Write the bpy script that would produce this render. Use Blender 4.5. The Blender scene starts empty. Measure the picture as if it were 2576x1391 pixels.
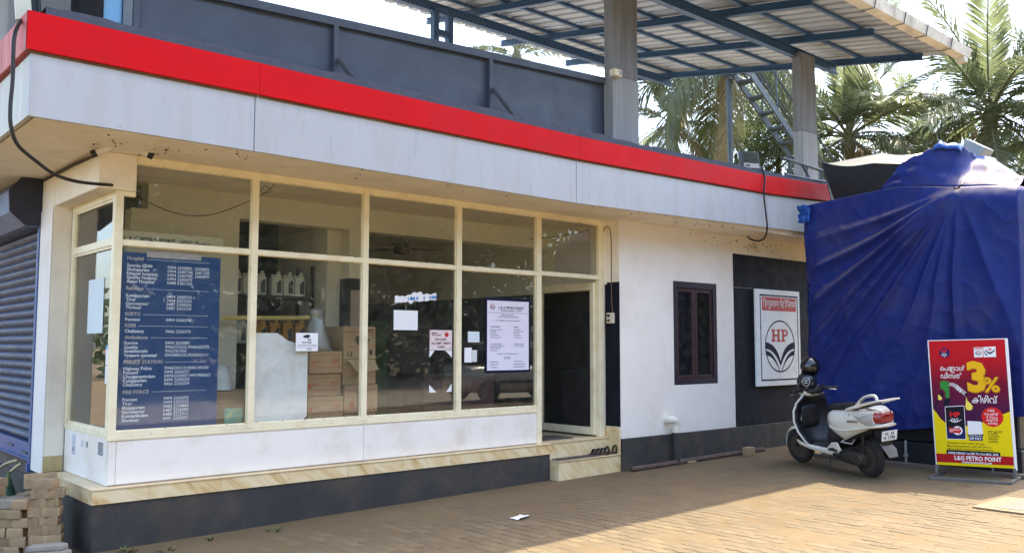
import bpy, bmesh, math, random
from mathutils import Vector, Matrix, noise
PI = math.pi
R = math.radians
random.seed(7)
S = bpy.context.scene
COL = S.collection

# ------------------------------------------------------------------ camera
cam_d = bpy.data.cameras.new('camera')
cam = bpy.data.objects.new('camera', cam_d)
COL.objects.link(cam)
cam_d.sensor_width = 36.0
cam_d.sensor_fit = 'HORIZONTAL'
cam_d.lens = 36.0 * 2204.33 / 2576.0
cam_d.clip_end = 2000.0
_y, _p, _r = R(48.5265), R(4.5067), R(0.0625)
_f = Vector((math.cos(_y) * math.cos(_p), math.sin(_y) * math.cos(_p), math.sin(_p)))
_rt = Vector((math.sin(_y), -math.cos(_y), 0))
_up = _rt.cross(_f)
_c, _s = math.cos(_r), math.sin(_r)
_r2 = _rt * _c + _up * _s
_u2 = -_rt * _s + _up * _c
m4 = Matrix((_r2, _u2, -_f)).transposed().to_4x4()
m4.translation = (0, 0, 1.6)
cam.matrix_world = m4
S.camera = cam

# ------------------------------------------------------------------ sky, sun, exposure
SUN_OFF = R(28.0)            # angle of the sun off the zenith, towards +X
SUN_Y = R(2.0)
W = bpy.data.worlds.new('World')
S.world = W
W.use_nodes = True
wn = W.node_tree.nodes
sky = wn.new('ShaderNodeTexSky')
sky.sky_type = 'NISHITA'
sky.sun_disc = False
sky.sun_elevation = PI / 2 - SUN_OFF
sky.sun_rotation = PI / 2
sky.air_density = 1.0
sky.dust_density = 3.0
sky.ozone_density = 1.0
bg = wn['Background']
bg.inputs['Strength'].default_value = 0.15
W.node_tree.links.new(sky.outputs[0], bg.inputs['Color'])
sun_d = bpy.data.lights.new('sun', 'SUN')
sun_d.energy = 2.0
sun_d.angle = R(0.53)
sun_d.color = (1.0, 0.90, 0.70)
sun = bpy.data.objects.new('sun', sun_d)
COL.objects.link(sun)
_sd = Vector((math.sin(SUN_OFF), math.sin(SUN_Y), math.cos(SUN_OFF))).normalized()
sun.rotation_euler = _sd.to_track_quat('Z', 'Y').to_euler()
sun.location = (20, 0, 30)
S.view_settings.view_transform = 'Standard'
S.view_settings.look = 'None'
S.view_settings.gamma = 1.0
S.view_settings.use_curve_mapping = False
S.view_settings.exposure = 2.45
S.cycles.max_bounces = 10
S.cycles.diffuse_bounces = 5
S.cycles.transparent_max_bounces = 24
S.cycles.use_denoising = True
S.cycles.caustics_reflective = False
S.cycles.caustics_refractive = False

# ------------------------------------------------------------------ helpers
def lin(r, g, b):
    def q(c):
        c /= 255.0
        return c / 12.92 if c <= 0.04045 else ((c + 0.055) / 1.055) ** 2.4
    return (q(r), q(g), q(b))

MATS = {}
def mat(name, col, rough=0.6, metal=0.0, var=0.12, scale=3.0, bump=0.0, bscale=40.0, dirt=None, dscale=2.0, damt=0.5,
        rust=None, rscale=25.0, ramt=0.62, spec=0.5, stretch=(1, 1, 1), rnd=0.0, coat=0.0, dust=None, dustlo=0.3, dusthi=0.8, emit=0):
    m = bpy.data.materials.new(name)
    m.use_nodes = True
    nt = m.node_tree
    N, L = nt.nodes, nt.links
    b = N['Principled BSDF']
    b.inputs['Roughness'].default_value = rough
    b.inputs['Metallic'].default_value = metal
    b.inputs['Specular IOR Level'].default_value = spec
    b.inputs['Coat Weight'].default_value = coat
    tc = N.new('ShaderNodeTexCoord')
    mp = N.new('ShaderNodeMapping')
    mp.inputs['Scale'].default_value = stretch
    L.new(tc.outputs['Object'], mp.inputs['Vector'])
    def nz(sc, det=5.0, rg=0.6):
        n = N.new('ShaderNodeTexNoise')
        n.inputs['Scale'].default_value = sc
        n.inputs['Detail'].default_value = det
        n.inputs['Roughness'].default_value = rg
        L.new(mp.outputs['Vector'], n.inputs['Vector'])
        return n.outputs['Fac']
    def ramp(src, lo, hi, a, c):
        r_ = N.new('ShaderNodeMapRange')
        r_.inputs['From Min'].default_value = lo
        r_.inputs['From Max'].default_value = hi
        r_.inputs['To Min'].default_value = a
        r_.inputs['To Max'].default_value = c
        L.new(src, r_.inputs['Value'])
        return r_.outputs['Result']
    def mix(fac, a, c):
        x = N.new('ShaderNodeMix')
        x.data_type = 'RGBA'
        if isinstance(fac, float):
            x.inputs['Factor'].default_value = fac
        else:
            L.new(fac, x.inputs['Factor'])
        for v, k in ((a, 6), (c, 7)):
            if isinstance(v, tuple):
                x.inputs[k].default_value = v + (1.0,)
            else:
                L.new(v, x.inputs[k])
        return x.outputs[2]
    c = tuple(col)
    if var:
        lo = tuple(max(0, v * (1 - var)) for v in col)
        hi = tuple(min(1, v * (1 + var)) for v in col)
        c = mix(ramp(nz(scale), 0.3, 0.7, 0.0, 1.0), lo, hi)
    if dirt:
        c = mix(ramp(nz(dscale, 8.0, 0.7), 0.48, 0.75, 0.0, damt), c, tuple(dirt))
    if rust:
        c = mix(ramp(nz(rscale, 6.0, 0.7), ramt, ramt + 0.05, 0.0, 0.9), c, tuple(rust))
    if dust:
        g = N.new('ShaderNodeNewGeometry')
        sx = N.new('ShaderNodeSeparateXYZ')
        L.new(g.outputs['Normal'], sx.inputs[0])
        f = ramp(sx.outputs['Z'], dustlo, dusthi, 0.0, 0.85)
        n2 = N.new('ShaderNodeMath')
        n2.operation = 'MULTIPLY'
        L.new(f, n2.inputs[0])
        L.new(ramp(nz(7.0), 0.3, 0.6, 0.45, 1.0), n2.inputs[1])
        c = mix(n2.outputs[0], c, tuple(dust))
    if rnd:
        oi = N.new('ShaderNodeObjectInfo')
        hs = N.new('ShaderNodeHueSaturation')
        L.new(ramp(oi.outputs['Random'], 0, 1, 1 - rnd, 1 + rnd), hs.inputs['Value'])
        if isinstance(c, tuple):
            hs.inputs['Color'].default_value = c + (1.0,)
        else:
            L.new(c, hs.inputs['Color'])
        c = hs.outputs['Color']
    if isinstance(c, tuple):
        b.inputs['Base Color'].default_value = c + (1.0,)
    else:
        L.new(c, b.inputs['Base Color'])
    if bump:
        bp = N.new('ShaderNodeBump')
        bp.inputs['Strength'].default_value = 1.0
        bp.inputs['Distance'].default_value = bump
        L.new(nz(bscale, 6.0, 0.65), bp.inputs['Height'])
        L.new(bp.outputs['Normal'], b.inputs['Normal'])
    if rough > 0.15 and var:
        L.new(ramp(nz(scale * 3), 0.3, 0.7, max(0.05, rough - 0.1), min(1, rough + 0.1)), b.inputs['Roughness'])
    MATS[name] = m
    return m

def glass_mat(name, tint=(0.95, 0.96, 0.94), dirt=0.018, boost=1.0):
    m = bpy.data.materials.new(name)
    m.use_nodes = True
    N, L = m.node_tree.nodes, m.node_tree.links
    N.remove(N['Principled BSDF'])
    out = N['Material Output']
    tr = N.new('ShaderNodeBsdfTransparent')
    tr.inputs['Color'].default_value = tint + (1,)
    gl = N.new('ShaderNodeBsdfGlossy')
    gl.inputs['Roughness'].default_value = 0.0
    fr = N.new('ShaderNodeFresnel')
    ge = N.new('ShaderNodeNewGeometry')
    io = N.new('ShaderNodeMapRange')
    io.inputs['To Min'].default_value = 1.5
    io.inputs['To Max'].default_value = 1 / 1.5
    L.new(ge.outputs['Backfacing'], io.inputs['Value'])
    L.new(io.outputs[0], fr.inputs['IOR'])
    mx = N.new('ShaderNodeMixShader')
    L.new(fr.outputs[0], mx.inputs[0])
    L.new(tr.outputs[0], mx.inputs[1])
    L.new(gl.outputs[0], mx.inputs[2])
    df = N.new('ShaderNodeBsdfDiffuse')
    df.inputs['Color'].default_value = (0.55, 0.52, 0.45, 1)
    tc = N.new('ShaderNodeTexCoord')
    nz = N.new('ShaderNodeTexNoise')
    nz.inputs['Scale'].default_value = 9
    nz.inputs['Detail'].default_value = 8
    nz.inputs['Roughness'].default_value = 0.75
    L.new(tc.outputs['Object'], nz.inputs['Vector'])
    mr = N.new('ShaderNodeMapRange')
    mr.inputs['From Min'].default_value = 0.4
    mr.inputs['From Max'].default_value = 0.8
    mr.inputs['To Max'].default_value = dirt * 3
    mr.inputs['To Min'].default_value = dirt * 0.4
    L.new(nz.outputs['Fac'], mr.inputs['Value'])
    m2 = N.new('ShaderNodeMixShader')
    L.new(mr.outputs[0], m2.inputs[0])
    L.new(mx.outputs[0], m2.inputs[1])
    L.new(df.outputs[0], m2.inputs[2])
    L.new(m2.outputs[0], out.inputs['Surface'])
    return m

class MB:
    def __init__(self):
        self.v = []
        self.f = []
        self.mi = []
        self.m = 0
    def add(self, vs, fs):
        o = len(self.v)
        self.v += [tuple(p) for p in vs]
        for f in fs:
            self.f.append([i + o for i in f])
            self.mi.append(self.m)
        return self
    def box(self, x0, x1, y0, y1, z0, z1):
        if x0 > x1: x0, x1 = x1, x0
        if y0 > y1: y0, y1 = y1, y0
        if z0 > z1: z0, z1 = z1, z0
        vs = [(x0, y0, z0), (x1, y0, z0), (x1, y1, z0), (x0, y1, z0), (x0, y0, z1), (x1, y0, z1), (x1, y1, z1), (x0, y1, z1)]
        return self.add(vs, BOXF)
    def hexa(self, b4, t4):
        return self.add(list(b4) + list(t4), BOXF)
    def quad(self, a, b, c, d):
        return self.add([a, b, c, d], [(0, 1, 2, 3)])
    def slab(self, pts, n):
        """polygon pts extruded by vector n"""
        n = Vector(n)
        k = len(pts)
        vs = [Vector(p) for p in pts] + [Vector(p) + n for p in pts]
        fs = [tuple(range(k))[::-1], tuple(range(k, 2 * k))]
        fs += [(i, (i + 1) % k, k + (i + 1) % k, k + i) for i in range(k)]
        return self.add(vs, fs)
    def bar(self, a, b, w, h, up=(0, 0, 1)):
        """rectangular bar from a to b, width w (sideways), height h (along up)"""
        a, b = Vector(a), Vector(b)
        d = (b - a).normalized()
        up = Vector(up)
        s = d.cross(up)
        if s.length < 1e-5:
            s = d.cross(Vector((0, 1, 0)))
        s.normalize()
        u = s.cross(d).normalized()
        s *= w / 2
        u *= h / 2
        vs = [a - s - u, a + s - u, b + s - u, b - s - u, a - s + u, a + s + u, b + s + u, b - s + u]
        return self.add(vs, BOXF)
    def tube(self, pts, r, n=8, cap=True):
        pts = [Vector(p) for p in pts]
        k = len(pts)
        rr = r if isinstance(r, (list, tuple)) else [r] * k
        vs, fs = [], []
        nrm = None
        for i, p in enumerate(pts):
            t = (pts[min(i + 1, k - 1)] - pts[max(i - 1, 0)])
            if t.length < 1e-9: t = Vector((0, 0, 1))
            t.normalize()
            if nrm is None:
                nrm = t.orthogonal().normalized()
            else:
                nrm = (nrm - t * nrm.dot(t))
                if nrm.length < 1e-6: nrm = t.orthogonal()
                nrm.normalize()
            bn = t.cross(nrm)
            for j in range(n):
                a = 2 * PI * j / n
                vs.append(p + (nrm * math.cos(a) + bn * math.sin(a)) * rr[i])
        for i in range(k - 1):
            for j in range(n):
                fs.append((i * n + j, i * n + (j + 1) % n, (i + 1) * n + (j + 1) % n, (i + 1) * n + j))
        if cap:
            fs.append(tuple(range(n))[::-1])
            fs.append(tuple(range((k - 1) * n, k * n)))
        return self.add(vs, fs)
    def lathe(self, prof, o=(0, 0, 0), axis=(0, 0, 1), n=16):
        """prof: list of (r, h)"""
        o, ax = Vector(o), Vector(axis).normalized()
        a1 = ax.orthogonal().normalized()
        a2 = ax.cross(a1)
        vs, fs = [], []
        k = len(prof)
        for r, h in prof:
            for j in range(n):
                a = 2 * PI * j / n
                vs.append(o + ax * h + (a1 * math.cos(a) + a2 * math.sin(a)) * r)
        for i in range(k - 1):
            for j in range(n):
                fs.append((i * n + j, i * n + (j + 1) % n, (i + 1) * n + (j + 1) % n, (i + 1) * n + j))
        if prof[0][0] > 1e-6: fs.append(tuple(range(n))[::-1])
        if prof[-1][0] > 1e-6: fs.append(tuple(range((k - 1) * n, k * n)))
        return self.add(vs, fs)
    def loft(self, rings, cap=True):
        n = len(rings[0])
        vs = [p for r in rings for p in r]
        fs = []
        for i in range(len(rings) - 1):
            for j in range(n):
                fs.append((i * n + j, i * n + (j + 1) % n, (i + 1) * n + (j + 1) % n, (i + 1) * n + j))
        if cap:
            fs.append(tuple(range(n))[::-1])
            fs.append(tuple(range((len(rings) - 1) * n, len(rings) * n)))
        return self.add(vs, fs)
    def grid(self, rows):
        nr, nc = len(rows), len(rows[0])
        vs = [p for r in rows for p in r]
        fs = [(i * nc + j, i * nc + j + 1, (i + 1) * nc + j + 1, (i + 1) * nc + j) for i in range(nr - 1) for j in range(nc - 1)]
        return self.add(vs, fs)

BOXF = [(3, 2, 1, 0), (4, 5, 6, 7), (0, 1, 5, 4), (1, 2, 6, 5), (2, 3, 7, 6), (3, 0, 4, 7)]

def wloc(o):
    v = Vector((0, 0, 0))
    while o is not None:
        v += o.location
        o = o.parent
    return v

def mesh_of(name, mb, mats, smooth=False, off=None, fix=True):
    me = bpy.data.meshes.new(name)
    vs = mb.v if off is None else [(a - off[0], b - off[1], c - off[2]) for a, b, c in mb.v]
    me.from_pydata(vs, [], mb.f)
    if not isinstance(mats, (list, tuple)): mats = [mats]
    for m in mats: me.materials.append(m)
    if len(mats) > 1:
        me.polygons.foreach_set('material_index', mb.mi)
    if fix:
        bm = bmesh.new()
        bm.from_mesh(me)
        bmesh.ops.recalc_face_normals(bm, faces=bm.faces)
        bm.to_mesh(me)
        bm.free()
    if smooth:
        me.polygons.foreach_set('use_smooth', [True] * len(me.polygons))
        if smooth is not True:
            me.set_sharp_from_angle(angle=R(smooth))
    me.update()
    return me

def obj(name, mb, mats, parent=None, smooth=False, bevel=0.0, local=False, kind=None, label=None, sub=0, fix=True):
    off = None
    if parent is not None and not local:
        off = wloc(parent)
    me = mesh_of(name, mb, mats, smooth, off, fix)
    o = bpy.data.objects.new(name, me)
    COL.objects.link(o)
    if parent is not None: o.parent = parent
    if bevel:
        b = o.modifiers.new('bevel', 'BEVEL')
        b.width = bevel
        b.segments = 2
        b.limit_method = 'ANGLE'
        b.angle_limit = R(40)
        b.harden_normals = False
    if sub:
        s = o.modifiers.new('sub', 'SUBSURF')
        s.levels = s.render_levels = sub
    if kind: o['kind'] = kind
    if label: o['label'] = label
    return o

def tag(o, label, cat, group=None):
    o['label'] = label
    o['category'] = cat
    if group: o['group'] = group
    return o

def thing(name, label, cat, loc=(0, 0, 0), rot=(0, 0, 0), group=None):
    o = bpy.data.objects.new(name, None)
    o.empty_display_size = 0.2
    COL.objects.link(o)
    o.location = loc
    o.rotation_euler = rot
    return tag(o, label, cat, group)

def single(name, mb, mats, label, cat, group=None, smooth=False, bevel=0.0, sub=0):
    xs = [v[0] for v in mb.v]; ys = [v[1] for v in mb.v]; zs = [v[2] for v in mb.v]
    c = ((min(xs) + max(xs)) / 2, (min(ys) + max(ys)) / 2, min(zs))
    me = mesh_of(name, mb, mats, smooth, c)
    o = bpy.data.objects.new(name, me)
    COL.objects.link(o)
    o.location = c
    if bevel:
        b = o.modifiers.new('bevel', 'BEVEL')
        b.width = bevel; b.segments = 2; b.limit_method = 'ANGLE'; b.angle_limit = R(40)
    if sub:
        s = o.modifiers.new('sub', 'SUBSURF'); s.levels = s.render_levels = sub
    return tag(o, label, cat, group)

def dup(root, loc=None, rot=None, label=None, group=None):
    r = root.copy()
    COL.objects.link(r)
    if loc is not None: r.location = loc
    if rot is not None: r.rotation_euler = rot
    if label: r['label'] = label
    if group: r['group'] = group
    for ch in list(root.children):
        c = ch.copy()
        COL.objects.link(c)
        c.parent = r
        for g in list(ch.children):
            d = g.copy()
            COL.objects.link(d)
            d.parent = c
    return r

def gz(x):
    return 0.0137 * (min(max(x, -4.0), 20.0) - 2.14)

# ---------------------------------------------------------------- lettering
_tc = {}
def glyphs(s, bold=0.0, clip=None):
    key = (s, bold, clip)
    if key in _tc: return _tc[key]
    cu = bpy.data.curves.new('t', 'FONT')
    cu.body = s
    cu.resolution_u = 2
    cu.offset = bold
    o = bpy.data.objects.new('t', cu)
    COL.objects.link(o)
    dg = bpy.context.evaluated_depsgraph_get()
    dg.update()
    me = bpy.data.meshes.new_from_object(o.evaluated_get(dg))
    if clip:
        bm = bmesh.new(); bm.from_mesh(me)
        xs = [v.co.x for v in bm.verts]
        if xs:
            cut = min(xs) + (max(xs) - min(xs)) * clip
            bmesh.ops.bisect_plane(bm, geom=bm.verts[:] + bm.edges[:] + bm.faces[:], plane_co=(cut, 0, 0), plane_no=(1, 0, 0), clear_outer=True)
        bm.to_mesh(me); bm.free()
    vs = [(v.co.x, v.co.y) for v in me.vertices]
    fs = [tuple(p.vertices) for p in me.polygons]
    bpy.data.objects.remove(o); bpy.data.curves.remove(cu); bpy.data.meshes.remove(me)
    _tc[key] = (vs, fs)
    return vs, fs

class Pl:
    """a plane in space: origin o, unit vectors u (right) and v (up) and the outward normal"""
    def __init__(s, o, u, v, lift=0.0):
        s.o = Vector(o); s.u = Vector(u).normalized(); s.v = Vector(v).normalized()
        s.n = s.u.cross(s.v).normalized()
        s.o = s.o + s.n * lift
    def p(s, a, b, d=0.0):
        return s.o + s.u * a + s.v * b + s.n * d
    def rect(s, mb, a0, a1, b0, b1, d=0.0):
        mb.add([s.p(a0, b0, d), s.p(a1, b0, d), s.p(a1, b1, d), s.p(a0, b1, d)], [(0, 1, 2, 3)])
    def plate(s, mb, a0, a1, b0, b1, d0, d1):
        mb.hexa([s.p(a0, b0, d0), s.p(a1, b0, d0), s.p(a1, b0, d1), s.p(a0, b0, d1)], [s.p(a0, b1, d0), s.p(a1, b1, d0), s.p(a1, b1, d1), s.p(a0, b1, d1)])
    def poly(s, mb, pts, d=0.0):
        mb.add([s.p(a, b, d) for a, b in pts], [tuple(range(len(pts)))])
    def strip(s, mb, A, B, d=0.0):
        k = len(A)
        mb.add([s.p(a, b, d) for a, b in A] + [s.p(a, b, d) for a, b in B], [(i, i + 1, k + i + 1, k + i) for i in range(k - 1)])
    def disc(s, mb, a, b, r, d=0.0, n=24, ry=None):
        ry = ry or r
        s.poly(mb, [(a + r * math.cos(2 * PI * i / n), b + ry * math.sin(2 * PI * i / n)) for i in range(n)], d)
    def text(s, mb, t, a, b, h, w=None, align='L', d=0.0, bold=0.0, clip=None, skew=0.0):
        """baseline at (a, b), capital height h, total width w if given; returns the width"""
        vs, fs = glyphs(t, bold, clip)
        if not vs: return 0
        x0 = min(v[0] for v in vs); x1 = max(v[0] for v in vs)
        k = h / 0.69
        kx = k if w is None else w / max(1e-6, x1 - x0)
        ww = (x1 - x0) * kx
        sh = 0 if align == 'L' else (-ww / 2 if align == 'C' else -ww)
        mb.add([s.p(a + sh + (x - x0) * kx + skew * y * k, b + y * k, d) for x, y in vs], fs)
        return ww

def hp_logo(pl, cx, cy, hw, navy, red, d=0.0, ring=0.055, hh=None):
    """the oval petal mark, half width hw"""
    ky = (hh or hw * 0.96) / 1.72
    def q(a, b): return (cx + a * hw, cy + b * ky)
    n = 40
    A = [q(math.cos(2 * PI * i / n), 1.72 * math.sin(2 * PI * i / n)) for i in range(n + 1)]
    B = [q((1 - ring) * math.cos(2 * PI * i / n), (1.72 - ring * 1.72) * math.sin(2 * PI * i / n)) for i in range(n + 1)]
    pl.strip(navy, A, B, d)
    def bez(p0, p1, p2, k=10):
        return [((1 - t) ** 2 * p0[0] + 2 * t * (1 - t) * p1[0] + t * t * p2[0], (1 - t) ** 2 * p0[1] + 2 * t * (1 - t) * p1[1] + t * t * p2[1]) for t in [i / k for i in range(k + 1)]]
    for sg in (-1, 1):
        up = bez((-0.985, 0.28), (-0.25, 0.20), (-0.0, -1.0))
        lo = bez((-0.99, -0.16), (-0.35, -0.20), (-0.0, -1.32))
        up2 = bez((-0.985, -0.27), (-0.40, -0.32), (-0.05, -1.68))
        lo2 = bez((-0.93, -0.60), (-0.42, -0.62), (-0.09, -1.66))
        for a, b in ((up, lo), (up2, lo2)):
            a = [q(sg * -x, y) for x, y in a]; b = [q(sg * -x, y) for x, y in b]
            pl.strip(navy, a, b, d + 0.0004)
    def rr(a0, a1, b0, b1): pl.poly(red, [q(a0, b0), q(a1, b0), q(a1, b1), q(a0, b1)], d)
    z0, z1 = 0.30, 1.12
    for xx in (-0.44, -0.10):
        rr(xx - 0.07, xx + 0.07, z0 + 0.12, z1 - 0.12)
        rr(xx - 0.13, xx + 0.13, z0, z0 + 0.12)
        rr(xx - 0.13, xx + 0.13, z1 - 0.12, z1)
    rr(-0.37, -0.17, 0.64, 0.78)
    rr(0.13, 0.27, z0 + 0.12, z1 - 0.12)
    rr(0.07, 0.33, z0, z0 + 0.12)
    rr(0.07, 0.33, z1 - 0.12, z1)
    ro = [q(0.33 + 0.21 * math.sin(t * PI / 10), 0.88 + 0.24 * math.cos(t * PI / 10)) for t in range(11)]
    ri = [q(0.33 + 0.08 * math.sin(t * PI / 10), 0.88 + 0.11 * math.cos(t * PI / 10)) for t in range(11)]
    pl.strip(red, ro, ri, d)
    rr(0.27, 0.33, 0.64, 0.77)

# ------------------------------------------------------------------ materials
RUST = lin(110, 62, 30)
M_red = mat('red_panel', lin(204, 12, 22), 0.5, spec=0.12, var=0.06, scale=1.5, dirt=lin(150, 40, 40), dscale=1.2, damt=0.35)
M_redold = mat('faded_red_panel', lin(200, 95, 88), 0.6, var=0.25, scale=2.2, stretch=(4, 4, 0.35), dirt=lin(205, 170, 150), dscale=2.5, damt=0.9)
M_white_acp = mat('grey_white_panel', lin(176, 179, 182), 0.35, var=0.035, scale=1.2, stretch=(3, 3, 0.5), dirt=lin(156, 150, 142), dscale=1.4, damt=0.5)
M_white_old = mat('stained_white_panel', lin(205, 205, 195), 0.6, var=0.12, scale=2.0, stretch=(4, 4, 0.35), dirt=lin(165, 160, 140), dscale=2.2, damt=0.7)
M_ply = mat('ply_edge', lin(105, 78, 58), 0.9, var=0.3, scale=14)
M_conc_dark = mat('painted_concrete', lin(82, 85, 98), 0.85, var=0.2, scale=5, bump=0.012, bscale=22, dirt=lin(60, 58, 58), dscale=5, damt=0.6)
M_cream = mat('cream_soffit', lin(243, 234, 217), 0.8, var=0.06, scale=1.3, dirt=lin(165, 135, 105), dscale=2.2, damt=0.30, bump=0.002, bscale=12)
M_wall = mat('white_wall', lin(238, 231, 222), 0.8, var=0.03, scale=1.5, dirt=lin(208, 192, 166), dscale=1.6, damt=0.4, bump=0.006, bscale=5)
M_dado = mat('dark_grey_wall', lin(56, 55, 54), 0.7, var=0.16, scale=2.5, dirt=lin(96, 80, 62), dscale=2.2, damt=0.8, bump=0.004, bscale=14)
M_black = mat('black_wall', lin(22, 25, 36), 0.75, spec=0.25, var=0.15, scale=2.5, dirt=lin(34, 34, 40), dscale=3, damt=0.4)
M_frame = mat('cream_frame', lin(241, 230, 195), 0.42, var=0.05, scale=4, rust=lin(150, 105, 58), rscale=16, ramt=0.66, dirt=lin(190, 155, 100), dscale=5, damt=0.4)
M_kick = mat('white_board', lin(242, 236, 226), 0.4, var=0.025, scale=1.5, dirt=lin(205, 180, 140), dscale=2.2, damt=0.5)
M_int = mat('interior_cream', lin(226, 219, 198), 0.85, var=0.05, scale=1.2)
M_intdark = mat('interior_dark', lin(36, 37, 44), 0.6, var=0.15)
M_intgrey = mat('interior_grey', lin(176, 166, 150), 0.85, var=0.06)
M_floor = mat('floor_tile', lin(190, 170, 135), 0.35, var=0.08)
def marble(name):
    m = mat(name, lin(228, 204, 158), 0.33, var=0.0, spec=0.5)
    nt = m.node_tree; N, L = nt.nodes, nt.links
    tc = N.new('ShaderNodeTexCoord'); mp = N.new('ShaderNodeMapping'); mp.inputs['Rotation'].default_value = (0.3, 0.75, 0.4)
    mp.inputs['Scale'].default_value = (2.2, 2.2, 2.6)
    oi = N.new('ShaderNodeObjectInfo'); va = N.new('ShaderNodeVectorMath'); va.operation = 'ADD'
    L.new(tc.outputs['Object'], va.inputs[0]); L.new(oi.outputs['Random'], va.inputs[1]); L.new(va.outputs[0], mp.inputs['Vector'])
    n = N.new('ShaderNodeTexNoise'); n.inputs['Scale'].default_value = 2.2; n.inputs['Detail'].default_value = 6; n.inputs['Distortion'].default_value = 1.2
    mp2 = N.new('ShaderNodeMapping'); mp2.inputs['Scale'].default_value = (1.6, 1.0, 0.35); L.new(mp.outputs['Vector'], mp2.inputs['Vector'])
    L.new(mp2.outputs['Vector'], n.inputs['Vector'])
    cr = N.new('ShaderNodeValToRGB')
    e = cr.color_ramp.elements
    e[0].position = 0.26; e[0].color = lin(198, 158, 100) + (1,)
    e[1].position = 0.56; e[1].color = lin(232, 210, 166) + (1,)
    x = e.new(0.40); x.color = lin(222, 194, 142) + (1,)
    x = e.new(0.75); x.color = lin(240, 224, 190) + (1,)
    L.new(n.outputs['Fac'], cr.inputs['Fac']); L.new(cr.outputs['Color'], N['Principled BSDF'].inputs['Base Color'])
    return m
M_marble = marble('marble_tile')
M_marble_top = mat('cream_tile_top', lin(232, 208, 165), 0.4, var=0.08, scale=4, dirt=lin(190, 160, 115), dscale=3, damt=0.6)
M_glass = glass_mat('window_glass')
M_shut = mat('blue_shutter', lin(64, 74, 98), 0.6, var=0.2, scale=4, dirt=lin(104, 94, 88), dscale=3.5, damt=0.7, rust=lin(105, 74, 55), rscale=9, ramt=0.62)
M_shutblue = mat('bright_blue_metal', lin(56, 84, 138), 0.5, var=0.12, scale=5, dirt=lin(70, 74, 92), dscale=5, damt=0.6)
M_navy = mat('navy_metal', lin(32, 36, 52), 0.5, var=0.15)
M_screen = mat('dark_grey_sheet', lin(74, 82, 96), 0.5, var=0.10, scale=1.3, dirt=lin(86, 84, 102), dscale=1.0, damt=0.6, bump=0.01, bscale=1.6)
M_concrete2 = mat('dark_concrete', lin(122, 123, 126), 0.9, var=0.3, scale=7.0, stretch=(1, 1, 0.08), dirt=lin(80, 78, 80), dscale=2.2, damt=0.8, bump=0.004, bscale=16)
M_bluesteel = mat('blue_steel', lin(48, 82, 116), 0.5, var=0.12, scale=3, dirt=lin(52, 66, 86), dscale=3, damt=0.5)
M_ltblue = mat('light_blue_pipe', lin(120, 172, 215), 0.45, var=0.06, scale=3)
M_concrete = mat('bare_concrete', lin(150, 151, 152), 0.9, var=0.26, scale=9.0, stretch=(1, 1, 0.06), dirt=lin(112, 108, 106), dscale=2.2, damt=0.8, bump=0.004, bscale=16)
M_roofsheet = mat('roof_sheet_metal', lin(150, 157, 166), 0.5, metal=0.0, var=0.08, scale=1.2, dirt=lin(128, 126, 122), dscale=1.5, damt=0.5)
M_gutter = mat('dirty_gutter', lin(205, 198, 182), 0.6, var=0.14, scale=4, dirt=lin(130, 120, 105), dscale=3.5, damt=0.8)
M_dkmetal = mat('dark_metal', lin(62, 70, 78), 0.5, var=0.15, scale=6)
M_cable = mat('black_cable', lin(34, 30, 30), 0.55, var=0.1)
M_blk = mat('black_plastic', lin(26, 26, 29), 0.45, var=0.1, scale=12)
M_grey = mat('grey_plastic', lin(150, 150, 150), 0.5, var=0.08)
M_paper = mat('white_paper', lin(236, 236, 236), 0.7, var=0.02)
M_ink = mat('black_ink', lin(40, 40, 44), 0.7, var=0.0)
M_navyink = mat('navy_ink', lin(14, 22, 52), 0.7, var=0.0, spec=0.2)
M_redink = mat('red_ink', lin(190, 30, 38), 0.5, var=0.0)
M_whiteink = mat('white_ink', lin(238, 238, 240), 0.5, var=0.0)
M_greyink = mat('faded_silver_ink', lin(178, 172, 172), 0.6, var=0.15, scale=60)
M_silver = mat('silver_board', lin(238, 241, 244), 0.3, var=0.03, scale=2)

# ------------------------------------------------------------------ ground and paving
def earth_mat():
    m = mat('sandy_ground', (0.145, 0.098, 0.046), 0.95, var=0.14, scale=0.8, dirt=(0.19, 0.133, 0.065), dscale=1.4, damt=0.7, bump=0.006, bscale=30)
    return m
M_sand = earth_mat()
M_paver = mat('concrete_paver', (0.146, 0.106, 0.056), 0.9, var=0.13, scale=2.3, dirt=(0.178, 0.131, 0.072), dscale=1.1, damt=0.85, bump=0.004, bscale=60, rnd=0.14)
M_paver2 = mat('grey_paver', lin(172, 152, 124), 0.9, var=0.14, scale=4, dirt=lin(190, 168, 134), dscale=3, damt=0.8, bump=0.004, bscale=60, rnd=0.15)

g = MB()
xs = [-400, -60, -20, -4, 0, 5, 10, 15, 20, 60, 400]
ys = [-400, -60, -20, -8, -2, 2, 7, 14, 30, 80, 400]
g.grid([[(x, y, gz(x) - 0.03) for x in xs] for y in ys])
o = obj('ground', g, M_sand, kind='structure')
o['label'] = 'sandy ground around the fuel station shop'

M_bounce = mat('bounce_concrete', (0.40, 0.35, 0.28), 0.9, var=0.15, scale=2, bump=0.004, bscale=60)  # unseen sheet added behind the viewer, pale to bounce sun onto the soffit
g = MB(); g.grid([[(x, y, gz(x) - 0.018) for x in (-60, -20, -4, 0, 5, 10, 15, 20, 60)] for y in (-16.0, -12.0, -8.0, -5.0, -3.0)])
o = obj('bounce_ground', g, M_bounce, kind='structure'); o['label'] = 'unseen pale ground sheet added to bounce sunlight up to the soffit'
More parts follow.
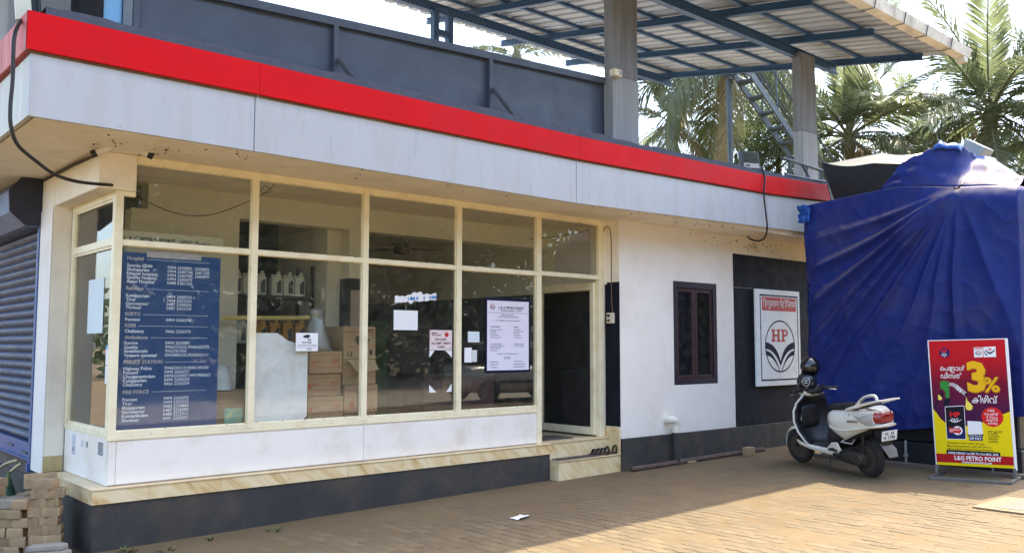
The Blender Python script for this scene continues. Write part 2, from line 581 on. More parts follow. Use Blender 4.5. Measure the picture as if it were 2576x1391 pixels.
# joint sand between the pavers: a slightly uneven sheet
def sandh(x, y):
    n = noise.noise(Vector((x * 0.55, y * 0.8, 1.7))) * 0.6 + noise.noise(Vector((x * 2.3, y * 2.3, 4.0))) * 0.35
    d = max(0.0, 1 - (7.3 - y) / 1.6) if y < 7.3 else 1.0
    return -0.0016 + 0.0052 * n + 0.0040 * d
g = MB()
X0, X1, Y0, Y1 = -3.0, 15.0, -3.0, 7.35
nx, ny = 180, 130
g.grid([[(X0 + (X1 - X0) * i / nx, Y0 + (Y1 - Y0) * j / ny, gz(X0 + (X1 - X0) * i / nx) + sandh(X0 + (X1 - X0) * i / nx, Y0 + (Y1 - Y0) * j / ny)) for i in range(nx + 1)] for j in range(ny + 1)])
paving = obj('pavement', g, M_sand, kind='structure', smooth=True)
paving['label'] = 'dusty zigzag block paving of the forecourt'

PL_, PW_ = 0.228, 0.114
def zig(t):
    """zigzag of the long edges, period half a block"""
    t = (t / (PL_ / 2)) % 1.0
    if t < 0.18: return 0.0
    if t < 0.38: return (t - 0.18) / 0.2 * 0.017
    if t < 0.72: return 0.017
    if t < 0.92: return (0.92 - t) / 0.2 * 0.017
    return 0.0
def paver_outline(sh=0.0028):
    us = [0, 0.18, 0.38, 0.72, 0.92, 1.18, 1.38, 1.72, 1.92, 2.0]
    us = [u * PL_ / 2 for u in us]
    a = []
    for u in us: a.append((u, zig(u)))
    b = [(u, zig(u) + PW_) for u in reversed(us)]
    pts = a + b
    cx, cy = PL_ / 2, PW_ / 2 + 0.008
    out = []
    for x, y in pts:
        lo = zig(x)
        fx = min(max(x, sh), PL_ - sh)
        fy = y + sh if y - lo < PW_ / 2 else y - sh
        out.append((fx - cx, fy - cy))
    return out
def paver_mesh(k):
    mb = MB()
    o1 = paver_outline(0.0020 + 0.0005 * k); o2 = paver_outline(0.0055 + 0.0006 * k)
    n = len(o1)
    # long axis along Y, short axis along X
    lo = [(-y, x, -0.04) for x, y in o1]; mid = [(-y, x, -0.004) for x, y in o1]; top = [(-y, x, 0.0) for x, y in o2]
    mb.add(lo + mid + top, [(i, (i + 1) % n, n + (i + 1) % n, n + i) for i in range(n)] + [(n + i, n + (i + 1) % n, 2 * n + (i + 1) % n, 2 * n + i) for i in range(n)] + [tuple(range(2 * n, 3 * n))])
    return mb
pm = [paver_mesh(k) for k in range(3)]
pmesh = [mesh_of('paver', p, M_paver) for p in pm]
cells = []
nrow = int((X1 - X0) / PW_)
for i in range(nrow):
    x = X0 + 0.06 + i * PW_
    off = (i % 2) * PL_ / 4 * 0 + (PL_ / 2 if i % 2 else 0)
    y = Y0 + off
    while y < 7.22:
        cells.append((x, y)); y += PL_
rp = random.Random(3)
Mi = cam.matrix_world.inverted()
def seen(x, y):
    v = Mi @ Vector((x, y, gz(x)))
    if v.z > -2: return None
    a, b = -v.x / v.z * 2204.33 / 1288, -v.y / v.z * 2204.33 / 1288
    if abs(a) > 1.0 or b < -0.54: return None
    return -v.z
vis = sorted([(seen(x, y), x, y) for x, y in cells if seen(x, y) is not None])
near = set((x, y) for d, x, y in vis[:300])
far = MB()
for x, y in cells:
    if 2.0 < x < 7.2 and y > 7.15: continue
    if 8.75 < x < 9.62 and 2.62 < y < 3.42: continue
    dz = rp.uniform(-0.0025, 0.002) + 0.0025 * noise.noise(Vector((x * 1.3, y * 1.3, 9)))
    tx, ty = rp.uniform(-0.008, 0.008), rp.uniform(-0.008, 0.008)
    rz = rp.uniform(-0.012, 0.012)
    k = rp.randrange(3)
    if (x, y) in near:
        p = bpy.data.objects.new('paver', pmesh[k]); COL.objects.link(p)
        p.parent = paving; p.location = (x, y, gz(x) + dz); p.rotation_euler = (tx, ty, rz)
    elif x > -1.5:
        mt = Matrix.Translation((x, y, gz(x) + dz)) @ Matrix.Rotation(rz, 4, 'Z') @ Matrix.Rotation(tx, 4, 'X') @ Matrix.Rotation(ty, 4, 'Y')
        n = len(pm[k].v) // 3
        far.add([mt @ Vector(v) for v in pm[k].v[n:]], [[i - n for i in f] for f in pm[k].f if min(f) >= n])
obj('paver_field', far, M_paver, paving, kind='stuff', fix=False)

# fallen leaf bits on the paving
g = MB(); rr_ = random.Random(77)
for k in range(70):
    x, y = rr_.uniform(3, 11), rr_.uniform(1.5, 7.0); z = gz(x) + 0.004; a = rr_.uniform(0, 6.3); l = rr_.uniform(0.010, 0.024)
    d = Vector((math.cos(a), math.sin(a), 0)) * l; s_ = Vector((-d.y, d.x, 0)) * 0.3
    q = Vector((x, y, z)); g.add([q, q + d * 0.5 + s_ + Vector((0, 0, 0.006)), q + d + Vector((0, 0, 0.003)), q + d * 0.5 - s_], [(0, 1, 2, 3)])
obj('fallen_leaves', g, mat('dry_leaf', (0.16, 0.10, 0.035), 0.8, var=0.4, scale=40), paving, kind='stuff', fix=False)

# concrete apron with a steel cover plate, far right
g = MB(); g.box(8.76, 9.60, 2.63, 3.40, gz(9) - 0.05, gz(9.6) + 0.004)
mh = thing('manhole', 'grey plate cover set in a sandy concrete surround at the right edge of the paving', 'manhole', (9.2, 3.0, gz(9.2)))
obj('surround', g, mat('sandy_concrete', (0.24, 0.175, 0.10), 0.95, var=0.1, scale=3, bump=0.004), mh)
g = MB(); g.box(8.86, 9.44, 2.70, 3.24, gz(9.2) - 0.02, gz(9.4) + 0.012)
obj('cover_plate', g, mat('grey_cover', (0.13, 0.11, 0.085), 0.6, var=0.1), mh, bevel=0.006)

# ------------------------------------------------------------------ the shop building
B = thing('shop_building', 'single storey fuel station shop with red and white fascia and cream framed glass front', 'building', (5.0, 8.0, 0))
ZP, YP, XL = 0.485, 7.31, 2.127      # plinth top, front, left
YG, XG = 7.381, 2.247                # glass front, glass left
YW = 7.18                            # white wall front
ZS = 3.155                           # soffit
YF, XF = 6.549, 1.405                # fascia planes
# plinth
g = MB()
g.box(XL + 0.012, 7.05, YP + 0.012, 12.5, -0.15, 0.37)
plinth = obj('plinth', g, M_dado, B, bevel=0.006)
xs = [XL, 2.56, 3.16, 3.78, 4.39, 5.0, 5.61, 6.22, 6.83, 7.07]
tile_front = []
for i in range(len(xs) - 1):
    g = MB(); g.box(xs[i] + 0.001, xs[i + 1] - 0.001, YP, YP + 0.02, 0.366, ZP - 0.012)
    obj('tile', g, M_marble, plinth)
    g = MB(); g.box(xs[i] + 0.001 - (0.008 if i == 0 else 0), xs[i + 1] - 0.001, YP - 0.008, 7.55, ZP - 0.011, ZP)
    obj('tile', g, M_marble_top, plinth, bevel=0.002)
ysl = [YP + 0.021, 7.72, 8.12, 8.55]
for i in range(3):
    g = MB(); g.box(XL, XL + 0.02, ysl[i] + 0.001, ysl[i + 1] - 0.001, 0.366, ZP - 0.012)
    obj('tile', g, M_marble, plinth)
    if i:
        g = MB(); g.box(XL - 0.008, 2.6, ysl[i] + 0.001, ysl[i + 1] - 0.001, ZP - 0.011, ZP)
    else:
        g = MB(); g.box(XL - 0.008, 2.6, 7.551, ysl[1] - 0.001, ZP - 0.011, ZP)
    obj('tile', g, M_marble_top, plinth, bevel=0.002)
# floor, ceiling slab, roof slab
g = MB(); g.box(2.27, 8.6, 7.56, 12.6, 0.30, ZP + 0.006)
g.box(6.98, 8.0, 7.36, 7.559, 0.30, ZP + 0.0055)
obj('floor', g, M_floor, B)
g = MB(); g.box(1.46, 14.2, 6.62, 14.5, 3.155, 3.30)
obj('roof_slab', g, M_cream, B)
# fascia: red strip over grey white panels, each panel a part
def fpanel(name, x0, x1, zb0, zb1, zt0, zt1, y0, y1, m):
    g = MB()
    g.hexa([(x0, y0, zb0), (x1, y0, zb1), (x1, y1, zb1), (x0, y1, zb0)], [(x0, y0, zt0), (x1, y0, zt1), (x1, y1, zt1), (x0, y1, zt0)])
    return obj(name, g, m, B, bevel=0.003)
fz = [(XF, 3.150, 3.60, 3.868), (3.03, 3.147, 3.606, 3.864), (6.715, 3.130, 3.607, 3.857), (10.42, 3.200, 3.664, 3.906), (13.2, 3.262, 3.79, 4.03)]
for i in range(4):
    a, b = fz[i], fz[i + 1]
    e = 0.004
    fpanel('fascia_panel', a[0] + (e if i else 0), b[0] - e, a[1], b[1], a[2] + 0.02, b[2] + 0.02, YF, YF + 0.03, M_white_acp)
    xa = a[0] - 0.035 if i == 0 else a[0] + 0.02
    fpanel('red_strip', xa, b[0] + 0.018, a[2], b[2], a[3], b[3], YF - 0.035, YF - 0.012, M_red)
    fpanel('strip_backing', xa + 0.01, b[0] + 0.015, a[2] - 0.018, b[2] - 0.018, a[3] - 0.02, b[3] - 0.02, YF - 0.011, YF - 0.001, M_ply)
# return on the left
g = MB(); g.box(XF, XF + 0.03, YF + 0.031, 14.5, 3.150, 3.62)
obj('fascia_panel', g, M_white_old, B)
yy = [YF - 0.0345, 7.02, 7.9, 9.0, 14.5]
for i in range(4):
    g = MB(); g.box(XF - 0.035, XF - 0.012, yy[i] + 0.002, yy[i + 1] - 0.002, 3.60, 3.866)
    obj('red_strip', g, M_redold, B)
g = MB(); g.box(XF - 0.0115, XF - 0.001, YF, 14.5, 3.582, 3.846)
obj('strip_backing', g, mat('maroon_edge', lin(120, 40, 36), 0.8, var=0.2), B)
# parapet of rough dark concrete behind the strip
g = MB()
rows = []
npp = 150
for j in range(3):
    row = []
    for i in range(npp + 1):
        x = 1.50 + (12.9 - 1.50) * i / npp
        zt = 3.955 + (0.02 * noise.noise(Vector((x * 3, 0, 0))) + 0.012 * noise.noise(Vector((x * 11, 1, 0))))
        if x > 7.4: zt += (x - 7.4) * 0.012
        yv = (6.60 if j < 2 else 6.85) + 0.008 * noise.noise(Vector((x * 6, j * 3, 2)))
        row.append((x, yv, 3.31 if j == 0 else zt))
    rows.append(row)
g.grid(rows)
obj('parapet', g, M_conc_dark, B, smooth=50)
g = MB(); g.box(1.43, 1.66, 6.62, 14.4, 3.31, 3.80)
obj('parapet', g, M_conc_dark, B)
# left beam and pillar
g = MB()
g.box(2.10, 2.40, 7.36, 8.62, 2.853, ZS - 0.001)
g.box(2.09, 2.262, 8.621, 9.02, ZP, ZS - 0.0012)
obj('corner_beam', g, M_cream, B, bevel=0.012)
g = MB(); g.box(2.0865, 2.0895, 8.62, 9.02, ZP - 0.02, 2.84); g.box(2.0895, 2.2, 8.6175, 8.6205, ZP, ZP + 0.005)
obj('pillar_face', g, M_wall, B)
g = MB(); g.box(2.0885, 2.246, 8.600, 8.617, ZP + 0.001, 0.62)
obj('tile', g, mat('olive_tile', lin(190, 168, 118), 0.5, var=0.12, scale=5, dirt=lin(120, 95, 60), dscale=9, damt=0.6), B)
# wall under and around the shutter
g = MB(); g.box(2.16, 2.30, 9.02, 14.4, -0.15, 0.52)
obj('lower_wall', g, mat('stained_lower_wall', lin(104, 92, 84), 0.9, var=0.25, scale=4, dirt=lin(64, 58, 54), dscale=3, damt=0.8, bump=0.006, bscale=9), B)
g = MB(); g.box(2.20, 2.30, 9.03, 14.4, 2.80, ZS - 0.001)
obj('upper_wall', g, mat('blue_grey_wall', lin(122, 132, 152), 0.8, var=0.12, scale=2), B)
# roller shutter
g = MB()
pf = [(2.120,9.020,3.173), (1.910,9.020,3.149), (1.807,9.020,3.025), (1.821,9.020,2.828), (1.950,9.020,2.708), (2.137,9.020,2.717)]
pf = [(p[0] if i in (1, 2, 3, 4) else 2.09, 9.02, p[2]) for i, p in enumerate(pf)]
g.slab(pf, (0, 0.02, 0))
SH = obj('roller_shutter', g, M_navy, B)
g = MB(); g.box(2.0, 2.19, 9.041, 13.2, 2.70, 2.80)
g.slab([(p[0] * 1.0 + 0.02, 9.041, p[2]) for p in pf[:5]] + [(2.19, 9.041, pf[5][2]), (2.19, 9.041, pf[0][2])], (0, 4.2, 0))
obj('shutter_box', g, mat('blue_grey_housing', lin(98, 112, 140), 0.6, var=0.15), SH)
g = MB(); g.box(2.075, 2.145, 9.021, 9.085, 0.50, 2.70); g.box(2.06, 2.13, 9.03, 9.09, 0.44, 0.52)
obj('guide_rail', g, M_shutblue, SH, bevel=0.004)
ns = 25
zb = 0.70
hs = (2.78 - zb) / ns
for i in range(ns):
    z = zb + i * hs
    prof = [(2.150, z), (2.142, z + 0.008), (2.117, z + hs * 0.30), (2.110, z + hs * 0.52), (2.117, z + hs * 0.74), (2.142, z + hs - 0.010), (2.150, z + hs - 0.001)]
    g = MB()
    g.grid([[(a, y, b) for a, b in prof] for y in (9.075, 10.6, 12.9)])
    obj('slat', g, M_shut, SH, smooth=True)
g = MB(); g.box(2.10, 2.155, 9.086, 12.9, 0.545, 0.695); g.box(2.08, 2.16, 9.086, 12.9, 0.535, 0.552)
obj('bottom_bar', g, M_shutblue, SH)
g = MB(); g.box(2.086, 2.10, 9.75, 9.95, 0.62, 0.635)
obj('shutter_handle', g, M_dkmetal, SH)
g = MB(); g.box(2.086, 2.10, 9.2, 9.4, 0.59, 0.605); obj('shutter_handle', g, M_dkmetal, SH)

# glazed shop front
g = MB()
ft, fb = YG, YG + 0.05
g.box(2.405, 8.048, ft, fb, 3.092, 3.1535)            # head rail
g.box(XG, 6.905, ft, fb, 0.868, 0.915)                 # sill rail
g.box(XG, 6.905, ft - 0.006, fb, 0.842, 0.867)
g.box(XG, 2.404, ft + 0.001, fb, 2.810, 2.852)
SF = obj('shopfront', g, M_frame, B, bevel=0.003)
def member(name, *a):
    g = MB(); g.box(*a); return obj(name, g, M_frame, SF, bevel=0.003)
posts = [(3.414, 3.478), (4.574, 4.638), (5.736, 5.806)]
member('mullion', XG - 0.002, 2.310, ft - 0.002, fb + 0.015, 0.862, 2.811)
member('mullion', 2.345, 2.404, ft - 0.001, fb, 2.853, 3.153)
for a, b in posts: member('mullion', a, b, ft - 0.002, fb, 0.872, 3.094)
member('mullion', 6.906, 6.984, ft - 0.002, fb + 0.01, 0.487, 3.094)
member('mullion', 7.955, 8.046, ft - 0.002, fb + 0.01, 0.495, 3.094)
bays = [(2.310, 3.414), (3.478, 4.574), (4.638, 5.736), (5.806, 6.906)]
def bead(x0, x1, z0, z1, y):
    w = 0.006
    g = MB()
    g.box(x0, x1, y, y + 0.02, z0, z0 + w); g.box(x0, x1, y, y + 0.02, z1 - w, z1)
    g.box(x0, x0 + w, y, y + 0.02, z0 + w, z1 - w); g.box(x1 - w, x1, y, y + 0.02, z0 + w, z1 - w)
    return obj('glazing_bead', g, M_frame, SF)
def pane(x0, x1, z0, z1):
    g = MB(); g.box(x0 - 0.004, x1 + 0.004, YG + 0.036, YG + 0.040, z0 - 0.004, z1 + 0.004)
    return obj('pane', g, M_glass, SF)
for i, (a, b) in enumerate(bays):
    member('transom', a, b, ft - 0.001, fb, 2.408, 2.454)
    bead(a, b, 0.915, 2.408, ft + 0.018); pane(a, b, 0.915, 2.408)
    bead(a if i else a + 0.0, b, 2.454, 3.092, ft + 0.018); pane(a, b, 2.454, 3.092)
member('transom', 6.984, 7.955, ft - 0.001, fb, 2.415, 2.462)
bead(6.984, 7.955, 2.462, 3.092, ft + 0.018); pane(6.984, 7.955, 2.462, 3.092)
for x0, x1 in ((2.262, 2.318), (2.321, 4.610), (4.614, 6.905)):
    g = MB(); g.box(x0, x1, YG + 0.004, YG + 0.03, ZP + 0.004, 0.8415)
    obj('kick_panel', g, M_kick, SF, bevel=0.002)
g = MB(); g.box(2.262, 6.90, YG - 0.004, YG + 0.003, ZP + 0.001, ZP + 0.012)
obj('bottom_trim', g, mat('grey_trim', lin(150, 135, 112), 0.7, var=0.3, scale=8), SF)
# left return of the shop front
xo, xi = XG, XG + 0.05
for nm, y0, y1, z0, z1 in (('transom', 7.432, 8.54, 2.408, 2.454), ('sill_rail', 7.447, 8.60, 0.862, 0.915), ('head_rail', 7.447, 8.60, 2.795, 2.852), ('mullion', 8.54, 8.60, 0.916, 2.794)):
    g = MB(); g.box(xo, xi, y0, y1, z0, z1); obj(nm, g, M_frame, SF, bevel=0.003)
for z0, z1 in ((0.915, 2.408), (2.454, 2.795)):
    g = MB(); g.box(xo + 0.030, xo + 0.034, 7.43, 8.545, z0 - 0.004, z1 + 0.004)
    obj('pane', g, M_glass, SF)
    g = MB(); w = 0.02
    g.box(xo + 0.012, xo + 0.03, 7.44, 8.54, z0, z0 + w); g.box(xo + 0.012, xo + 0.03, 7.44, 8.54, z1 - w, z1)
    g.box(xo + 0.012, xo + 0.03, 8.54 - w, 8.54, z0 + w, z1 - w)
    obj('glazing_bead', g, M_frame, SF)
g = MB(); g.box(xo + 0.008, xo + 0.03, 7.41, 8.595, ZP + 0.004, 0.861)
obj('kick_panel', g, M_kick, SF, bevel=0.002)
# old sticker remains on the side panel
pls = Pl((xo + 0.008, 8.56, ZP), (0, -1, 0), (0, 0, 1), 0.001)
g = MB(); pls.rect(g, 0.20, 0.30, 0.17, 0.34); pls.rect(g, 0.47, 0.53, 0.255, 0.31)
obj('sticker_remains', g, mat('faded_sticker', lin(196, 198, 208), 0.6, var=0.1, scale=30), SF)
g = MB(); pls.rect(g, 0.60, 0.66, 0.262, 0.31); pls.rect(g, 0.93, 1.06, 0.23, 0.335, 0.0004); pls.rect(g, 0.215, 0.26, 0.20, 0.235, 0.0004)
obj('sticker_remains', g, mat('grey_sticker', lin(135, 138, 140), 0.6, var=0.5, scale=45), SF)

# door leaf swung inwards, hinged on the right jamb
g = MB()
g.box(7.915, 7.955, 7.44, 8.42, 2.29, 2.385)
g.box(7.915, 7.955, 7.44, 8.42, 0.515, 0.605)
g.box(7.915, 7.955, 7.44, 7.50, 0.606, 2.289); g.box(7.915, 7.955, 8.36, 8.42, 0.606, 2.289)
DL = obj('door', g, M_frame, B, bevel=0.003)
g = MB(); g.box(7.932, 7.937, 7.50, 8.36, 0.60, 2.295)
obj('pane', g, M_glass, DL)
# step up to the door
g = MB(); g.box(7.071, 8.205, 7.20, 7.359, -0.1, 0.283)
st = obj('step', g, M_marble, B)
g = MB(); g.box(7.071, 8.20, YP + 0.03, 7.50, 0.30, ZP - 0.006)
obj('step_riser', g, M_marble, st)
g = MB(); g.box(7.071, 8.205, 7.188, YP + 0.029, 0.284, 0.297)
obj('step_tread', g, M_marble_top, st, bevel=0.002)
g = MB(); g.box(6.97, 8.2, YP + 0.018, 7.56, ZP - 0.005, ZP + 0.007)
obj('door_sill', g, M_marble_top, st, bevel=0.002)
# the wall's end face beside the door: black below, cream above, tiled foot
g = MB(); g.box(8.1085, 8.1145, 7.185, 7.42, 0.62, 2.385)
obj('wall_end', g, M_black, B)
g = MB(); g.box(8.1085, 8.1145, 7.185, 7.42, 2.386, ZS - 0.0013)
obj('wall_end', g, M_cream, B)
g = MB(); g.box(8.049, 8.5, 7.421, 7.60, 0.49, ZS - 0.0014); g.box(8.05, 8.10, 7.38, 7.42, 2.36, 3.15)
obj('wall_end', g, M_cream, B)
g = MB(); g.box(8.085, 8.1125, 7.185, 7.45, 0.298, 0.619)
obj('tile', g, M_marble, B)
# white wall with window, dark painted bay
wx0, wx1, wz0, wz1 = 9.16, 10.12, 1.09, 2.45
def wallbox(x0, x1, z0, z1, m, y0=YW, y1=YW + 0.3, name='wall'):
    g = MB(); g.box(x0, x1, y0, y1, z0, z1); return obj(name, g, m, B)
g = MB()
g.box(8.115, wx0, YW, YW + 0.3, 0.475, ZS - 0.0015); g.box(wx1, 10.515, YW, YW + 0.3, 0.475, ZS - 0.0015)
g.box(wx0, wx1, YW, YW + 0.3, 0.475, wz0); g.box(wx0, wx1, YW, YW + 0.3, wz1, ZS - 0.0015)
wall = obj('wall', g, M_wall, B)
wallbox(10.516, 14.0, 2.905, ZS - 0.0015, M_cream)
wallbox(10.517, 14.0, 0.475, 2.429, M_black, YW + 0.004)
wallbox(10.516, 14.0, 2.43, 2.904, M_black, YW - 0.008)
g = MB(); g.box(8.13, 14.0, YW - 0.02, YW + 0.3, -0.1, 0.474)
obj('wall_base', g, M_dado, B, bevel=0.008)
g = MB()
for a, b, c, d in ((wx0 + 0.001, wx0 + 0.075, wz0 + 0.001, wz1 - 0.001), (wx1 - 0.075, wx1 - 0.001, wz0 + 0.001, wz1 - 0.001), (wx0 + 0.076, wx1 - 0.076, wz1 - 0.085, wz1 - 0.001), (wx0 + 0.076, wx1 - 0.076, wz0 + 0.001, wz0 + 0.07)):
    g.box(a, b, YW + 0.006, YW + 0.1, c, d)
M_winframe = mat('dark_brown_frame', lin(44, 38, 50), 0.4, var=0.15, scale=5)
M_sash = mat('maroon_sash', lin(62, 40, 44), 0.35, var=0.12, scale=5)
win = obj('window', g, M_winframe, B, bevel=0.003)
mx = (wx0 + wx1) / 2
M_dkglass = glass_mat('dark_window_glass', tint=(0.25, 0.26, 0.27), dirt=0.03)
for a, b in ((wx0 + 0.078, mx - 0.006), (mx + 0.006, wx1 - 0.078)):
    g = MB(); c, d = wz0 + 0.072, wz1 - 0.087
    w = 0.05
    g.box(a, a + w, YW + 0.02, YW + 0.055, c, d); g.box(b - w, b, YW + 0.02, YW + 0.055, c, d)
    g.box(a + w, b - w, YW + 0.02, YW + 0.055, c, c + w); g.box(a + w, b - w, YW + 0.02, YW + 0.055, d - w, d)
    obj('sash', g, M_sash, win, bevel=0.004)
    g = MB(); g.box(a + w - 0.004, b - w + 0.004, YW + 0.036, YW + 0.040, c + w - 0.004, d - w + 0.004)
    obj('pane', g, M_dkglass, win)
g = MB(); g.box(wx0, wx1, YW + 0.101, YW + 0.12, wz0, wz1)
obj('blind', g, mat('dark_blind', lin(58, 66, 66), 0.8, var=0.2, scale=3), win)

# interior walls seen through the glass
IY = 8.55
g = MB()
g.box(2.9, 8.45, IY, IY + 0.2, 2.90, 3.153)
g.box(2.75, 3.82, IY, IY + 0.2, 0.49, 2.899)
g.box(5.12, 5.34, IY, IY + 0.2, 2.352, 2.899)
obj('partition_wall', g, M_int, B)
g = MB(); g.box(4.95, 5.119, IY + 0.2, IY + 1.3, 0.49, 2.93)
obj('partition_wall', g, M_int, B)
g = MB(); g.box(5.12, 5.34, IY - 0.003, IY + 0.2, 0.492, 2.351)
obj('partition_wall', g, M_intdark, B)
g = MB(); g.box(2.3, 8.5, 11.6, 11.75, 2.25, 3.154); g.box(2.301, 2.45, 9.201, 11.599, 0.49, 3.154)
obj('back_wall', g, M_intgrey, B)
g = MB(); g.box(2.3, 8.5, 11.595, 11.75, 0.49, 2.249)
obj('back_wall', g, M_intdark, B)
g = MB(); g.box(8.19, 8.45, 7.601, 11.594, 2.30, 3.153); 
obj('side_wall', g, M_int, B)
g = MB(); g.box(8.186, 8.45, 7.601, 11.594, 0.492, 2.299)
obj('side_wall', g, M_intdark, B)
g = MB(); g.box(3.5, 4.949, 9.95, 10.05, 0.49, 3.15)
obj('recess_wall', g, M_intdark, B)
g = MB(); g.box(8.46, 14.0, 7.5, 14.0, 0.3, 3.15)
obj('back_block', g, M_wall, B)

# mud specks and insect nests on the soffit and wall head
g = MB(); rr_ = random.Random(5)
def speck(c, r):
    g.lathe([(0.0, -r * 0.5), (r * 0.8, -r * 0.3), (r, 0.0), (r * 0.6, r * 0.3), (0, r * 0.4)], c, (rr_.uniform(-1, 1), rr_.uniform(-1, 1), rr_.uniform(0.2, 1)), 6)
for k in range(26): speck((2.25 + rr_.gauss(0, 0.22), 6.95 + rr_.gauss(0, 0.16), 3.152), rr_.uniform(0.004, 0.013))
for k in range(60):
    x = rr_.uniform(2.6, 12.2); speck((x, 6.60 + abs(rr_.gauss(0, 0.2)), 3.152), rr_.uniform(0.003, 0.012))
for k in range(28):
    x = 8.3 + 3.6 * rr_.random() ** 0.6; speck((x, YW - 0.004, 3.12 - abs(rr_.gauss(0, 0.10))), rr_.uniform(0.003, 0.014))
for k in range(16): speck((11.0 + rr_.gauss(0, 0.14), YW - 0.004, 3.04 + rr_.gauss(0, 0.03)), rr_.uniform(0.005, 0.014))
obj('mud_specks', g, mat('mud', lin(96, 70, 50), 0.95, var=0.2), B, kind='stuff', fix=False)
g = MB()
for k in range(150):
    x = rr_.uniform(2.3, 7.9); z = rr_.choice((3.088, 2.404, 0.919, 0.862, 2.458)); g.lathe([(0, -0.004), (0.006, 0), (0, 0.004)], (x, YG - 0.002, z + rr_.uniform(-0.004, 0.004)), (1, 0, rr_.uniform(-0.3, 0.3)), 5)
obj('rust_specks', g, mat('rust_brown', lin(110, 70, 40), 0.95, var=0.3), B, kind='stuff', fix=False)

# ------------------------------------------------------------------ steel canopy roof over the terrace
RY0, RZ0, RSL = 5.56, 6.256, 0.1721
RX0, RX1, RY1 = -3.5, 14.50, 12.35
def rz(y): return RZ0 + (y - RY0) * RSL
RF = thing('canopy_roof', 'corrugated metal canopy roof on blue steel beams above the terrace', 'roof', (5.5, 9.0, rz(9.0)))
nsh = 18
wsh = (RX1 - RX0) / nsh
for i in range(nsh):
    x0 = RX0 + i * wsh
    prof = []
    for k in range(4):
        u = x0 + wsh * k / 4
        p = wsh / 4
        prof += [(u, 0.0), (u + p * 0.62, 0.0), (u + p * 0.68, 0.055), (u + p * 0.92, 0.055)]
    prof.append((x0 + wsh, 0.0))
    g = MB()
    z = 0.0015 * (i % 2)
    g.grid([[(x, y, rz(y) + h + 0.02 + z) for x, h in prof] for y in (RY0 + 0.02, 7.8, 10.0, RY1)])
    obj('roof_sheet', g, M_roofsheet, RF, fix=False)
for k, y in enumerate([6.15, 7.0, 7.85, 8.65, 9.45, 10.25, 11.05, 11.8]):
    g = MB(); g.bar((RX0 + 0.2, y, rz(y) - 0.010), (RX1 - 0.12, y, rz(y) - 0.010), 0.045, 0.05)
    obj('purlin', g, M_bluesteel, RF)
def ibeam(g, a, b, w, h):
    a, b = Vector(a), Vector(b)
    t = 0.012
    up = Vector((0, 0, 1))
    g.bar(a + up * (h / 2 - t / 2), b + up * (h / 2 - t / 2), w, t)
    g.bar(a - up * (h / 2 - t / 2), b - up * (h / 2 - t / 2), w, t)
    g.bar(a, b, 0.012, h - 2 * t)
for x in [1.9, 3.66, 5.42, 7.17, 8.92, 10.66, 12.40, 14.05]:
    g = MB(); ibeam(g, (x, RY0 + 0.38, rz(RY0 + 0.38) - 0.036 - 0.055), (x, RY1 + 0.03, rz(RY1 + 0.03) - 0.036 - 0.055), 0.075, 0.11)
    obj('rafter', g, M_bluesteel, RF)
for y, xe in ((7.40, 14.02), (11.05, 14.10)):
    g = MB(); ibeam(g, (RX0 + 0.5, y, rz(y) - 0.148 - 0.075), (xe, y, rz(y) - 0.148 - 0.075), 0.10, 0.15)
    obj('main_beam', g, M_bluesteel, RF)
# gutter along the front eave
gp = [(0.0, 0.10), (0.0, 0.0), (-0.14, 0.0), (-0.17, 0.13), (-0.185, 0.13), (-0.15, -0.014), (0.012, -0.014), (0.012, 0.10)]
gxs = [RX0, 1.0, 5.0, 9.0, 11.3, 12.9, 13.75, RX1 + 0.05]
for i in range(len(gxs) - 1):
    g = MB(); g.slab([(gxs[i] + 0.003, RY0 + a, RZ0 - 0.065 + b) for a, b in gp], (gxs[i + 1] - gxs[i] - 0.006, 0, 0))
    gt = obj('gutter', g, M_gutter, RF)
    if i == 6:
        g = MB(); g.box(RX1 - 0.16, RX1 - 0.04, RY0 - 0.15, RY0 - 0.02, RZ0 - 0.17, RZ0 - 0.08)
        obj('outlet', g, M_gutter, gt, bevel=0.01)
for x in (10.6, 11.32, 12.2, 12.92, 13.78):
    g = MB(); g.tube([(x, RY0 + 0.01, RZ0 + 0.05), (x, RY0 - 0.0, RZ0 - 0.095), (x, RY0 - 0.16, RZ0 - 0.095), (x, RY0 - 0.20, RZ0 + 0.08)], 0.008, 6)
    obj('gutter_bracket', g, M_dkmetal, RF)
# concrete columns carrying the roof
def column(x0, x1, y0, y1, z0, z1, zj, label):
    t = thing('concrete_column', label, 'column', ((x0 + x1) / 2, (y0 + y1) / 2, z0), (0, 0, 0), 'concrete columns of the canopy')
    for nm, za, zb, m, e in (('lower_shaft', z0, zj, M_concrete, 0.006), ('upper_shaft', zj + 0.002, z1, M_concrete2, 0.0)):
        g = MB(); rings = []
        for i in range(7):
            z = za + (zb - za) * i / 6
            j = 0.006 * noise.noise(Vector((x0, z * 2, 3))) + e
            rings.append([(x0 - j, y0 - j, z), (x1 + j, y0 - j, z), (x1 + j, y1 + j, z), (x0 - j, y1 + j, z)])
        g.loft(rings); obj(nm, g, m, t, bevel=0.012)
    return t
column(8.13, 8.62, 7.28, 7.43, 3.31, rz(7.4) - 0.224, 5.02, 'thick raw concrete column at the right end of the grey sheet screen')
column(12.65, 13.10, 7.28, 7.44, 3.31, rz(7.4) - 0.224, 5.05, 'concrete column beside the steel stair, behind the pipe railing')
column(1.52, 1.98, 7.9, 8.3, 3.31, rz(7.4) - 0.224, 5.0, 'stained concrete column left of the light blue pipe, at the roof corner')
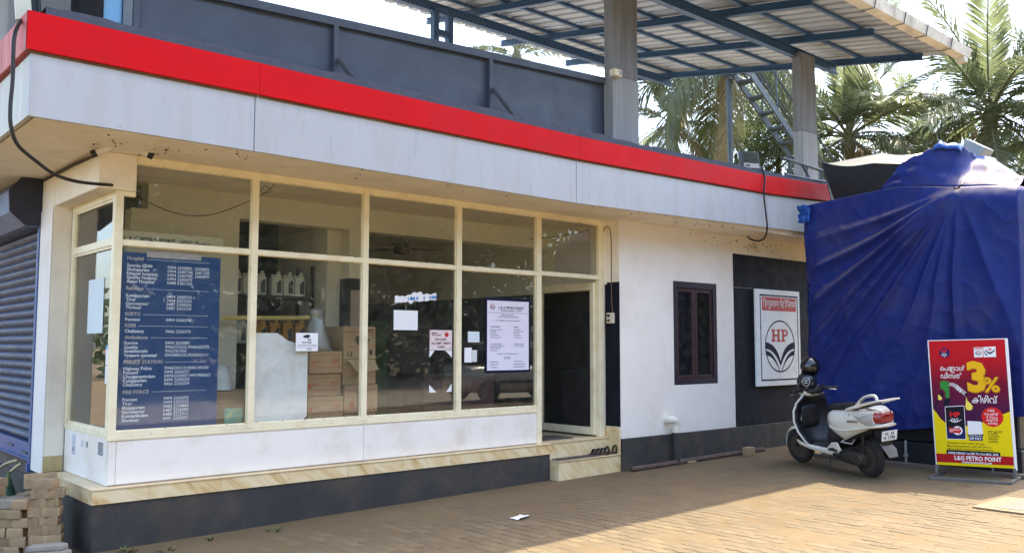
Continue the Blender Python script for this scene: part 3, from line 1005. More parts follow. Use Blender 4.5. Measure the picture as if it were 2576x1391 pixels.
# twin steel posts under the rear beam
tp = thing('steel_ladder_post', 'twin blue steel post with cross ties rising above the grey sheet screen', 'post', (8.5, 11.05, 3.3))
xa_, xb_ = (8.115,11.050,6.728)[0], (8.402,11.050,6.799)[0]
for x in (xa_, xb_):
    g = MB(); g.bar((x, 11.05, 3.3), (x, 11.05, rz(11.05) - 0.225), 0.10, 0.10, (1, 0, 0)); obj('post', g, M_bluesteel, tp)
for z in ((8.243,11.050,6.589)[2], (8.240,11.050,6.956)[2], 4.9):
    g = MB(); g.box(xa_ + 0.051, xb_ - 0.051, 11.0, 11.08, z - 0.05, z + 0.05); obj('cross_tie', g, M_bluesteel, tp)

# ------------------------------------------------------------------ grey sheet screen along the terrace edge
SY = 7.42
SC = thing('sheet_screen', 'dark blue grey sheet metal screen standing behind the red fascia', 'screen', (5.2, SY, 3.31))
def sz(x): return 4.70 + (x - 2.4) * 0.052
spx = [2.36, 4.245, 6.225, 8.235]
seams = [2.36, 3.24, 4.245, 5.13, 6.225, 7.2, 8.24]
for i in range(6):
    a, b = seams[i] - 0.004, seams[i + 1] + 0.004
    g = MB(); rows = []
    for j in range(9):
        v = j / 8
        row = []
        for k in range(11):
            x = a + (b - a) * k / 10
            d = 0.014 * noise.noise(Vector((x * 1.6, v * 2.2, i * 3.1))) * math.sin(PI * v) * math.sin(PI * k / 10)
            row.append((x, SY + 0.03 + d + 0.006 * (i % 2), 3.5 + v * (sz(x) - 0.03 - 3.5)))
        rows.append(row)
    g.grid(rows)
    obj('sheet_panel', g, M_screen, SC, smooth=True)
for i in range(3):
    a, b = spx[i], spx[i + 1]
    g = MB(); g.bar((a, SY, sz(a) - 0.04), (b, SY, sz(b) - 0.04), 0.05, 0.08); obj('top_rail', g, M_screen, SC)
for x in spx:
    g = MB(); g.box(x - 0.025, x + 0.025, SY - 0.025, SY + 0.024, 3.5, sz(x) - 0.08); obj('post', g, M_screen, SC)
for x in spx[1:3]:
    g = MB(); g.bar((x + 0.02, SY - 0.03, sz(x) - 0.42), (x + 0.02, 6.92, 3.98), 0.04, 0.04)
    obj('brace', g, mat('grey_brace_%d' % int(x), lin(92, 92, 98), 0.6, var=0.15), SC)
# wire netting above the screen
g = MB()
for k in range(84):
    for sg in (1, -1):
        x = 2.4 + k * 0.065
        x2 = x + sg * 1.0
        a = (x, 8.6, 4.6); b = (x2, 8.6, 6.3)
        g.bar(a, b, 0.0013, 0.0013)
nn = single('wire_netting', g, M_grey, 'fine wire netting stretched between the grey screen and the canopy roof', 'netting')
# left end of the terrace: pipe, strip, dark panel, pale column
g = MB(); g.tube([(2.18, 7.42, 3.5), (2.18, 7.42, 6.3)], 0.068, 12)
single('drain_pipe', g, M_ltblue, 'light blue upright pipe at the left end of the grey screen', 'pipe', smooth=40)
g = MB(); g.box(2.255, 2.33, 7.40, 7.44, 3.4, 6.3)
single('steel_angle', g, mat('grey_steel_strip', lin(120, 128, 134), 0.6, var=0.1), 'narrow grey steel upright between blue pipe and screen', 'post')
g = MB(); g.box(2.05, 2.40, 8.28, 8.33, 3.31, 6.2)
single('dark_panel', g, mat('dark_weathered_panel', lin(62, 60, 62), 0.8, var=0.3, scale=4, stretch=(3, 3, 0.4)), 'dark weathered panel behind the light blue pipe', 'panel')
g = MB(); g.box(1.62, 1.70, 9.3, 9.6, 3.31, 6.2)
single('terrace_post', g, mat('pale_concrete_post', lin(168, 155, 138), 0.9, var=0.2, scale=5, bump=0.004), 'pale concrete post left of the stained column', 'post')
g = MB(); g.box(1.455, 1.62, 8.7, 8.9, 3.31, 6.2)
single('terrace_post', g, mat('brown_concrete_post', lin(120, 104, 96), 0.9, var=0.2, scale=5, bump=0.004), 'brown concrete post rising from the left roof edge', 'post')
g = MB(); g.box(1.42, 1.56, 10.6, 11.0, 3.31, 6.8)
single('terrace_post', g, mat('beige_concrete_post', lin(172, 158, 138), 0.9, var=0.2, scale=5, bump=0.004), 'tall beige concrete post at the far left above the faded red strip', 'post')
g = MB(); g.bar((1.391,6.720,3.856), (1.358,6.720,4.167), 0.10, 0.03, (0, 1, 0))
single('conduit_channel', g, mat('pale_green_channel', lin(205, 206, 188), 0.5, var=0.06), 'pale flat channel leaning on the roof corner above the red strip', 'channel')
g = MB()
for k in range(5):
    a = (1.451,6.800,3.923); b = (1.434,6.800,4.215)
    g.tube([(a[0] + 0.022 * k - 0.03, a[1] + 0.01 * (k % 2), a[2] - 0.05), (b[0] + 0.02 * k - 0.03, b[1], b[2])], 0.014, 6)
single('cable_bundle', g, mat('dark_green_cable', lin(38, 46, 52), 0.5, var=0.1), 'bundle of dark cables rising beside the pale channel at the roof corner', 'cables')
# hanging hose from the roof corner to the window beam
pts = [(1.387,6.750,3.875), (1.340,6.620,3.787), (1.303,6.530,3.690), (1.291,6.500,3.583), (1.295,6.500,3.367), (1.289,6.500,3.176), (1.299,6.500,3.044), (1.356,6.560,2.942), (1.500,6.700,2.876), (1.678,6.900,2.831), (1.894,7.100,2.833), (2.198,7.330,2.878)]
def smooth_path(p, n=6):
    p = [Vector(q) for q in p]
    out = []
    for i in range(len(p) - 1):
        p0, p1, p2, p3 = p[max(i - 1, 0)], p[i], p[i + 1], p[min(i + 2, len(p) - 1)]
        for k in range(n):
            t = k / n
            out.append(0.5 * ((2 * p1) + (p2 - p0) * t + (2 * p0 - 5 * p1 + 4 * p2 - p3) * t * t + (3 * p1 - p0 - 3 * p2 + p3) * t ** 3))
    out.append(p[-1])
    return out
g = MB(); g.tube(smooth_path(pts), 0.013, 8)
single('hose', g, M_cable, 'thick black cable hanging from the roof corner to the corner of the windows', 'cable', smooth=True)
g = MB(); g.tube([(2.085, 8.98, 3.135), (2.088, 8.0, 3.135), (2.09, 7.30, 3.12)], 0.012, 6)
single('conduit', g, mat('grey_brown_conduit', lin(70, 62, 58), 0.8, var=0.1), 'thin dark conduit along the soffit edge above the left window', 'cable')
# surveillance cameras under the soffit
def cctv(loc, d, label):
    t = thing('security_camera', label, 'camera', loc, (0, 0, 0), 'small white cameras under the soffit')
    d = Vector(d).normalized()
    g = MB(); g.tube([Vector((0, 0, 0.06)), Vector((0, 0, 0.0))], 0.012, 8); g.lathe([(0.028, 0.055), (0.028, 0.066)], n=12)
    obj('bracket', g, M_grey, t, local=True)
    g = MB(); g.tube([-d * 0.04, d * 0.075], 0.027, 12)
    obj('housing', g, M_whiteplastic, t, local=True, smooth=40)
    g = MB(); g.tube([d * 0.076, d * 0.115], 0.030, 12)
    obj('lens_hood', g, M_blk, t, local=True, smooth=40)
    return t
M_whiteplastic = mat('white_plastic', lin(220, 216, 208), 0.5, var=0.05)
cctv((2.116,7.250,3.146), (-0.80, 0.30, -0.45), 'small white camera with black hood, pointing left, at the beam corner')
cctv((2.177,7.050,3.213), (-0.2, -0.4, 0.35), 'small camera high on the soffit, pointing straight out')
cctv((2.372,7.250,3.175), (0.85, -0.35, -0.38), 'small white camera with black hood, pointing right, at the beam corner')
# floodlight on the parapet with its cable
fl = thing('floodlight', 'grey square floodlight standing on the parapet above the red strip', 'floodlight', (10.22, 6.66, 3.97))
pf_ = Pl((10.22, 6.66, 3.99), (0.96, -0.28, 0.03), (-0.10, 0.05, 1.0))
g = MB(); pf_.plate(g, -0.15, 0.15, 0.0, 0.24, -0.05, 0.02)
obj('housing', g, M_dkmetal, fl, bevel=0.008)
g = MB(); pf_.rect(g, -0.125, 0.125, 0.085, 0.225, 0.023)
obj('lens', g, mat('floodlight_glass', lin(70, 72, 66), 0.1, var=0.1), fl)
g = MB(); pf_.plate(g, -0.13, 0.13, 0.015, 0.078, 0.02, 0.024)
obj('driver_cover', g, mat('pale_grey_cover', lin(176, 174, 170), 0.4, var=0.04), fl)
g = MB(); pf_.plate(g, -0.10, -0.03, 0.035, 0.055, 0.024, 0.026)
obj('emblem', g, M_ink, fl)
g = MB(); g.tube(smooth_path([(10.385,6.600,4.010), (10.285,6.490,3.871), (10.240,6.480,3.621), (10.278,6.480,3.355), (10.331,6.500,3.174), (10.486,6.650,3.066), (10.630,6.850,3.062), (10.664,7.000,3.112), (10.805,7.150,3.206)]), 0.012, 8)
single('cable', g, M_cable, 'black cable drooping from the floodlight over the fascia to the wall', 'cable', smooth=True)
# socket box on the column
g = MB(); g.box(8.06, 8.20, 7.18, 7.275, 4.97, 5.06)
sb = thing('socket_box', 'cream socket box fixed on the concrete column beside the screen', 'socket', (8.13, 7.23, 4.97))
obj('box', g, mat('cream_plastic', lin(220, 208, 176), 0.45, var=0.04), sb, bevel=0.006)
g = MB(); g.box(8.145, 8.185, 7.176, 7.18, 4.99, 5.04); obj('switch', g, M_grey, sb)
# pipe railing near the far end of the terrace
rl = thing('pipe_railing', 'short dark pipe railing on the terrace edge in front of the second column', 'railing', (11.7, 6.78, 3.95))
A, Bq = (11.210,6.780,4.306), (12.407,6.780,4.268)
A2, B2 = (11.285,6.780,4.071), (12.398,6.780,4.106)
for nm, a, b in (('top_rail', A, Bq), ('bottom_rail', A2, B2)):
    g = MB(); g.tube([a, b], 0.026, 8); obj(nm, g, M_dkmetal, rl, smooth=40)
for t in (0.15, 0.55, 0.9):
    a = Vector(A).lerp(Vector(Bq), t); g = MB(); g.tube([a, (a.x + 0.02, a.y, 3.92)], 0.022, 8); obj('upright', g, M_dkmetal, rl, smooth=40)
a = Vector(A).lerp(Vector(Bq), 0.45); g = MB(); g.tube([a, (a.x + 0.35, a.y, 3.95)], 0.022, 8); obj('brace', g, M_dkmetal, rl, smooth=40)

# steel stair to the upper landing
st_ = thing('steel_stair', 'dark steel stair with landing and handrails between the two columns', 'stair', (15.5, 10.5, 3.3))
M_stair = mat('grey_green_steel', lin(62, 74, 82), 0.5, var=0.12, scale=4)
top1, bot1 = Vector((16.284,11.000,7.612)), Vector((18.570,11.000,6.036))
y0, y1 = 10.62, 11.0
top0 = Vector((top1.x, y0, top1.z)); dv = (bot1 - top1); bot0 = top0 + dv * ((top1.z - 3.4) / -dv.z)
for yy_ in (y0, y1):
    g = MB(); g.bar((top0.x, yy_, top0.z), (bot0.x, yy_, bot0.z), 0.04, 0.16); obj('stringer', g, M_stair, st_)
    g = MB()
    h0 = Vector((top0.x + 0.35, yy_, top0.z + 0.55)); h1 = Vector((bot0.x + 0.1, yy_, bot0.z + 1.05))
    g.tube([h0, h1], 0.03, 6); g.tube([h0 - Vector((0, 0, 0.45)), h1 - Vector((0, 0, 0.45))], 0.022, 6)
    obj('handrail', g, M_stair, st_)
    for t in (0.18, 0.45, 0.72, 0.98):
        p = top0.lerp(bot0, t); g = MB(); g.tube([(p.x, yy_, p.z), (p.x, yy_, p.z + 1.0)], 0.022, 6); obj('baluster', g, M_stair, st_)
for i in range(15):
    t = (i + 0.6) / 15.0
    p = top0.lerp(bot0, t); g = MB(); g.box(p.x - 0.12, p.x + 0.14, y0 + 0.03, y1 - 0.03, p.z - 0.02, p.z + 0.02); obj('tread', g, M_stair, st_)
LZ = top0.z - 0.02
for i in range(4):
    x = top0.x - 0.15 - i * 0.30
    g = MB(); g.box(x - 0.12, x + 0.12, y0, y1, LZ - 0.03, LZ); obj('landing_slat', g, M_stair, st_)
g = MB(); g.box(top0.x - 1.3, top0.x, y0 - 0.06, y0 - 0.001, LZ - 0.12, LZ)
obj('landing_beam', g, M_stair, st_)
g = MB(); g.box(top0.x - 1.3, top0.x, y1 + 0.001, y1 + 0.06, LZ - 0.12, LZ)
obj('landing_beam', g, M_stair, st_)
g = MB(); g.tube([(top0.x - 0.05, y1 + 0.1, LZ - 0.02), (top0.x - 0.02, y1 + 0.1, 0)], 0.06, 8)
obj('support_post', g, M_stair, st_)

# ------------------------------------------------------------------ things on the front wall
# petal sign
SGP = Pl((11.0, YW - 0.05, 1.02), (1, 0, 0), (0, 0, 1))
sw_, sh_ = 1.18, 1.405
sg = thing('wall_sign', 'silver portrait sign with red letters and dark petal oval on the black wall', 'sign', (11.59, YW, 1.02))
g = MB(); SGP.plate(g, 0, sw_, 0, sh_, -0.04, 0.0); obj('board', g, M_silver, sg, bevel=0.006)
gn, gr, gw = MB(), MB(), MB()
bx0, bx1, by0, by1 = 0.095, sw_ - 0.06, 0.075, sh_ - 0.075
for a, b, c, d in ((bx0, bx1, by0, by0 + 0.022), (bx0, bx1, by1 - 0.022, by1), (bx0, bx0 + 0.022, by0 + 0.022, by1 - 0.022), (bx1 - 0.022, bx1, by0 + 0.022, by1 - 0.022)):
    SGP.rect(gn, a, b, c, d, 0.001)
ry0_, ry1_ = by1 - 0.235, by1 - 0.035
SGP.rect(gr, bx0 + 0.055, bx1 - 0.05, ry0_, ry1_, 0.001)
cxs = (bx0 + bx1) / 2
hp_logo(SGP, cxs + 0.005, by0 + 0.50, 0.405, gn, gr, 0.001, 0.055, 0.385)
# Devanagari word in visual order: pre-base vowel signs first, half letters clipped
seq = [('ि', None, 0.62), ('ह', None, 1), ('न', 0.62, 1), ('द', None, 1), ('ु', None, 0), ('स', 0.64, 1), ('त', None, 1), ('ा', None, 1), ('न', None, 1), (' ', None, 0), ('प', None, 1), ('े', None, 0), ('ट', None, 1), ('^', None, 0), ('ो', None, 1), ('ि', None, 0.55), ('ल', None, 1), ('य', None, 1), ('म', None, 1)]
def deva(pl, mb, a0, a1, b, h, d):
    pos, out = 0.0, []
    for ch, cl, adv in seq:
        if ch == ' ': pos += 0.25; continue
        if ch == '^':
            out.append(('caret', pos - 0.42, None, None)); continue
        vs, fs = glyphs(ch, 0.006, cl)
        x0 = min(v[0] for v in vs); x1 = max(v[0] for v in vs)
        w = x1 - x0
        if adv == 0:
            out.append((ch, pos - w - (0.08 if ch == 'े' else 0.12), vs, fs)); continue
        out.append((ch, pos, vs, fs))
        pos += (w if adv == 1 else w * adv) - 0.015
    k = (a1 - a0) / pos
    for ch, p, vs, fs in out:
        if ch == 'caret':
            for sg_ in (-1, 1):
                mb.add([pl.p(a0 + (p) * k, b - 0.02 * h, d), pl.p(a0 + p * k, b + 0.05 * h, d), pl.p(a0 + (p + sg_ * 0.13) * k, b - 0.13 * h, d), pl.p(a0 + (p + sg_ * 0.13) * k, b - 0.20 * h, d)], [(0, 1, 2, 3)])
            continue
        x0 = min(v[0] for v in vs)
        mb.add([pl.p(a0 + (p + x - x0) * k, b + y * h / 0.69, d) for x, y in vs], fs)
deva(SGP, gw, bx0 + 0.075, bx1 - 0.065, ry0_ + 0.06, 0.093, 0.003)
obj('border_and_petals', gn, M_navyink, sg, fix=False)
obj('red_print', gr, M_redink, sg, fix=False)
obj('lettering', gw, M_whiteink, sg, fix=False)
# dark line of the black cladding
g = MB(); g.box(10.52, 10.985, YW - 0.010, YW + 0.003, 2.424, 2.4285)
single('cladding_joint', g, M_grey, 'thin joint line across the black painted wall left of the sign', 'joint')
# drain pipe with elbow in the wall base
dp = thing('waste_pipe', 'short white elbow pipe turning into a dark painted downpipe at the wall base', 'pipe', (9.06, 7.1, 0.09))
g = MB(); g.tube(smooth_path([(8.98, YW + 0.02, 0.655), (8.985, 7.12, 0.66), (9.03, 7.085, 0.655), (9.06, 7.085, 0.60), (9.06, 7.085, 0.50)]), 0.05, 12); g.lathe([(0.058, 0), (0.058, 0.04)], (9.06, 7.085, 0.50), n=12)
obj('elbow', g, mat('white_pvc', lin(226, 220, 205), 0.4, var=0.05), dp, smooth=40)
g = MB(); g.tube([(9.06, 7.085, 0.50), (9.07, 7.08, 0.05)], 0.05, 12)
obj('downpipe', g, M_dado, dp, smooth=40)
# switch box with its cable on the wall end by the door
sp_ = (8.090,7.305,1.940)
sx = thing('switch_box', 'small cream switch box with a loose wire on the black wall end by the door', 'switch', (8.09, sp_[1], sp_[2] - 0.065))
g = MB(); g.box(8.06, 8.108, sp_[1] - 0.05, sp_[1] + 0.05, sp_[2] - 0.065, sp_[2] + 0.065); obj('box', g, mat('cream_switch', lin(224, 214, 192), 0.45, var=0.05), sx, bevel=0.006)
for dz_, m_ in ((0.03, M_ink), (-0.03, mat('red_brown_knob', lin(110, 60, 58), 0.5))):
    g = MB(); g.tube([(8.062, sp_[1] + 0.01, sp_[2] + dz_), (8.045, sp_[1] + 0.012, sp_[2] + dz_)], 0.018, 10); obj('knob', g, m_, sx)
g = MB(); g.tube(smooth_path([(8.04, 7.372, 3.02), (8.06, 7.36, 3.07), (8.10, 7.33, 3.06), (8.103, sp_[1], 2.9), (8.103, sp_[1], 2.5), (8.103, sp_[1], 2.2), (8.10, sp_[1] - 0.02, sp_[2] + 0.06)]), 0.006, 6)
obj('wire', g, mat('brown_wire', lin(120, 95, 66), 0.6), sx)
# thermometer-like dispenser on the dark wall behind the door
wd = thing('wall_device', 'small grey wall device with a dark display seen in the doorway', 'device', (8.18, 8.3, 1.5))
g = MB(); g.box(8.15, 8.185, 8.70, 8.84, 1.58, 1.87); obj('case', g, M_grey, wd, bevel=0.005)
g = MB(); g.box(8.146, 8.15, 8.72, 8.82, 1.66, 1.79); obj('display', g, M_dkmetal, wd)
# emergency number board
BP = Pl((2.315, YG + 0.030, 0.918), (1, 0, 0), (0, 0, 1))
bw, bh = 0.845, 1.445
eb = thing('number_board', 'blue board of emergency phone numbers standing inside the left front pane', 'board', (2.74, YG + 0.05, 0.918))
BPi = Pl((2.315, YG + 0.060, 0.918), (1, 0, 0), (0, 0, 1))
g = MB(); BPi.plate(g, 0, bw, 0, bh, -0.01, 0.0)
obj('panel', g, mat('blue_board', lin(14, 66, 122), 0.35, var=0.06, scale=2), eb)
gt, gh = MB(), MB()
rows = [('H', 'Hospital', 84), ('T', 'Sunrise CKM', '0494 2650881, 2650882', 118), ('T', 'Shukapuram', '0494 2680748, 2681348', 137), ('T', 'Edappal hospitals', '0494 2680788, 2680899', 156), ('T', 'Quality Hospital', '0494 2680690', 175), ('T', 'Ansar Hospital', '0488 5281320', 194),
        ('H', 'Railways', 228), ('T', 'Kuttippuram', '0494 2688324', 262), ('T', 'Tirur', '0494 2422240', 281), ('T', 'Guruvayoor', '0487 2584300', 300), ('T', 'Thrissur', '0487 2423150', 319),
        ('H', 'KSRTC', 351), ('T', 'Ponnani', '0494 2666396', 376), ('H', 'KSEB', 406), ('T', 'Chalissery', '0466 2256270', 432),
        ('H', 'Ambulance', 462), ('T', 'Sunrise', '0494 2650881', 488), ('T', 'Quality', '9946753535,9946260270', 508), ('T', 'Sevabharathi', '9562761903', 527), ('T', 'Vyapara vyavasayi', '8943882530,9526801111', 547),
        ('H', 'POLICE STATION', 580), ('T', 'Highway Police', '9946500110,9846100100', 610), ('T', 'Ponnani', '0494 2666037', 629), ('T', 'Changaramkulam', '04942650437,9497980653', 648), ('T', 'Kuttippuram', '0494 2608250', 667), ('T', 'Chalissery', '0466 2256254', 686),
        ('H', 'FIRE FORCE', 722), ('T', 'Ponnani', '0494 2666002', 756), ('T', 'Tirur', '0494 2422333', 775), ('T', 'Malappuram', '0483 2734800', 795), ('T', 'Guruvayoor', '0487 2556300', 814), ('T', 'Kunnamkulam', '0488 5222511', 833), ('T', 'Shoranur', '0491 2222501', 853)]
for r in rows:
    y = bh - (r[-1] - 55) / 830.0 * bh * 0.985
    if r[0] == 'H':
        w = BPi.text(gh, r[1], 0.055, y - 0.013, 0.028, d=0.0012, bold=0.035)
        BPi.rect(gt, 0.055 + w + 0.02, bw - 0.10, y - 0.004, y - 0.0015, 0.001)
    else:
        BPi.text(gt, r[1], 0.055, y - 0.013, 0.0255, d=0.001, bold=0.02)
        BPi.text(gt, r[2], 0.385, y - 0.013, 0.0255, d=0.001, bold=0.006)
obj('lettering', gt, mat('pale_board_letters', lin(235, 240, 248), 0.6, var=0), eb, fix=False)
obj('heading_lettering', gh, M_greyink, eb, fix=False)
g = MB(); BPi.plate(g, 0.21, 0.67, bh - 0.035, bh + 0.028, 0.0, 0.004)
obj('heading_plate', g, M_greyink, eb, bevel=0.003)
# paper notices on the glass; each is a thing of its own
GP = Pl((0, YG + 0.034, 0), (1, 0, 0), (0, 0, 1))
def notice(name, x0, x1, z0, z1, label, m=None, cat='notice', th=0.002, pl=GP):
    g = MB(); pl.plate(g, x0, x1, z0, z1, 0.001, 0.001 + th)
    t = thing(name, label, cat, tuple(pl.p((x0 + x1) / 2, z0)))
    obj('sheet', g, m or M_paper, t)
    return t
n = notice('shop_notice', 6.160, 6.828, 1.300, 2.128, 'white notice with dark blue border on the rightmost window pane', M_navyink, 'notice', 0.004)
g = MB(); GP.rect(g, 6.185, 6.805, 1.328, 2.098, 0.0062); obj('paper', g, mat('pale_lilac_paper', lin(226, 220, 232), 0.7, var=0.02), n)
gt = MB()
def nt(s, fx, fy, h, al='L', bold=0.015, w=None):
    GP.text(gt, s, 6.185 + fx * 0.62, 2.098 - fy * 0.77, h, w, al, 0.0072, bold)
nt('L & G PETRO POINT', 0.265, 0.115, 0.026, 'L', 0.03, 0.38)
nt('Changaramkulam - 679591', 0.315, 0.147, 0.015, 'L', 0.02, 0.315)
GP.rect(gt, 6.195, 6.795, 2.098 - 0.176 * 0.77, 2.098 - 0.172 * 0.77, 0.0072)
nt('EXPLOSIVE LICENSE NO :', 0.49, 0.21, 0.012, 'C'); nt('Petrol / Diesel-P/SC/KL/14/1867 (P173868)', 0.49, 0.24, 0.012, 'C')
nt('In case of suggestions or complaints, please contact', 0.49, 0.29, 0.012, 'C')
for fx, col in ((0.075, [('SALES OFFICER', 0.385, 0.014), ('Sales Officer', 0.447, 0.011), ('HPCL Elathur', 0.475, 0.011), ('Kozhikode-673 303', 0.503, 0.011), ('TOLL FREE HELPLINE', 0.63, 0.012), ('Petrol : 155233, 1800-2333-555', 0.66, 0.011), ('CLUB HP HELP LINE', 0.687, 0.012), ('Complaint Book', 0.885, 0.012), ('Filter Paper Test', 0.925, 0.012), ('5 Ltrs. Measure', 0.965, 0.012)]),
                (0.63, [('DEALER', 0.385, 0.014), ('Nannamukku', 0.475, 0.011), ('Changaramkulam', 0.503, 0.011), ('WORKING HOURS', 0.63, 0.012), ('5.00 am to 11.00 Night', 0.66, 0.011), ('Free Air, First Aid', 0.88, 0.012), ('Toilet, Density Test Kit', 0.922, 0.012), ('Purified Drinking Water', 0.96, 0.012)])):
    for s, fy, h in col: nt(s, fx, fy, h)
for fx, fy, w in ((0.075, 0.412, 0.19), (0.075, 0.524, 0.16), (0.63, 0.408, 0.11), (0.63, 0.437, 0.17), (0.63, 0.524, 0.15), (0.075, 0.71, 0.13)):
    for k in range(int(w / 0.022)):
        GP.rect(gt, 6.185 + fx * 0.62 + k * 0.022, 6.185 + fx * 0.62 + k * 0.022 + 0.015, 2.098 - fy * 0.77 - 0.008, 2.098 - fy * 0.77 - 0.001, 0.0072)
nt('Please visit : www.hindustanpetroleum.com', 0.49, 0.77, 0.012, 'C'); nt('AVAILABLE', 0.47, 0.825, 0.013, 'C')
GP.rect(gt, 6.42, 6.53, 2.098 - 0.838 * 0.77, 2.098 - 0.835 * 0.77, 0.0072)
obj('lettering', gt, M_navyink, n, fix=False)
ga, gb = MB(), MB()
hp_logo(GP, 6.262, 2.03, 0.036, ga, gb, 0.0072, 0.08)
obj('emblem', ga, M_navyink, n, fix=False); obj('emblem_letters', gb, M_redink, n, fix=False)
n = notice('camera_notice', 3.885, 4.112, 1.548, 1.716, 'white notice with a black camera drawing on the second front pane')
gt = MB()
GP.poly(gt, [(3.96, 1.690), (4.00, 1.702), (4.03, 1.696), (4.025, 1.675), (3.985, 1.668), (3.958, 1.676)], 0.005)
GP.rect(gt, 4.005, 4.012, 1.65, 1.672, 0.005); GP.rect(gt, 4.005, 4.035, 1.648, 1.655, 0.005); GP.rect(gt, 4.033, 4.038, 1.642, 1.662, 0.005)
GP.text(gt, 'Smile Please', 3.998, 1.622, 0.014, None, 'C', 0.005, 0.03)
GP.text(gt, 'You are Under CCTV Surveillance', 3.998, 1.598, 0.010, 0.2, 'C', 0.005, 0.02)
GP.rect(gt, 3.895, 4.102, 1.581, 1.583, 0.005)
GP.text(gt, 'Global', 4.02, 1.562, 0.013, None, 'C', 0.005, 0.02, None, 0.25)
obj('lettering', gt, M_ink, n, fix=False)
notice('blank_notice', 4.961, 5.256, 1.757, 1.957, 'blank white sheet taped on the third front pane, below the torn sticker')
n = notice('card_notice', 5.410, 5.702, 1.552, 1.762, 'pinkish stained notice about debit and credit cards beside the last mullion', mat('pink_stained_paper', lin(226, 206, 206), 0.7, var=0.08, scale=20, dirt=lin(190, 120, 120), dscale=12, damt=0.4))
gt = MB()
GP.rect(gt, 5.435, 5.50, 1.728, 1.738, 0.005)
GP.text(gt, 'VISA / Rupay', 5.435, 1.705, 0.016, 0.12, 'L', 0.005, 0.02)
GP.text(gt, 'WE ACCEPT', 5.556, 1.655, 0.020, 0.145, 'C', 0.005, 0.02)
GP.text(gt, 'ALL DEBIT  CREDIT', 5.556, 1.615, 0.020, 0.245, 'C', 0.005, 0.02)
GP.text(gt, 'CARDS', 5.556, 1.577, 0.020, None, 'C', 0.005, 0.02)
obj('lettering', gt, M_ink, n, fix=False)
g = MB(); GP.disc(g, 5.63, 1.714, 0.025, 0.005); obj('red_dot', g, M_redink, n)
# paper corners left on the glass
for i, (p, lab) in enumerate(((((5.410, 1.548), (5.410, 1.475), (5.475, 1.548)), 'white paper corner left under the card notice, left one'), (((5.702, 1.548), (5.702, 1.475), (5.615, 1.548)), 'white paper corner left under the card notice, right one'),
        (((5.410, 1.115), (5.410, 1.195), (5.50, 1.115)), 'white paper corner low on the third pane, left one'), (((5.702, 1.115), (5.702, 1.20), (5.63, 1.115)), 'white paper corner low on the third pane, right one'))):
    g = MB(); g.slab([tuple(GP.p(a, b, 0.001)) for a, b in p], tuple(GP.n * 0.0015)); single('paper_corner', g, M_paper, lab, 'paper scrap', 'torn paper corners on the third pane')
notice('small_notice', 5.918, 6.078, 1.637, 1.752, 'small pale notice with blue print at the left of the rightmost pane', mat('pale_blue_paper', lin(214, 224, 228), 0.7, var=0.1, scale=40))
notice('paper_slip', 5.872, 5.972, 1.42, 1.578, 'taller blank white slip low on the rightmost pane', None)
notice('paper_slip', 5.976, 6.045, 1.425, 1.552, 'shorter grey white slip beside the taller blank slip', mat('grey_paper', lin(210, 210, 208), 0.7, var=0.04))
# torn blue and white sticker
g1, g2 = MB(), MB()
rq = random.Random(11)
up_, lo_ = [], []
for k in range(25):
    t = k / 24
    x = 4.972 + 0.52 * t
    zc = 2.060 + 0.045 * t
    up_.append((x, zc + 0.028 + 0.018 * rq.random() + (0.03 if 9 < k < 16 else 0))); lo_.append((x, zc - 0.022 - 0.016 * rq.random() - (0.02 if 8 < k < 11 else 0)))
GP.strip(g1, lo_, up_, 0.001)
for k in range(20):
    x = 5.13 + 0.35 * rq.random(); zc = 2.060 + 0.045 * (x - 4.97) / 0.52
    w = 0.008 + 0.014 * rq.random()
    GP.poly(g2, [(x, zc - 0.012), (x + w, zc - 0.015), (x + w * 1.3, zc + 0.012), (x + 0.2 * w, zc + 0.02)], 0.002 + k * 0.00005)
stt = thing('torn_sticker', 'torn white and blue sticker strip across the third front pane', 'sticker', (5.23, YG, 2.04))
obj('sheet', g1, M_paper, stt, fix=False); obj('blue_print', g2, mat('blue_print', lin(60, 130, 190), 0.5, var=0.1), stt, fix=False)
# notices on the left pane
LP = Pl((XG + 0.030, 8.54, 0), (0, -1, 0), (0, 0, 1))
notice('blank_poster', 0.42, 0.84, 1.70, 2.16, 'tall pale sheet inside the left side window', mat('pale_sheet', lin(214, 224, 226), 0.7, var=0.03), pl=LP)
n = notice('small_sticker', 0.955, 1.06, 1.44, 1.60, 'small white sticker with blue head, low on the left side window', pl=LP)
g = MB(); LP.rect(g, 0.955, 1.06, 1.57, 1.60, 0.0045); obj('blue_head', g, mat('sky_blue_print', lin(70, 150, 205), 0.5), n)
notice('small_sticker', 0.955, 1.045, 1.29, 1.435, 'small blank sticker under the blue headed one on the side window', pl=LP)
# dealer name strip high in the first pane
n = notice('name_strip', 2.32, 3.2, 2.455, 2.545, 'cream name strip with dark letters behind the transom of the first pane', mat('cream_strip', lin(190, 176, 140), 0.7, var=0.04), pl=Pl((0, YG + 0.12, 0), (1, 0, 0), (0, 0, 1)))
gt = MB(); Pl((0, YG + 0.12, 0), (1, 0, 0), (0, 0, 1)).text(gt, 'L & G PETRO POINT - HPCL Dealer', 2.36, 2.45, 0.05, 0.72, 'L', 0.005, 0.01)
obj('lettering', gt, M_ink, n, fix=False)

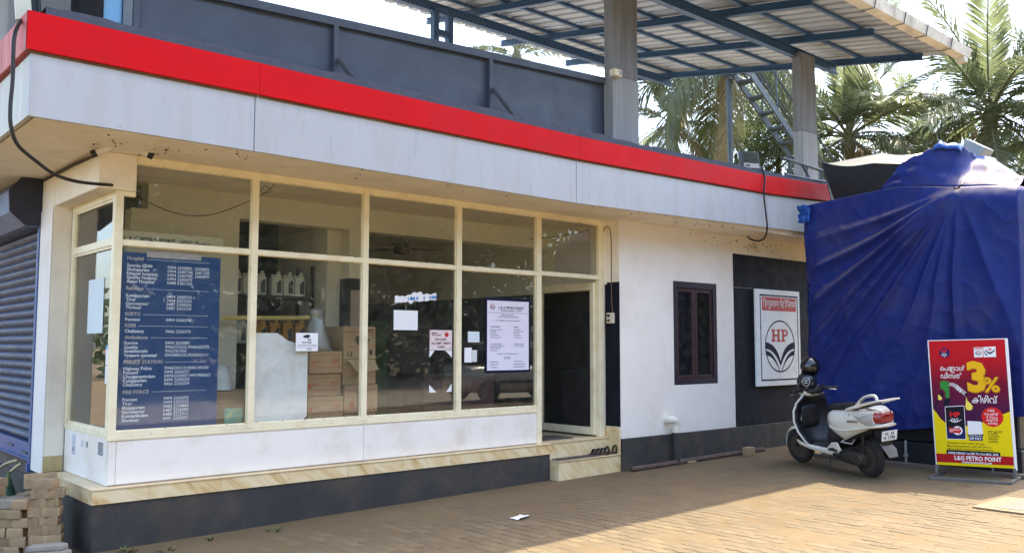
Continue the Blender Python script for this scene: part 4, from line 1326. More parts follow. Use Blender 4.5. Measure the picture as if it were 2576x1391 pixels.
# loose wires seen in the upper panes
g = MB(); g.tube(smooth_path([(2.42, YG + 0.15, 2.86), (2.75, YG + 0.15, 2.74), (3.05, YG + 0.15, 2.74), (3.35, YG + 0.15, 2.86), (3.62, YG + 0.16, 3.02), (3.70, YG + 0.16, 3.10)]), 0.004, 5); g.tube(smooth_path([(3.60, YG + 0.16, 3.0), (3.66, YG + 0.14, 3.03), (3.60, YG + 0.15, 3.07), (3.56, YG + 0.15, 3.02)]), 0.003, 5)
single('wire', g, M_cable, 'thin dark wire drooping inside the first upper pane', 'wire', smooth=True)
g = MB(); g.tube(smooth_path([(6.98, YG + 0.2, 2.86), (7.3, YG + 0.2, 2.9), (7.7, YG + 0.2, 2.98), (8.0, YG + 0.2, 3.05)]), 0.005, 5)
single('wire', g, M_cable, 'thin wire rising behind the glass above the door', 'wire', smooth=True)

# ------------------------------------------------------------------ things inside the shop
M_card = mat('cardboard', lin(168, 138, 102), 0.8, var=0.1, scale=3, dirt=lin(170, 126, 78), dscale=4, damt=0.5)
def carton(x0, x1, y0, y1, z0, z1, label, prints=()):
    t = thing('carton', label, 'carton', ((x0 + x1) / 2, (y0 + y1) / 2, z0), (0, 0, 0), 'cardboard cartons behind the second pane')
    g = MB(); g.box(x0, x1, y0, y1, z0, z1); obj('box', g, M_card, t, bevel=0.006)
    g = MB(); g.box(x0 + 0.001, x1 - 0.001, y0 - 0.002, y0 - 0.0005, (z0 + z1) / 2 + (z1 - z0) * 0.30, (z0 + z1) / 2 + (z1 - z0) * 0.34); obj('tape_line', g, mat('brown_tape', lin(160, 112, 66), 0.5), t)
    pl = Pl((x0, y0, z0), (1, 0, 0), (0, 0, 1)); g = MB()
    w, h = x1 - x0, z1 - z0
    for a, b, c, d in prints: pl.rect(g, a * w, b * w, c * h, d * h, 0.003)
    if prints: obj('print', g, mat('red_brown_print', lin(176, 84, 60), 0.7, var=0.2), t, fix=False)
    return t
pr = ((0.05, 0.12, 0.35, 0.55), (0.14, 0.34, 0.50, 0.54), (0.66, 0.92, 0.56, 0.62), (0.66, 0.92, 0.46, 0.50), (0.02, 0.98, 0.26, 0.28))
carton(4.12, 4.50, 7.62, 8.0, 0.50, 0.885, 'lowest brown carton of the left stack, partly hidden by the sill')
carton(4.12, 4.505, 7.60, 8.0, 0.890, 1.11, 'second carton from the bottom of the left stack', pr)
carton(4.115, 4.49, 7.62, 8.0, 1.115, 1.325, 'third carton from the bottom of the left stack', pr)
carton(4.13, 4.49, 7.60, 8.0, 1.330, 1.545, 'topmost carton of the left stack, under the metal cone', pr)
carton(4.525, 4.90, 7.63, 8.0, 0.50, 0.93, 'bottom carton of the right stack beside the mullion')
carton(4.52, 4.90, 7.60, 8.0, 0.935, 1.21, 'carton with red print and torn flap in the right stack', ((0.15, 0.28, 0.15, 0.4), (0.42, 0.6, 0.1, 0.42)))
carton(4.51, 4.89, 7.62, 8.0, 1.215, 1.46, 'plain carton with an open flap in the right stack')
c_ = carton(4.50, 4.87, 7.60, 8.0, 1.465, 1.79, 'topmost carton of the right stack, printed with a dark drawing')
gt = MB(); pl = Pl((4.50, 7.60, 1.465), (1, 0, 0), (0, 0, 1))
for a, b, c, d in ((0.13, 0.30, 0.18, 0.20), (0.15, 0.17, 0.14, 0.18), (0.26, 0.28, 0.14, 0.18), (0.14, 0.24, 0.205, 0.225), (0.225, 0.25, 0.225, 0.27), (0.04, 0.10, 0.03, 0.035), (0.045, 0.055, 0.035, 0.08), (0.085, 0.095, 0.035, 0.08), (0.30, 0.33, 0.04, 0.09), (0.19, 0.22, 0.03, 0.10), (0.26, 0.35, 0.285, 0.293)): pl.rect(gt, a, b, c, d, 0.003)
obj('drawing', gt, M_ink, c_, fix=False)
g = MB(); g.slab([(4.55, 7.60, 1.46), (4.86, 7.60, 1.46), (4.85, 7.50, 1.36), (4.60, 7.49, 1.33)], (0, 0.004, 0.002)); obj('loose_flap', g, M_card, c_)
g = MB(); g.slab([(4.66, 7.585, 1.20), (4.72, 7.55, 1.19), (4.78, 7.55, 0.94), (4.72, 7.585, 0.93)], (0, 0.004, 0)); 
single('torn_flap', g, mat('pink_print_card', lin(205, 140, 120), 0.8, var=0.2), 'torn pinkish cardboard flap hanging on the right carton stack', 'cardboard')
# metal cone on the left stack
g = MB(); g.lathe([(0.155, 0), (0.16, 0.02), (0.145, 0.035), (0.07, 0.30), (0.062, 0.33), (0.075, 0.36), (0.07, 0.40), (0.02, 0.43), (0.0, 0.435)], (4.30, 7.78, 1.546), n=24)
single('measuring_can', g, mat('dull_tin', lin(150, 148, 142), 0.4, metal=0.5, var=0.1), 'dull tin conical measuring can standing on the left carton stack', 'can', smooth=40)
# white plastic sheet leaning on the glass
pts = [(3.478, 0.905), (4.0, 0.915), (4.032, 0.95), (4.036, 1.60), (4.00, 1.61), (3.86, 1.635), (3.80, 1.66), (3.77, 1.69), (3.74, 1.70), (3.735, 1.712), (3.49, 1.712)]
g = MB(); g.slab([(a, YG + 0.07 + (b - 0.9) * 0.02, b) for a, b in pts], (0, 0.008, 0))
single('plastic_sheet', g, mat('scuffed_white_plastic', lin(238, 238, 240), 0.5, var=0.05, scale=3, dirt=lin(186, 168, 138), dscale=5, damt=0.5), 'scuffed white rounded sheet leaning inside the second pane', 'sheet')
# rounded white basin and things beside the number board
g = MB(); g.lathe([(0.13, 0.0), (0.12, 0.06), (0.10, 0.16), (0.07, 0.21), (0.0, 0.225)], (3.30, 7.75, 1.20), n=20)
single('basin', g, mat('white_basin', lin(214, 220, 222), 0.4, var=0.05), 'white upturned basin on a carton right of the number board', 'basin', smooth=50)
c_ = carton(3.17, 3.60, 7.62, 8.0, 0.6, 1.19, 'wide brown carton under the white basin')
g = MB(); g.box(3.24, 3.41, YG + 0.07, YG + 0.10, 0.91, 1.05)
t = single('packet', g, mat('teal_packet', lin(92, 150, 138), 0.6, var=0.2, scale=30, dirt=lin(206, 190, 80), dscale=18, damt=0.9), 'small teal and yellow packet at the foot of the first pane', 'packet', bevel=0.02)
# oil shelf in the recess
sh = thing('oil_shelf', 'black steel shelf with oil bottles seen through the second pane', 'shelf', (4.35, 9.15, 0.49))
for z in (1.15, 1.62, 2.15):
    g = MB(); g.box(3.7, 4.92, 9.0, 9.35, z - 0.03, z); obj('shelf_board', g, M_blk, sh)
for x in (3.71, 4.91):
    for yy_ in (8.99, 9.34):
        g = MB(); g.box(x - 0.015, x + 0.015, yy_, yy_ + 0.03, 0.5, 2.5); obj('upright', g, M_blk, sh)
def bottle(loc, m, cap, label, group):
    t = thing('oil_bottle', label, 'bottle', loc, (0, 0, 0), group)
    def ring(w, d, z, dx=0.0): return [(-w / 2 + dx, -d / 2, z), (w / 2 + dx, -d / 2, z), (w / 2 + dx, d / 2, z), (-w / 2 + dx, d / 2, z)]
    g = MB(); g.loft([ring(0.12, 0.08, 0), ring(0.125, 0.085, 0.01), ring(0.125, 0.085, 0.17), ring(0.115, 0.08, 0.20), ring(0.055, 0.05, 0.235, 0.025), ring(0.05, 0.045, 0.25, 0.025)])
    g.box(-0.055, -0.035, -0.015, 0.015, 0.12, 0.235); g.box(-0.055, 0.01, -0.015, 0.015, 0.225, 0.24)
    obj('body', g, m, t, local=True, bevel=0.008)
    g = MB(); g.lathe([(0.022, 0.25), (0.022, 0.275), (0.0, 0.278)], (0.025, 0, 0), n=10); obj('cap', g, cap, t, local=True)
    g = MB(); g.add([(-0.005, -0.0432, 0.03), (0.05, -0.0432, 0.03), (0.05, -0.0432, 0.17), (0.03, -0.0432, 0.18), (-0.005, -0.0432, 0.14)], [(0, 1, 2, 3, 4)]); obj('bottle_label', g, M_dkmetal, t, local=True, fix=False)
    return t
M_wb = mat('white_bottle', lin(222, 226, 220), 0.4, var=0.04)
M_yb = mat('amber_bottle', lin(206, 150, 58), 0.35, var=0.06)
wb = yb = None
for k in range(7):
    x = 4.03 + k * 0.142 + (0.05 if k > 2 else 0)
    if x > 4.88: break
    if wb is None: wb = bottle((x, 9.10, 2.151), M_wb, M_wb, 'white oil bottle with dark label on the top shelf', 'white oil bottles on the top shelf')
    else: dup(wb, (x, 9.10, 2.151))
for k in range(4):
    x = 4.34 + k * 0.155
    if yb is None: yb = bottle((x, 9.10, 1.621), M_yb, M_yb, 'amber oil bottle on the lower shelf', 'amber oil bottles on the lower shelf')
    else: dup(yb, (x, 9.10, 1.621))
for k in range(3): dup(wb, (3.80 + 0.15 * k, 9.1, 1.621), label='white oil bottle on the lower shelf, left of the amber ones', group='white oil bottles on the lower shelf')
g = MB(); g.tube([(3.611,8.420,1.869), (4.696,8.420,1.893)], 0.024, 10)  # bar imitating the yellow reflection of a vehicle in the panes
single('reflection_bar', g, mat('pale_yellow_reflection', lin(232, 206, 120), 0.4, var=0.08, scale=8), 'pale yellow pipe fixed level across the opening in front of the oil shelf', 'pipe', smooth=40)
PINX = (5.14, 5.29)
# paper pinned on the dark pier, wall clock, ceiling fan, notices on the back wall
g = MB(); g.box(*PINX, IY - 0.012, IY - 0.004, 1.54, 2.22)
single('pinned_sheet', g, mat('brown_paper', lin(176, 156, 138), 0.8, var=0.06), 'long brownish sheet pinned on the dark pier', 'notice')
ck = thing('wall_clock', 'round white wall clock on the grey back wall', 'clock', (6.95, 11.58, 2.25))
g = MB(); g.lathe([(0.17, 0), (0.17, 0.03), (0.15, 0.03), (0.15, 0.02), (0, 0.02)], (7.10, 11.59, 2.47), (0, -1, 0), 28); obj('case', g, M_grey, ck)
g = MB(); g.box(7.096, 7.104, 11.562, 11.566, 2.47, 2.58); g.box(7.10, 7.16, 11.562, 11.566, 2.466, 2.474); obj('hand', g, M_ink, ck)
fan = thing('ceiling_fan', 'brown ceiling fan seen through the third upper pane', 'fan', (6.95, 10.2, 2.95))
g = MB(); g.lathe([(0.0, -0.09), (0.12, -0.06), (0.13, 0.0), (0.09, 0.06), (0.04, 0.10), (0.02, 0.12), (0.02, 0.2)], (6.95, 10.2, 2.95), n=18); obj('motor', g, mat('fan_brown', lin(112, 90, 74), 0.4, var=0.08), fan, smooth=40)
for k in range(3):
    a = R(-12 + 120 * k); d = Vector((math.cos(a), math.sin(a), 0)); s = Vector((-d.y, d.x, 0))
    c = Vector((6.95, 10.2, 2.95))
    g = MB(); g.hexa([c + d * 0.12 - s * 0.03, c + d * 0.62 - s * 0.07, c + d * 0.62 + s * 0.07 + Vector((0, 0, 0.02)), c + d * 0.12 + s * 0.03], [p + Vector((0, 0, 0.008)) for p in (c + d * 0.12 - s * 0.03, c + d * 0.62 - s * 0.07, c + d * 0.62 + s * 0.07 + Vector((0, 0, 0.02)), c + d * 0.12 + s * 0.03)])
    obj('blade', g, mat('fan_blade_%d' % k, lin(80, 62, 52), 0.4), fan)
g = MB(); g.box(6.70, 7.0, 10.6, 10.7, 0.49, 1.95)
single('steel_locker', g, mat('green_locker', lin(70, 110, 50), 0.6, var=0.15), 'green steel locker standing at the back behind the third pane', 'locker')
g = MB(); g.box(7.05, 7.95, 10.8, 11.2, 0.49, 2.0)
single('steel_cupboard', g, mat('dark_cupboard', lin(44, 46, 54), 0.5, var=0.1), 'dark grey cupboard against the back wall', 'cupboard', bevel=0.01)
cp = Pl((7.15, 10.79, 1.0), (1, 0, 0), (0, 0, 1))
n = notice('notice_poster', 0.0, 0.75, 0.15, 0.92, 'grey poster on the cupboard seen through the third pane', mat('grey_poster', lin(98, 94, 92), 0.7, var=0.05), pl=cp)
gt = MB()
cp.text(gt, 'L & G PETRO POINT', 0.05, 0.80, 0.06, 0.65, 'L', 0.005, 0.03); cp.text(gt, 'CHANGARAMKULAM', 0.08, 0.70, 0.045, 0.58, 'L', 0.005, 0.02); cp.text(gt, 'SALES OFFICER', 0.05, 0.22, 0.045, 0.4, 'L', 0.005, 0.02)
obj('lettering', gt, M_ink, n, fix=False)
g = MB(); g.box(6.2, 7.3, 8.6, 9.1, 0.49, 1.22)
dk = thing('counter', 'dark reddish counter standing behind the third pane', 'counter', (6.75, 8.85, 0.49))
obj('body', g, mat('dark_red_counter', lin(70, 34, 36), 0.5, var=0.15), dk, bevel=0.01)
g = MB(); g.box(6.15, 7.35, 8.55, 9.15, 1.221, 1.26); obj('top', g, M_blk, dk, bevel=0.006)

# doormats and sandals
M_mat = mat('ribbed_mat', lin(96, 88, 82), 0.95, var=0.2, scale=30)
def ribmat(x0, x1, y0, y1, z, n, label):
    t = thing('door_mat', label, 'mat', ((x0 + x1) / 2, (y0 + y1) / 2, z))
    g = MB(); g.box(x0, x1, y0, y1, z, z + 0.006); obj('base', g, M_mat, t)
    g = MB()
    for i in range(n):
        x = x0 + (x1 - x0) * (i + 0.5) / n
        g.box(x - 0.006, x + 0.006, y0 + 0.002, y1 - 0.002, z + 0.0061, z + 0.013)
    obj('ribs', g, M_mat, t, fix=False)
ribmat(7.085, 7.76, 7.195, 7.325, 0.2975, 30, 'ribbed grey mat on the lower step in front of the door')
ribmat(7.0, 7.62, 7.50, 7.85, ZP + 0.0085, 28, 'dark ribbed mat inside the doorway on the shop floor')
M_sole = mat('brown_sole', lin(78, 58, 46), 0.8, var=0.2); M_strap = mat('dark_strap', lin(40, 34, 32), 0.6, var=0.2)
def sandal(x, y, z, rot, label):
    t = thing('sandal', label, 'sandal', (x, y, z), (0, 0, rot), 'pair of sandals on the step')
    out = [(-0.125, 0.0), (-0.115, 0.035), (-0.05, 0.036), (0.04, 0.046), (0.10, 0.042), (0.135, 0.0), (0.10, -0.046), (0.04, -0.048), (-0.05, -0.034), (-0.115, -0.034)]
    g = MB(); g.slab([(a, b, 0) for a, b in out], (0, 0, 0.024)); obj('sole', g, M_sole, t, local=True, bevel=0.005)
    for xx, h, w in ((0.07, 0.06, 0.035), (0.01, 0.065, 0.03), (-0.10, 0.085, 0.022)):
        g = MB(); rows = []
        for k in range(9):
            a = PI * k / 8
            rows.append([(xx - w / 2 - 0.015 * math.sin(a), 0.045 * math.cos(a), 0.02 + h * math.sin(a)), (xx + w / 2 - 0.015 * math.sin(a), 0.045 * math.cos(a), 0.02 + h * math.sin(a))])
        g.grid(rows); s_ = obj('strap', g, M_strap, t, local=True, smooth=True)
        md = s_.modifiers.new('thick', 'SOLIDIFY'); md.thickness = 0.004
sandal(7.80, 7.255, 0.298, R(160), 'dark strappy sandal on the lower step, the left one of the pair')
sandal(7.96, 7.265, 0.298, R(166), 'dark strappy sandal on the lower step, the right one nearer the wall')
# pipe on the ground, loose block, litter
g = MB(); g.tube([(8.18, 7.08, gz(8.2) + 0.03), (9.6, 7.06, gz(9.6) + 0.03), (10.95, 7.03, gz(10.9) + 0.03)], 0.034, 8)
single('ground_pipe', g, mat('rusty_pipe', lin(84, 68, 60), 0.8, var=0.2, scale=6, dirt=lin(120, 96, 74), dscale=6, damt=0.6), 'brownish pipe lying on the paving along the foot of the wall', 'pipe', smooth=40)
M_blockc = mat('tan_block', lin(172, 145, 110), 0.95, var=0.14, scale=6, dirt=lin(140, 114, 84), dscale=7, damt=0.6, bump=0.006, bscale=28, rnd=0.15)
g = MB(); g.box(10.34, 10.50, 6.86, 6.97, gz(10.4), gz(10.4) + 0.115)
single('paving_block', g, M_blockc, 'single tan block lying by the pipe near the wall base', 'block', bevel=0.014)
g = MB(); g.slab([(8.62 + 0, 7.12, gz(8.6)), (8.60, 7.02, gz(8.6)), (8.75, 7.0, gz(8.6)), (8.80, 7.08, gz(8.6))], (0, 0, 0.03))
g.v = [(x + 0.62, y, z + 0.008) for x, y, z in g.v]
single('stone', g, M_blockc, 'flat brown stone lying at the foot of the downpipe', 'stone', bevel=0.01)
lt = thing('litter', 'crumpled white and grey paper scrap lying on the shaded paving', 'litter', tuple((5.409,5.997,0.045)))
c = Vector((5.409,5.997,0.045)); g = MB(); rows = []
for i in range(7):
    rows.append([(c.x - 0.09 + 0.03 * i, c.y - 0.05 + 0.025 * j + 0.02 * i * 0.3, c.z + 0.006 + 0.022 * abs(noise.noise(Vector((i * 0.9, j * 1.3, 5))))) for j in range(5)])
g.grid(rows); o_ = obj('paper', g, M_paper, lt); md = o_.modifiers.new('t', 'SOLIDIFY'); md.thickness = 0.002
g = MB(); g.tube([(c.x - 0.06, c.y - 0.06, c.z + 0.012), (c.x + 0.06, c.y - 0.04, c.z + 0.015)], 0.008, 6); obj('dark_strip', g, M_ink, lt)
# weeds by the plinth
M_weed = mat('weed_green', lin(88, 96, 48), 0.7, var=0.25, scale=8)
for i, (p, n_) in enumerate((((2.367,7.170,0.003), 26), ((3.540,7.071,0.019), 22), ((2.603,6.997,0.006), 14), ((3.002,7.117,0.012), 8))):
    rw = random.Random(i); g = MB()
    for k in range(n_):
        a = rw.uniform(0, 2 * PI); l = rw.uniform(0.03, 0.08); r_ = rw.uniform(0, 0.05)
        b = Vector(p) + Vector((math.cos(a) * r_, math.sin(a) * r_, 0)); d = Vector((math.cos(a), math.sin(a), rw.uniform(0.2, 0.9))).normalized() * l; s = Vector((-math.sin(a), math.cos(a), 0)) * 0.009
        g.add([b - s * 0.3, b + d * 0.5 - s, b + d, b + d * 0.5 + s], [(0, 1, 2, 3)])
    o_ = single('weed', g, M_weed, ('green weed at the lower left by the plinth corner', 'green weed tuft a step along the plinth', 'dry weed sprig right of the corner weed', 'tiny weed sprig at the plinth foot')[i], 'weed', 'weeds between the pavers')

# ------------------------------------------------------------------ stack of paving blocks at the plinth corner
BS = thing('brick_stack', 'rough stack of tan zigzag paving blocks beside the plinth corner', 'brick stack', (1.7, 7.6, 0))
def blockmesh(k, zz=True):
    rb = random.Random(100 + k)
    o1 = paver_outline(0.0); n = len(o1)
    def jit(s): return rb.uniform(-s, s)
    rings = []
    for z, sc in ((0, 0.97), (0.008, 1.0), (0.062, 1.0), (0.07, 0.965)):
        rings.append([(x * sc + jit(0.0015), y * sc + jit(0.0015), z + jit(0.001)) for x, y in o1])
    g = MB(); g.loft(rings); return mesh_of('brick', g, M_blockc, smooth=30)
bms = [blockmesh(k) for k in range(5)]
bc = [0]
rb = random.Random(21)
def brick(x, y, z, rot, tilt=0.0, m=None):
    o_ = bpy.data.objects.new('brick', bms[bc[0] % 5]); bc[0] += 1
    COL.objects.link(o_); o_.parent = BS
    o_.location = Vector((x, y, z)) - BS.location
    o_.rotation_euler = (tilt, rb.uniform(-0.02, 0.02), rot)
    if m: o_.material_slots[0].link = 'OBJECT'; o_.material_slots[0].material = m
    return o_
M_blockg = mat('grey_block', lin(158, 146, 130), 0.95, var=0.14, scale=6, bump=0.006, bscale=28, dirt=lin(180, 165, 145), dscale=5, damt=0.5)
va = R(48.5)
fx = Vector((math.sin(va), -math.cos(va), 0)); fy = Vector((math.cos(va), math.sin(va), 0))     # right and away, as seen on arrival
def sp(a, d): return Vector((1.95, 7.53, 0)) + fx * a + fy * d
hz = 0.0705
# right hand pile: blocks lengthwise
for k in range(7):
    a = -0.10 + rb.uniform(-0.022, 0.022) + (0.02 if k == 1 else 0)
    p = sp(a, 0); brick(p.x, p.y, k * hz, R(-41.5 + 16) + rb.uniform(-0.05, 0.05), m=M_blockg if k == 0 else None)
p = sp(-0.13, 0.0); brick(p.x, p.y, 7 * hz, R(-50), 0.02)
p = sp(-0.20, 0.10); brick(p.x, p.y, 7 * hz + 0.03, R(-10), -0.12)
# left hand pile: blocks end on
for k in range(7):
    for j in range(6):
        if k == 6 and j < 2: continue
        a = -0.28 - j * 0.128 + rb.uniform(-0.006, 0.006) + (0.04 if k % 2 else 0)
        p = sp(a, -0.02 + rb.uniform(-0.02, 0.02) + 0.03 * (j % 2)); brick(p.x, p.y, k * hz * 0.985, R(48.5) + rb.uniform(-0.06, 0.06), m=M_blockg if rb.random() < 0.2 else None)
        if j < 2 and k < 6:
            p = sp(a, 0.26); brick(p.x, p.y, k * hz * 0.985, R(48.5))
for j, m in ((0, None), (1, M_blockg)):
    p = sp(-0.56 - j * 0.15, 0.03); brick(p.x, p.y, 7 * hz * 0.985, R(40), 0.05)
# broken slabs at the foot
M_slab = mat('grey_slab', lin(150, 142, 130), 0.95, var=0.16, scale=5, bump=0.008, bscale=20)
for i, (a, d, z, r_, w, l) in enumerate(((0.06, -0.20, 0.0, 0.2, 0.17, 0.30), (0.02, -0.17, 0.062, 0.35, 0.12, 0.28))):
    p = sp(a, d); g = MB(); rot = Matrix.Rotation(R(-41.5) + r_, 3, 'Z')
    base = [(-l / 2, -w / 2), (l / 2 - 0.04, -w / 2 - 0.01), (l / 2, 0.0), (l / 2 - 0.05, w / 2), (-l / 2 + 0.03, w / 2 - 0.02)]
    g.slab([tuple(rot @ Vector((x, y, 0)) + Vector((p.x, p.y, z))) for x, y in base], (0, 0, 0.06 - 0.02 * i))
    obj('broken_slab', g, M_slab, BS, bevel=0.008)
# hoses and rubble at the wall under the shutter
g = MB(); g.tube(smooth_path([(2.05, 9.35, 0.52), (1.98, 9.6, 0.45), (1.95, 9.9, 0.28), (1.9, 10.2, 0.0)]), 0.014, 6); g.tube(smooth_path([(2.06, 9.25, 0.50), (2.0, 9.4, 0.40), (1.96, 9.6, 0.2), (1.95, 9.8, 0.0)]), 0.014, 6)
single('garden_hose', g, mat('tan_hose', lin(190, 172, 130), 0.6, var=0.15), 'tan hoses hanging on the stained wall under the shutter', 'hose', smooth=True)
g = MB(); g.lathe([(0.02, 0), (0.06, 0.05), (0.07, 0.16), (0.03, 0.28), (0.012, 0.36)], (1.98, 9.35, 0.06), n=10)
single('green_sack', g, mat('green_sack', lin(52, 92, 66), 0.8, var=0.3, scale=12, dirt=lin(200, 180, 60), dscale=7, damt=0.8), 'green and yellow bag hanging under the shutter behind the block stack', 'bag', smooth=True)

# ------------------------------------------------------------------ generator under the blue tarpaulin
GX = 10.95
GEN = thing('generator_cabinet', 'dark metal generator cabinet standing under the blue tarpaulin', 'generator', (11.9, 5.3, gz(11)))
M_gen = mat('dark_cabinet', lin(34, 38, 46), 0.45, var=0.12, scale=3, dirt=lin(60, 62, 66), dscale=3, damt=0.5)
g = MB(); g.box(GX + 0.10, 12.6, 3.74, 6.12, 0.42, 3.36); obj('body', g, M_gen, GEN, bevel=0.02)
g = MB(); g.box(GX + 0.02, 12.7, 3.70, 6.14, 0.17, 0.419); obj('base_frame', g, M_gen, GEN, bevel=0.01)
g = MB(); g.box(GX - 0.10, 12.8, 3.60, 6.2, 0.0, 0.169); obj('plinth', g, mat('grey_plinth', lin(110, 98, 88), 0.9, var=0.2, scale=5, bump=0.004), GEN, bevel=0.01)
for y in (3.9, 4.9):
    g = MB(); g.box(GX + 0.085, GX + 0.1, y, y + 0.85, 0.52, 1.0); obj('access_panel', g, M_gen, GEN, bevel=0.006)
for y in (4.0, 5.0, 5.6):
    g = MB(); g.tube([(GX - 0.02, y, 0.169), (GX - 0.02, y, 0.44)], 0.016, 8); g.tube([(GX - 0.02, y, 0.24), (GX - 0.02, y, 0.27)], 0.03, 8); obj('anchor_bolt', g, M_grey, GEN)
g = MB(); g.box(GX + 0.08, GX + 0.1, 3.80, 3.825, 0.68, 0.84); obj('hinge', g, M_grey, GEN)
# black hood with cream top above the cabinet
HX = 11.15
hb, htl, htr = (11.150,5.939,3.492), (11.150,6.143,4.139), (11.150,4.994,3.937)
g = MB()
k = 12
topl = [tuple(Vector(htl).lerp(Vector(htr), i / k) + Vector((0, 0, -0.05 * math.sin(PI * min(1, i / k * 1.6)) * (1 if i else 0)))) for i in range(k + 1)]
botl = [tuple(Vector(hb).lerp(Vector((HX, htr[1], hb[2] - 0.05)), i / k)) for i in range(k + 1)]
g.grid([botl, topl]); g.grid([topl, [(p[0] + 0.02, p[1], p[2]) for p in topl]])
g.slab([(HX + 0.004, hb[1], hb[2] - 0.25), (HX + 0.004, htl[1], htl[2]), (HX + 1.1, htl[1] + 0.05, htl[2] + 0.14), (HX + 1.1, hb[1], hb[2] - 0.25)], (0, -0.01, 0))
obj('hood', g, mat('black_hood', lin(8, 9, 12), 0.6, var=0.1, bump=0.002, bscale=30), GEN)
g = MB()
rows = [topl[1:]]
for t in (0.35, 0.7, 1.0):
    rows.append([(p[0] + 1.1 * t, p[1] - 0.25 * t, p[2] + 0.27 * t) for p in topl[1:]])
g.grid(rows)
o_ = obj('hood_top', g, mat('cream_hood_top', lin(232, 214, 178), 0.6, var=0.06), GEN); md = o_.modifiers.new('t', 'SOLIDIFY'); md.thickness = 0.01
# metal stack piece showing through the tarpaulin
g = MB(); g.bar((11.950,4.550,4.159), (11.950,4.326,4.007), 0.3, 0.28)
obj('exhaust_duct', g, mat('grey_duct', lin(150, 160, 166), 0.4, metal=0.3, var=0.1), GEN, bevel=0.01)

# the tarpaulin: a front sheet, a sloping top, a right hand side
M_tarp = mat('blue_tarpaulin', lin(27, 43, 110), 0.55, spec=0.2, var=0.12, scale=1.1, dirt=lin(60, 62, 98), dscale=1.3, damt=0.75, dust=lin(138, 122, 114), dustlo=0.36, dusthi=0.85, bump=0.004, bscale=5)
M_tarpb = mat('bright_blue_tarpaulin', lin(22, 78, 160), 0.5, var=0.15, scale=4)
TY, TZ = 4.28, 3.50                          # where the folds gather
topc = [(6.33, 3.50), (6.22, 3.53), (5.85, 3.565), (5.02, 3.615), (4.68, 3.575), (4.33, 3.53), (4.0, 3.50), (3.64, 3.45)]
botc = [(6.24, 0.60), (6.0, 0.47), (5.87, 0.46), (5.3, 0.52), (4.72, 0.60), (4.2, 0.70), (3.78, 0.79), (3.60, 0.82)]
def lerpc(c, t):
    f = t * (len(c) - 1); i = min(int(f), len(c) - 2); f -= i
    return (c[i][0] * (1 - f) + c[i + 1][0] * f, c[i][1] * (1 - f) + c[i + 1][1] * f)
# resample the curves by y so that columns stay upright
def atY(c, y):
    for i in range(len(c) - 1):
        if c[i][0] >= y >= c[i + 1][0]:
            t = (c[i][0] - y) / (c[i][0] - c[i + 1][0]); return c[i][1] * (1 - t) + c[i + 1][1] * t
    return c[0][1] if y > c[0][0] else c[-1][1]
def fold(y, z):
    dy, dz = y - TY, TZ - z
    r = math.hypot(dy, dz) + 1e-4
    a = math.atan2(dy, dz)                   # 0 straight down, positive to the left
    n = noise.noise(Vector((y * 0.9, z * 0.9, 3.0)))
    d = 0.0
    for a0, w, h in ((1.28, 0.07, 0.05), (1.12, 0.05, 0.075), (0.97, 0.045, 0.10), (0.83, 0.035, 0.085), (0.71, 0.045, 0.10), (0.58, 0.03, 0.05), (0.40, 0.05, 0.04), (0.24, 0.06, 0.03), (0.02, 0.035, 0.035), (-0.3, 0.12, 0.03)):
        w2 = max(w * (0.75 + 0.12 * r), 0.05 / r)
        q = (a - a0 - 0.035 * n - 0.03 * math.sin(r * 1.3 + a0 * 9)) / w2
        d += h * (0.45 * math.exp(-q * q) + 0.75 * math.exp(-abs(q) * 1.5)) * min(1.0, (r / 0.9) ** 1.3) * 1.5 * (1.0 if a0 < 0.3 else max(0.25, 1.1 - 0.18 * r))
    d += 0.035 * noise.noise(Vector((y * 1.1, z * 0.7, 8))) + 0.016 * noise.noise(Vector((y * 3.0, z * 2.0, 2)))
    rg1 = 1 - abs(noise.noise(Vector((y * 3.3 + z, z * 3.1 - y, 11)))) * 2.2
    rg2 = 1 - abs(noise.noise(Vector((y * 7 - z, z * 5.5, 15)))) * 2.2
    d += 0.010 * max(0.0, rg1) ** 3 + 0.003 * max(0.0, rg2) ** 3
    # crumples near the hem
    h = max(0.0, 1 - (z - 0.5) / 0.9)
    d += h * 0.022 * noise.noise(Vector((y * 2.2, z * 7, 6)))
    # flat crumples on the left edge
    e = max(0.0, 1 - (6.25 - y) / 0.5)
    d += e * 0.02 * math.sin(z * 9 + 2 * n)
    d *= 1.0 - 0.7 * min(1.0, max(0.0, (y - 6.08) / 0.18))
    return d
TP = thing('tarpaulin', 'dusty navy blue tarpaulin with diagonal folds draped over the generator', 'tarpaulin', (11.3, 5.0, 0.5))
g = MB(); rows = []
NV, NU = 170, 160
for j in range(NV + 1):
    v = j / NV; row = []
    for i in range(NU + 1):
        u = i / NU
        yt, zt_ = 6.33 + (3.63 - 6.33) * u, 0
        zt_ = atY(topc, yt); zb_ = atY(botc, yt)
        y = yt - 0.06 * math.sin(PI * (1 - v)) * (1 if u < 0.02 else 0)
        z = zb_ + (zt_ - zb_) * v
        dd = fold(y, z)
        sl = 0.10 * (1 - v) * 0.3
        x = GX - dd - sl
        if v > 0.93: x += 0.10 * ((v - 0.93) / 0.07) ** 2 * min(1.0, max(0.0, (4.75 - y) / 0.5))
        row.append((x, y, z))
    rows.append(row)
g.grid(rows)
front_top = rows[-1]
o_ = obj('front_sheet', g, M_tarp, TP, smooth=True); md = o_.modifiers.new('t', 'SOLIDIFY'); md.thickness = 0.004; md.offset = -1
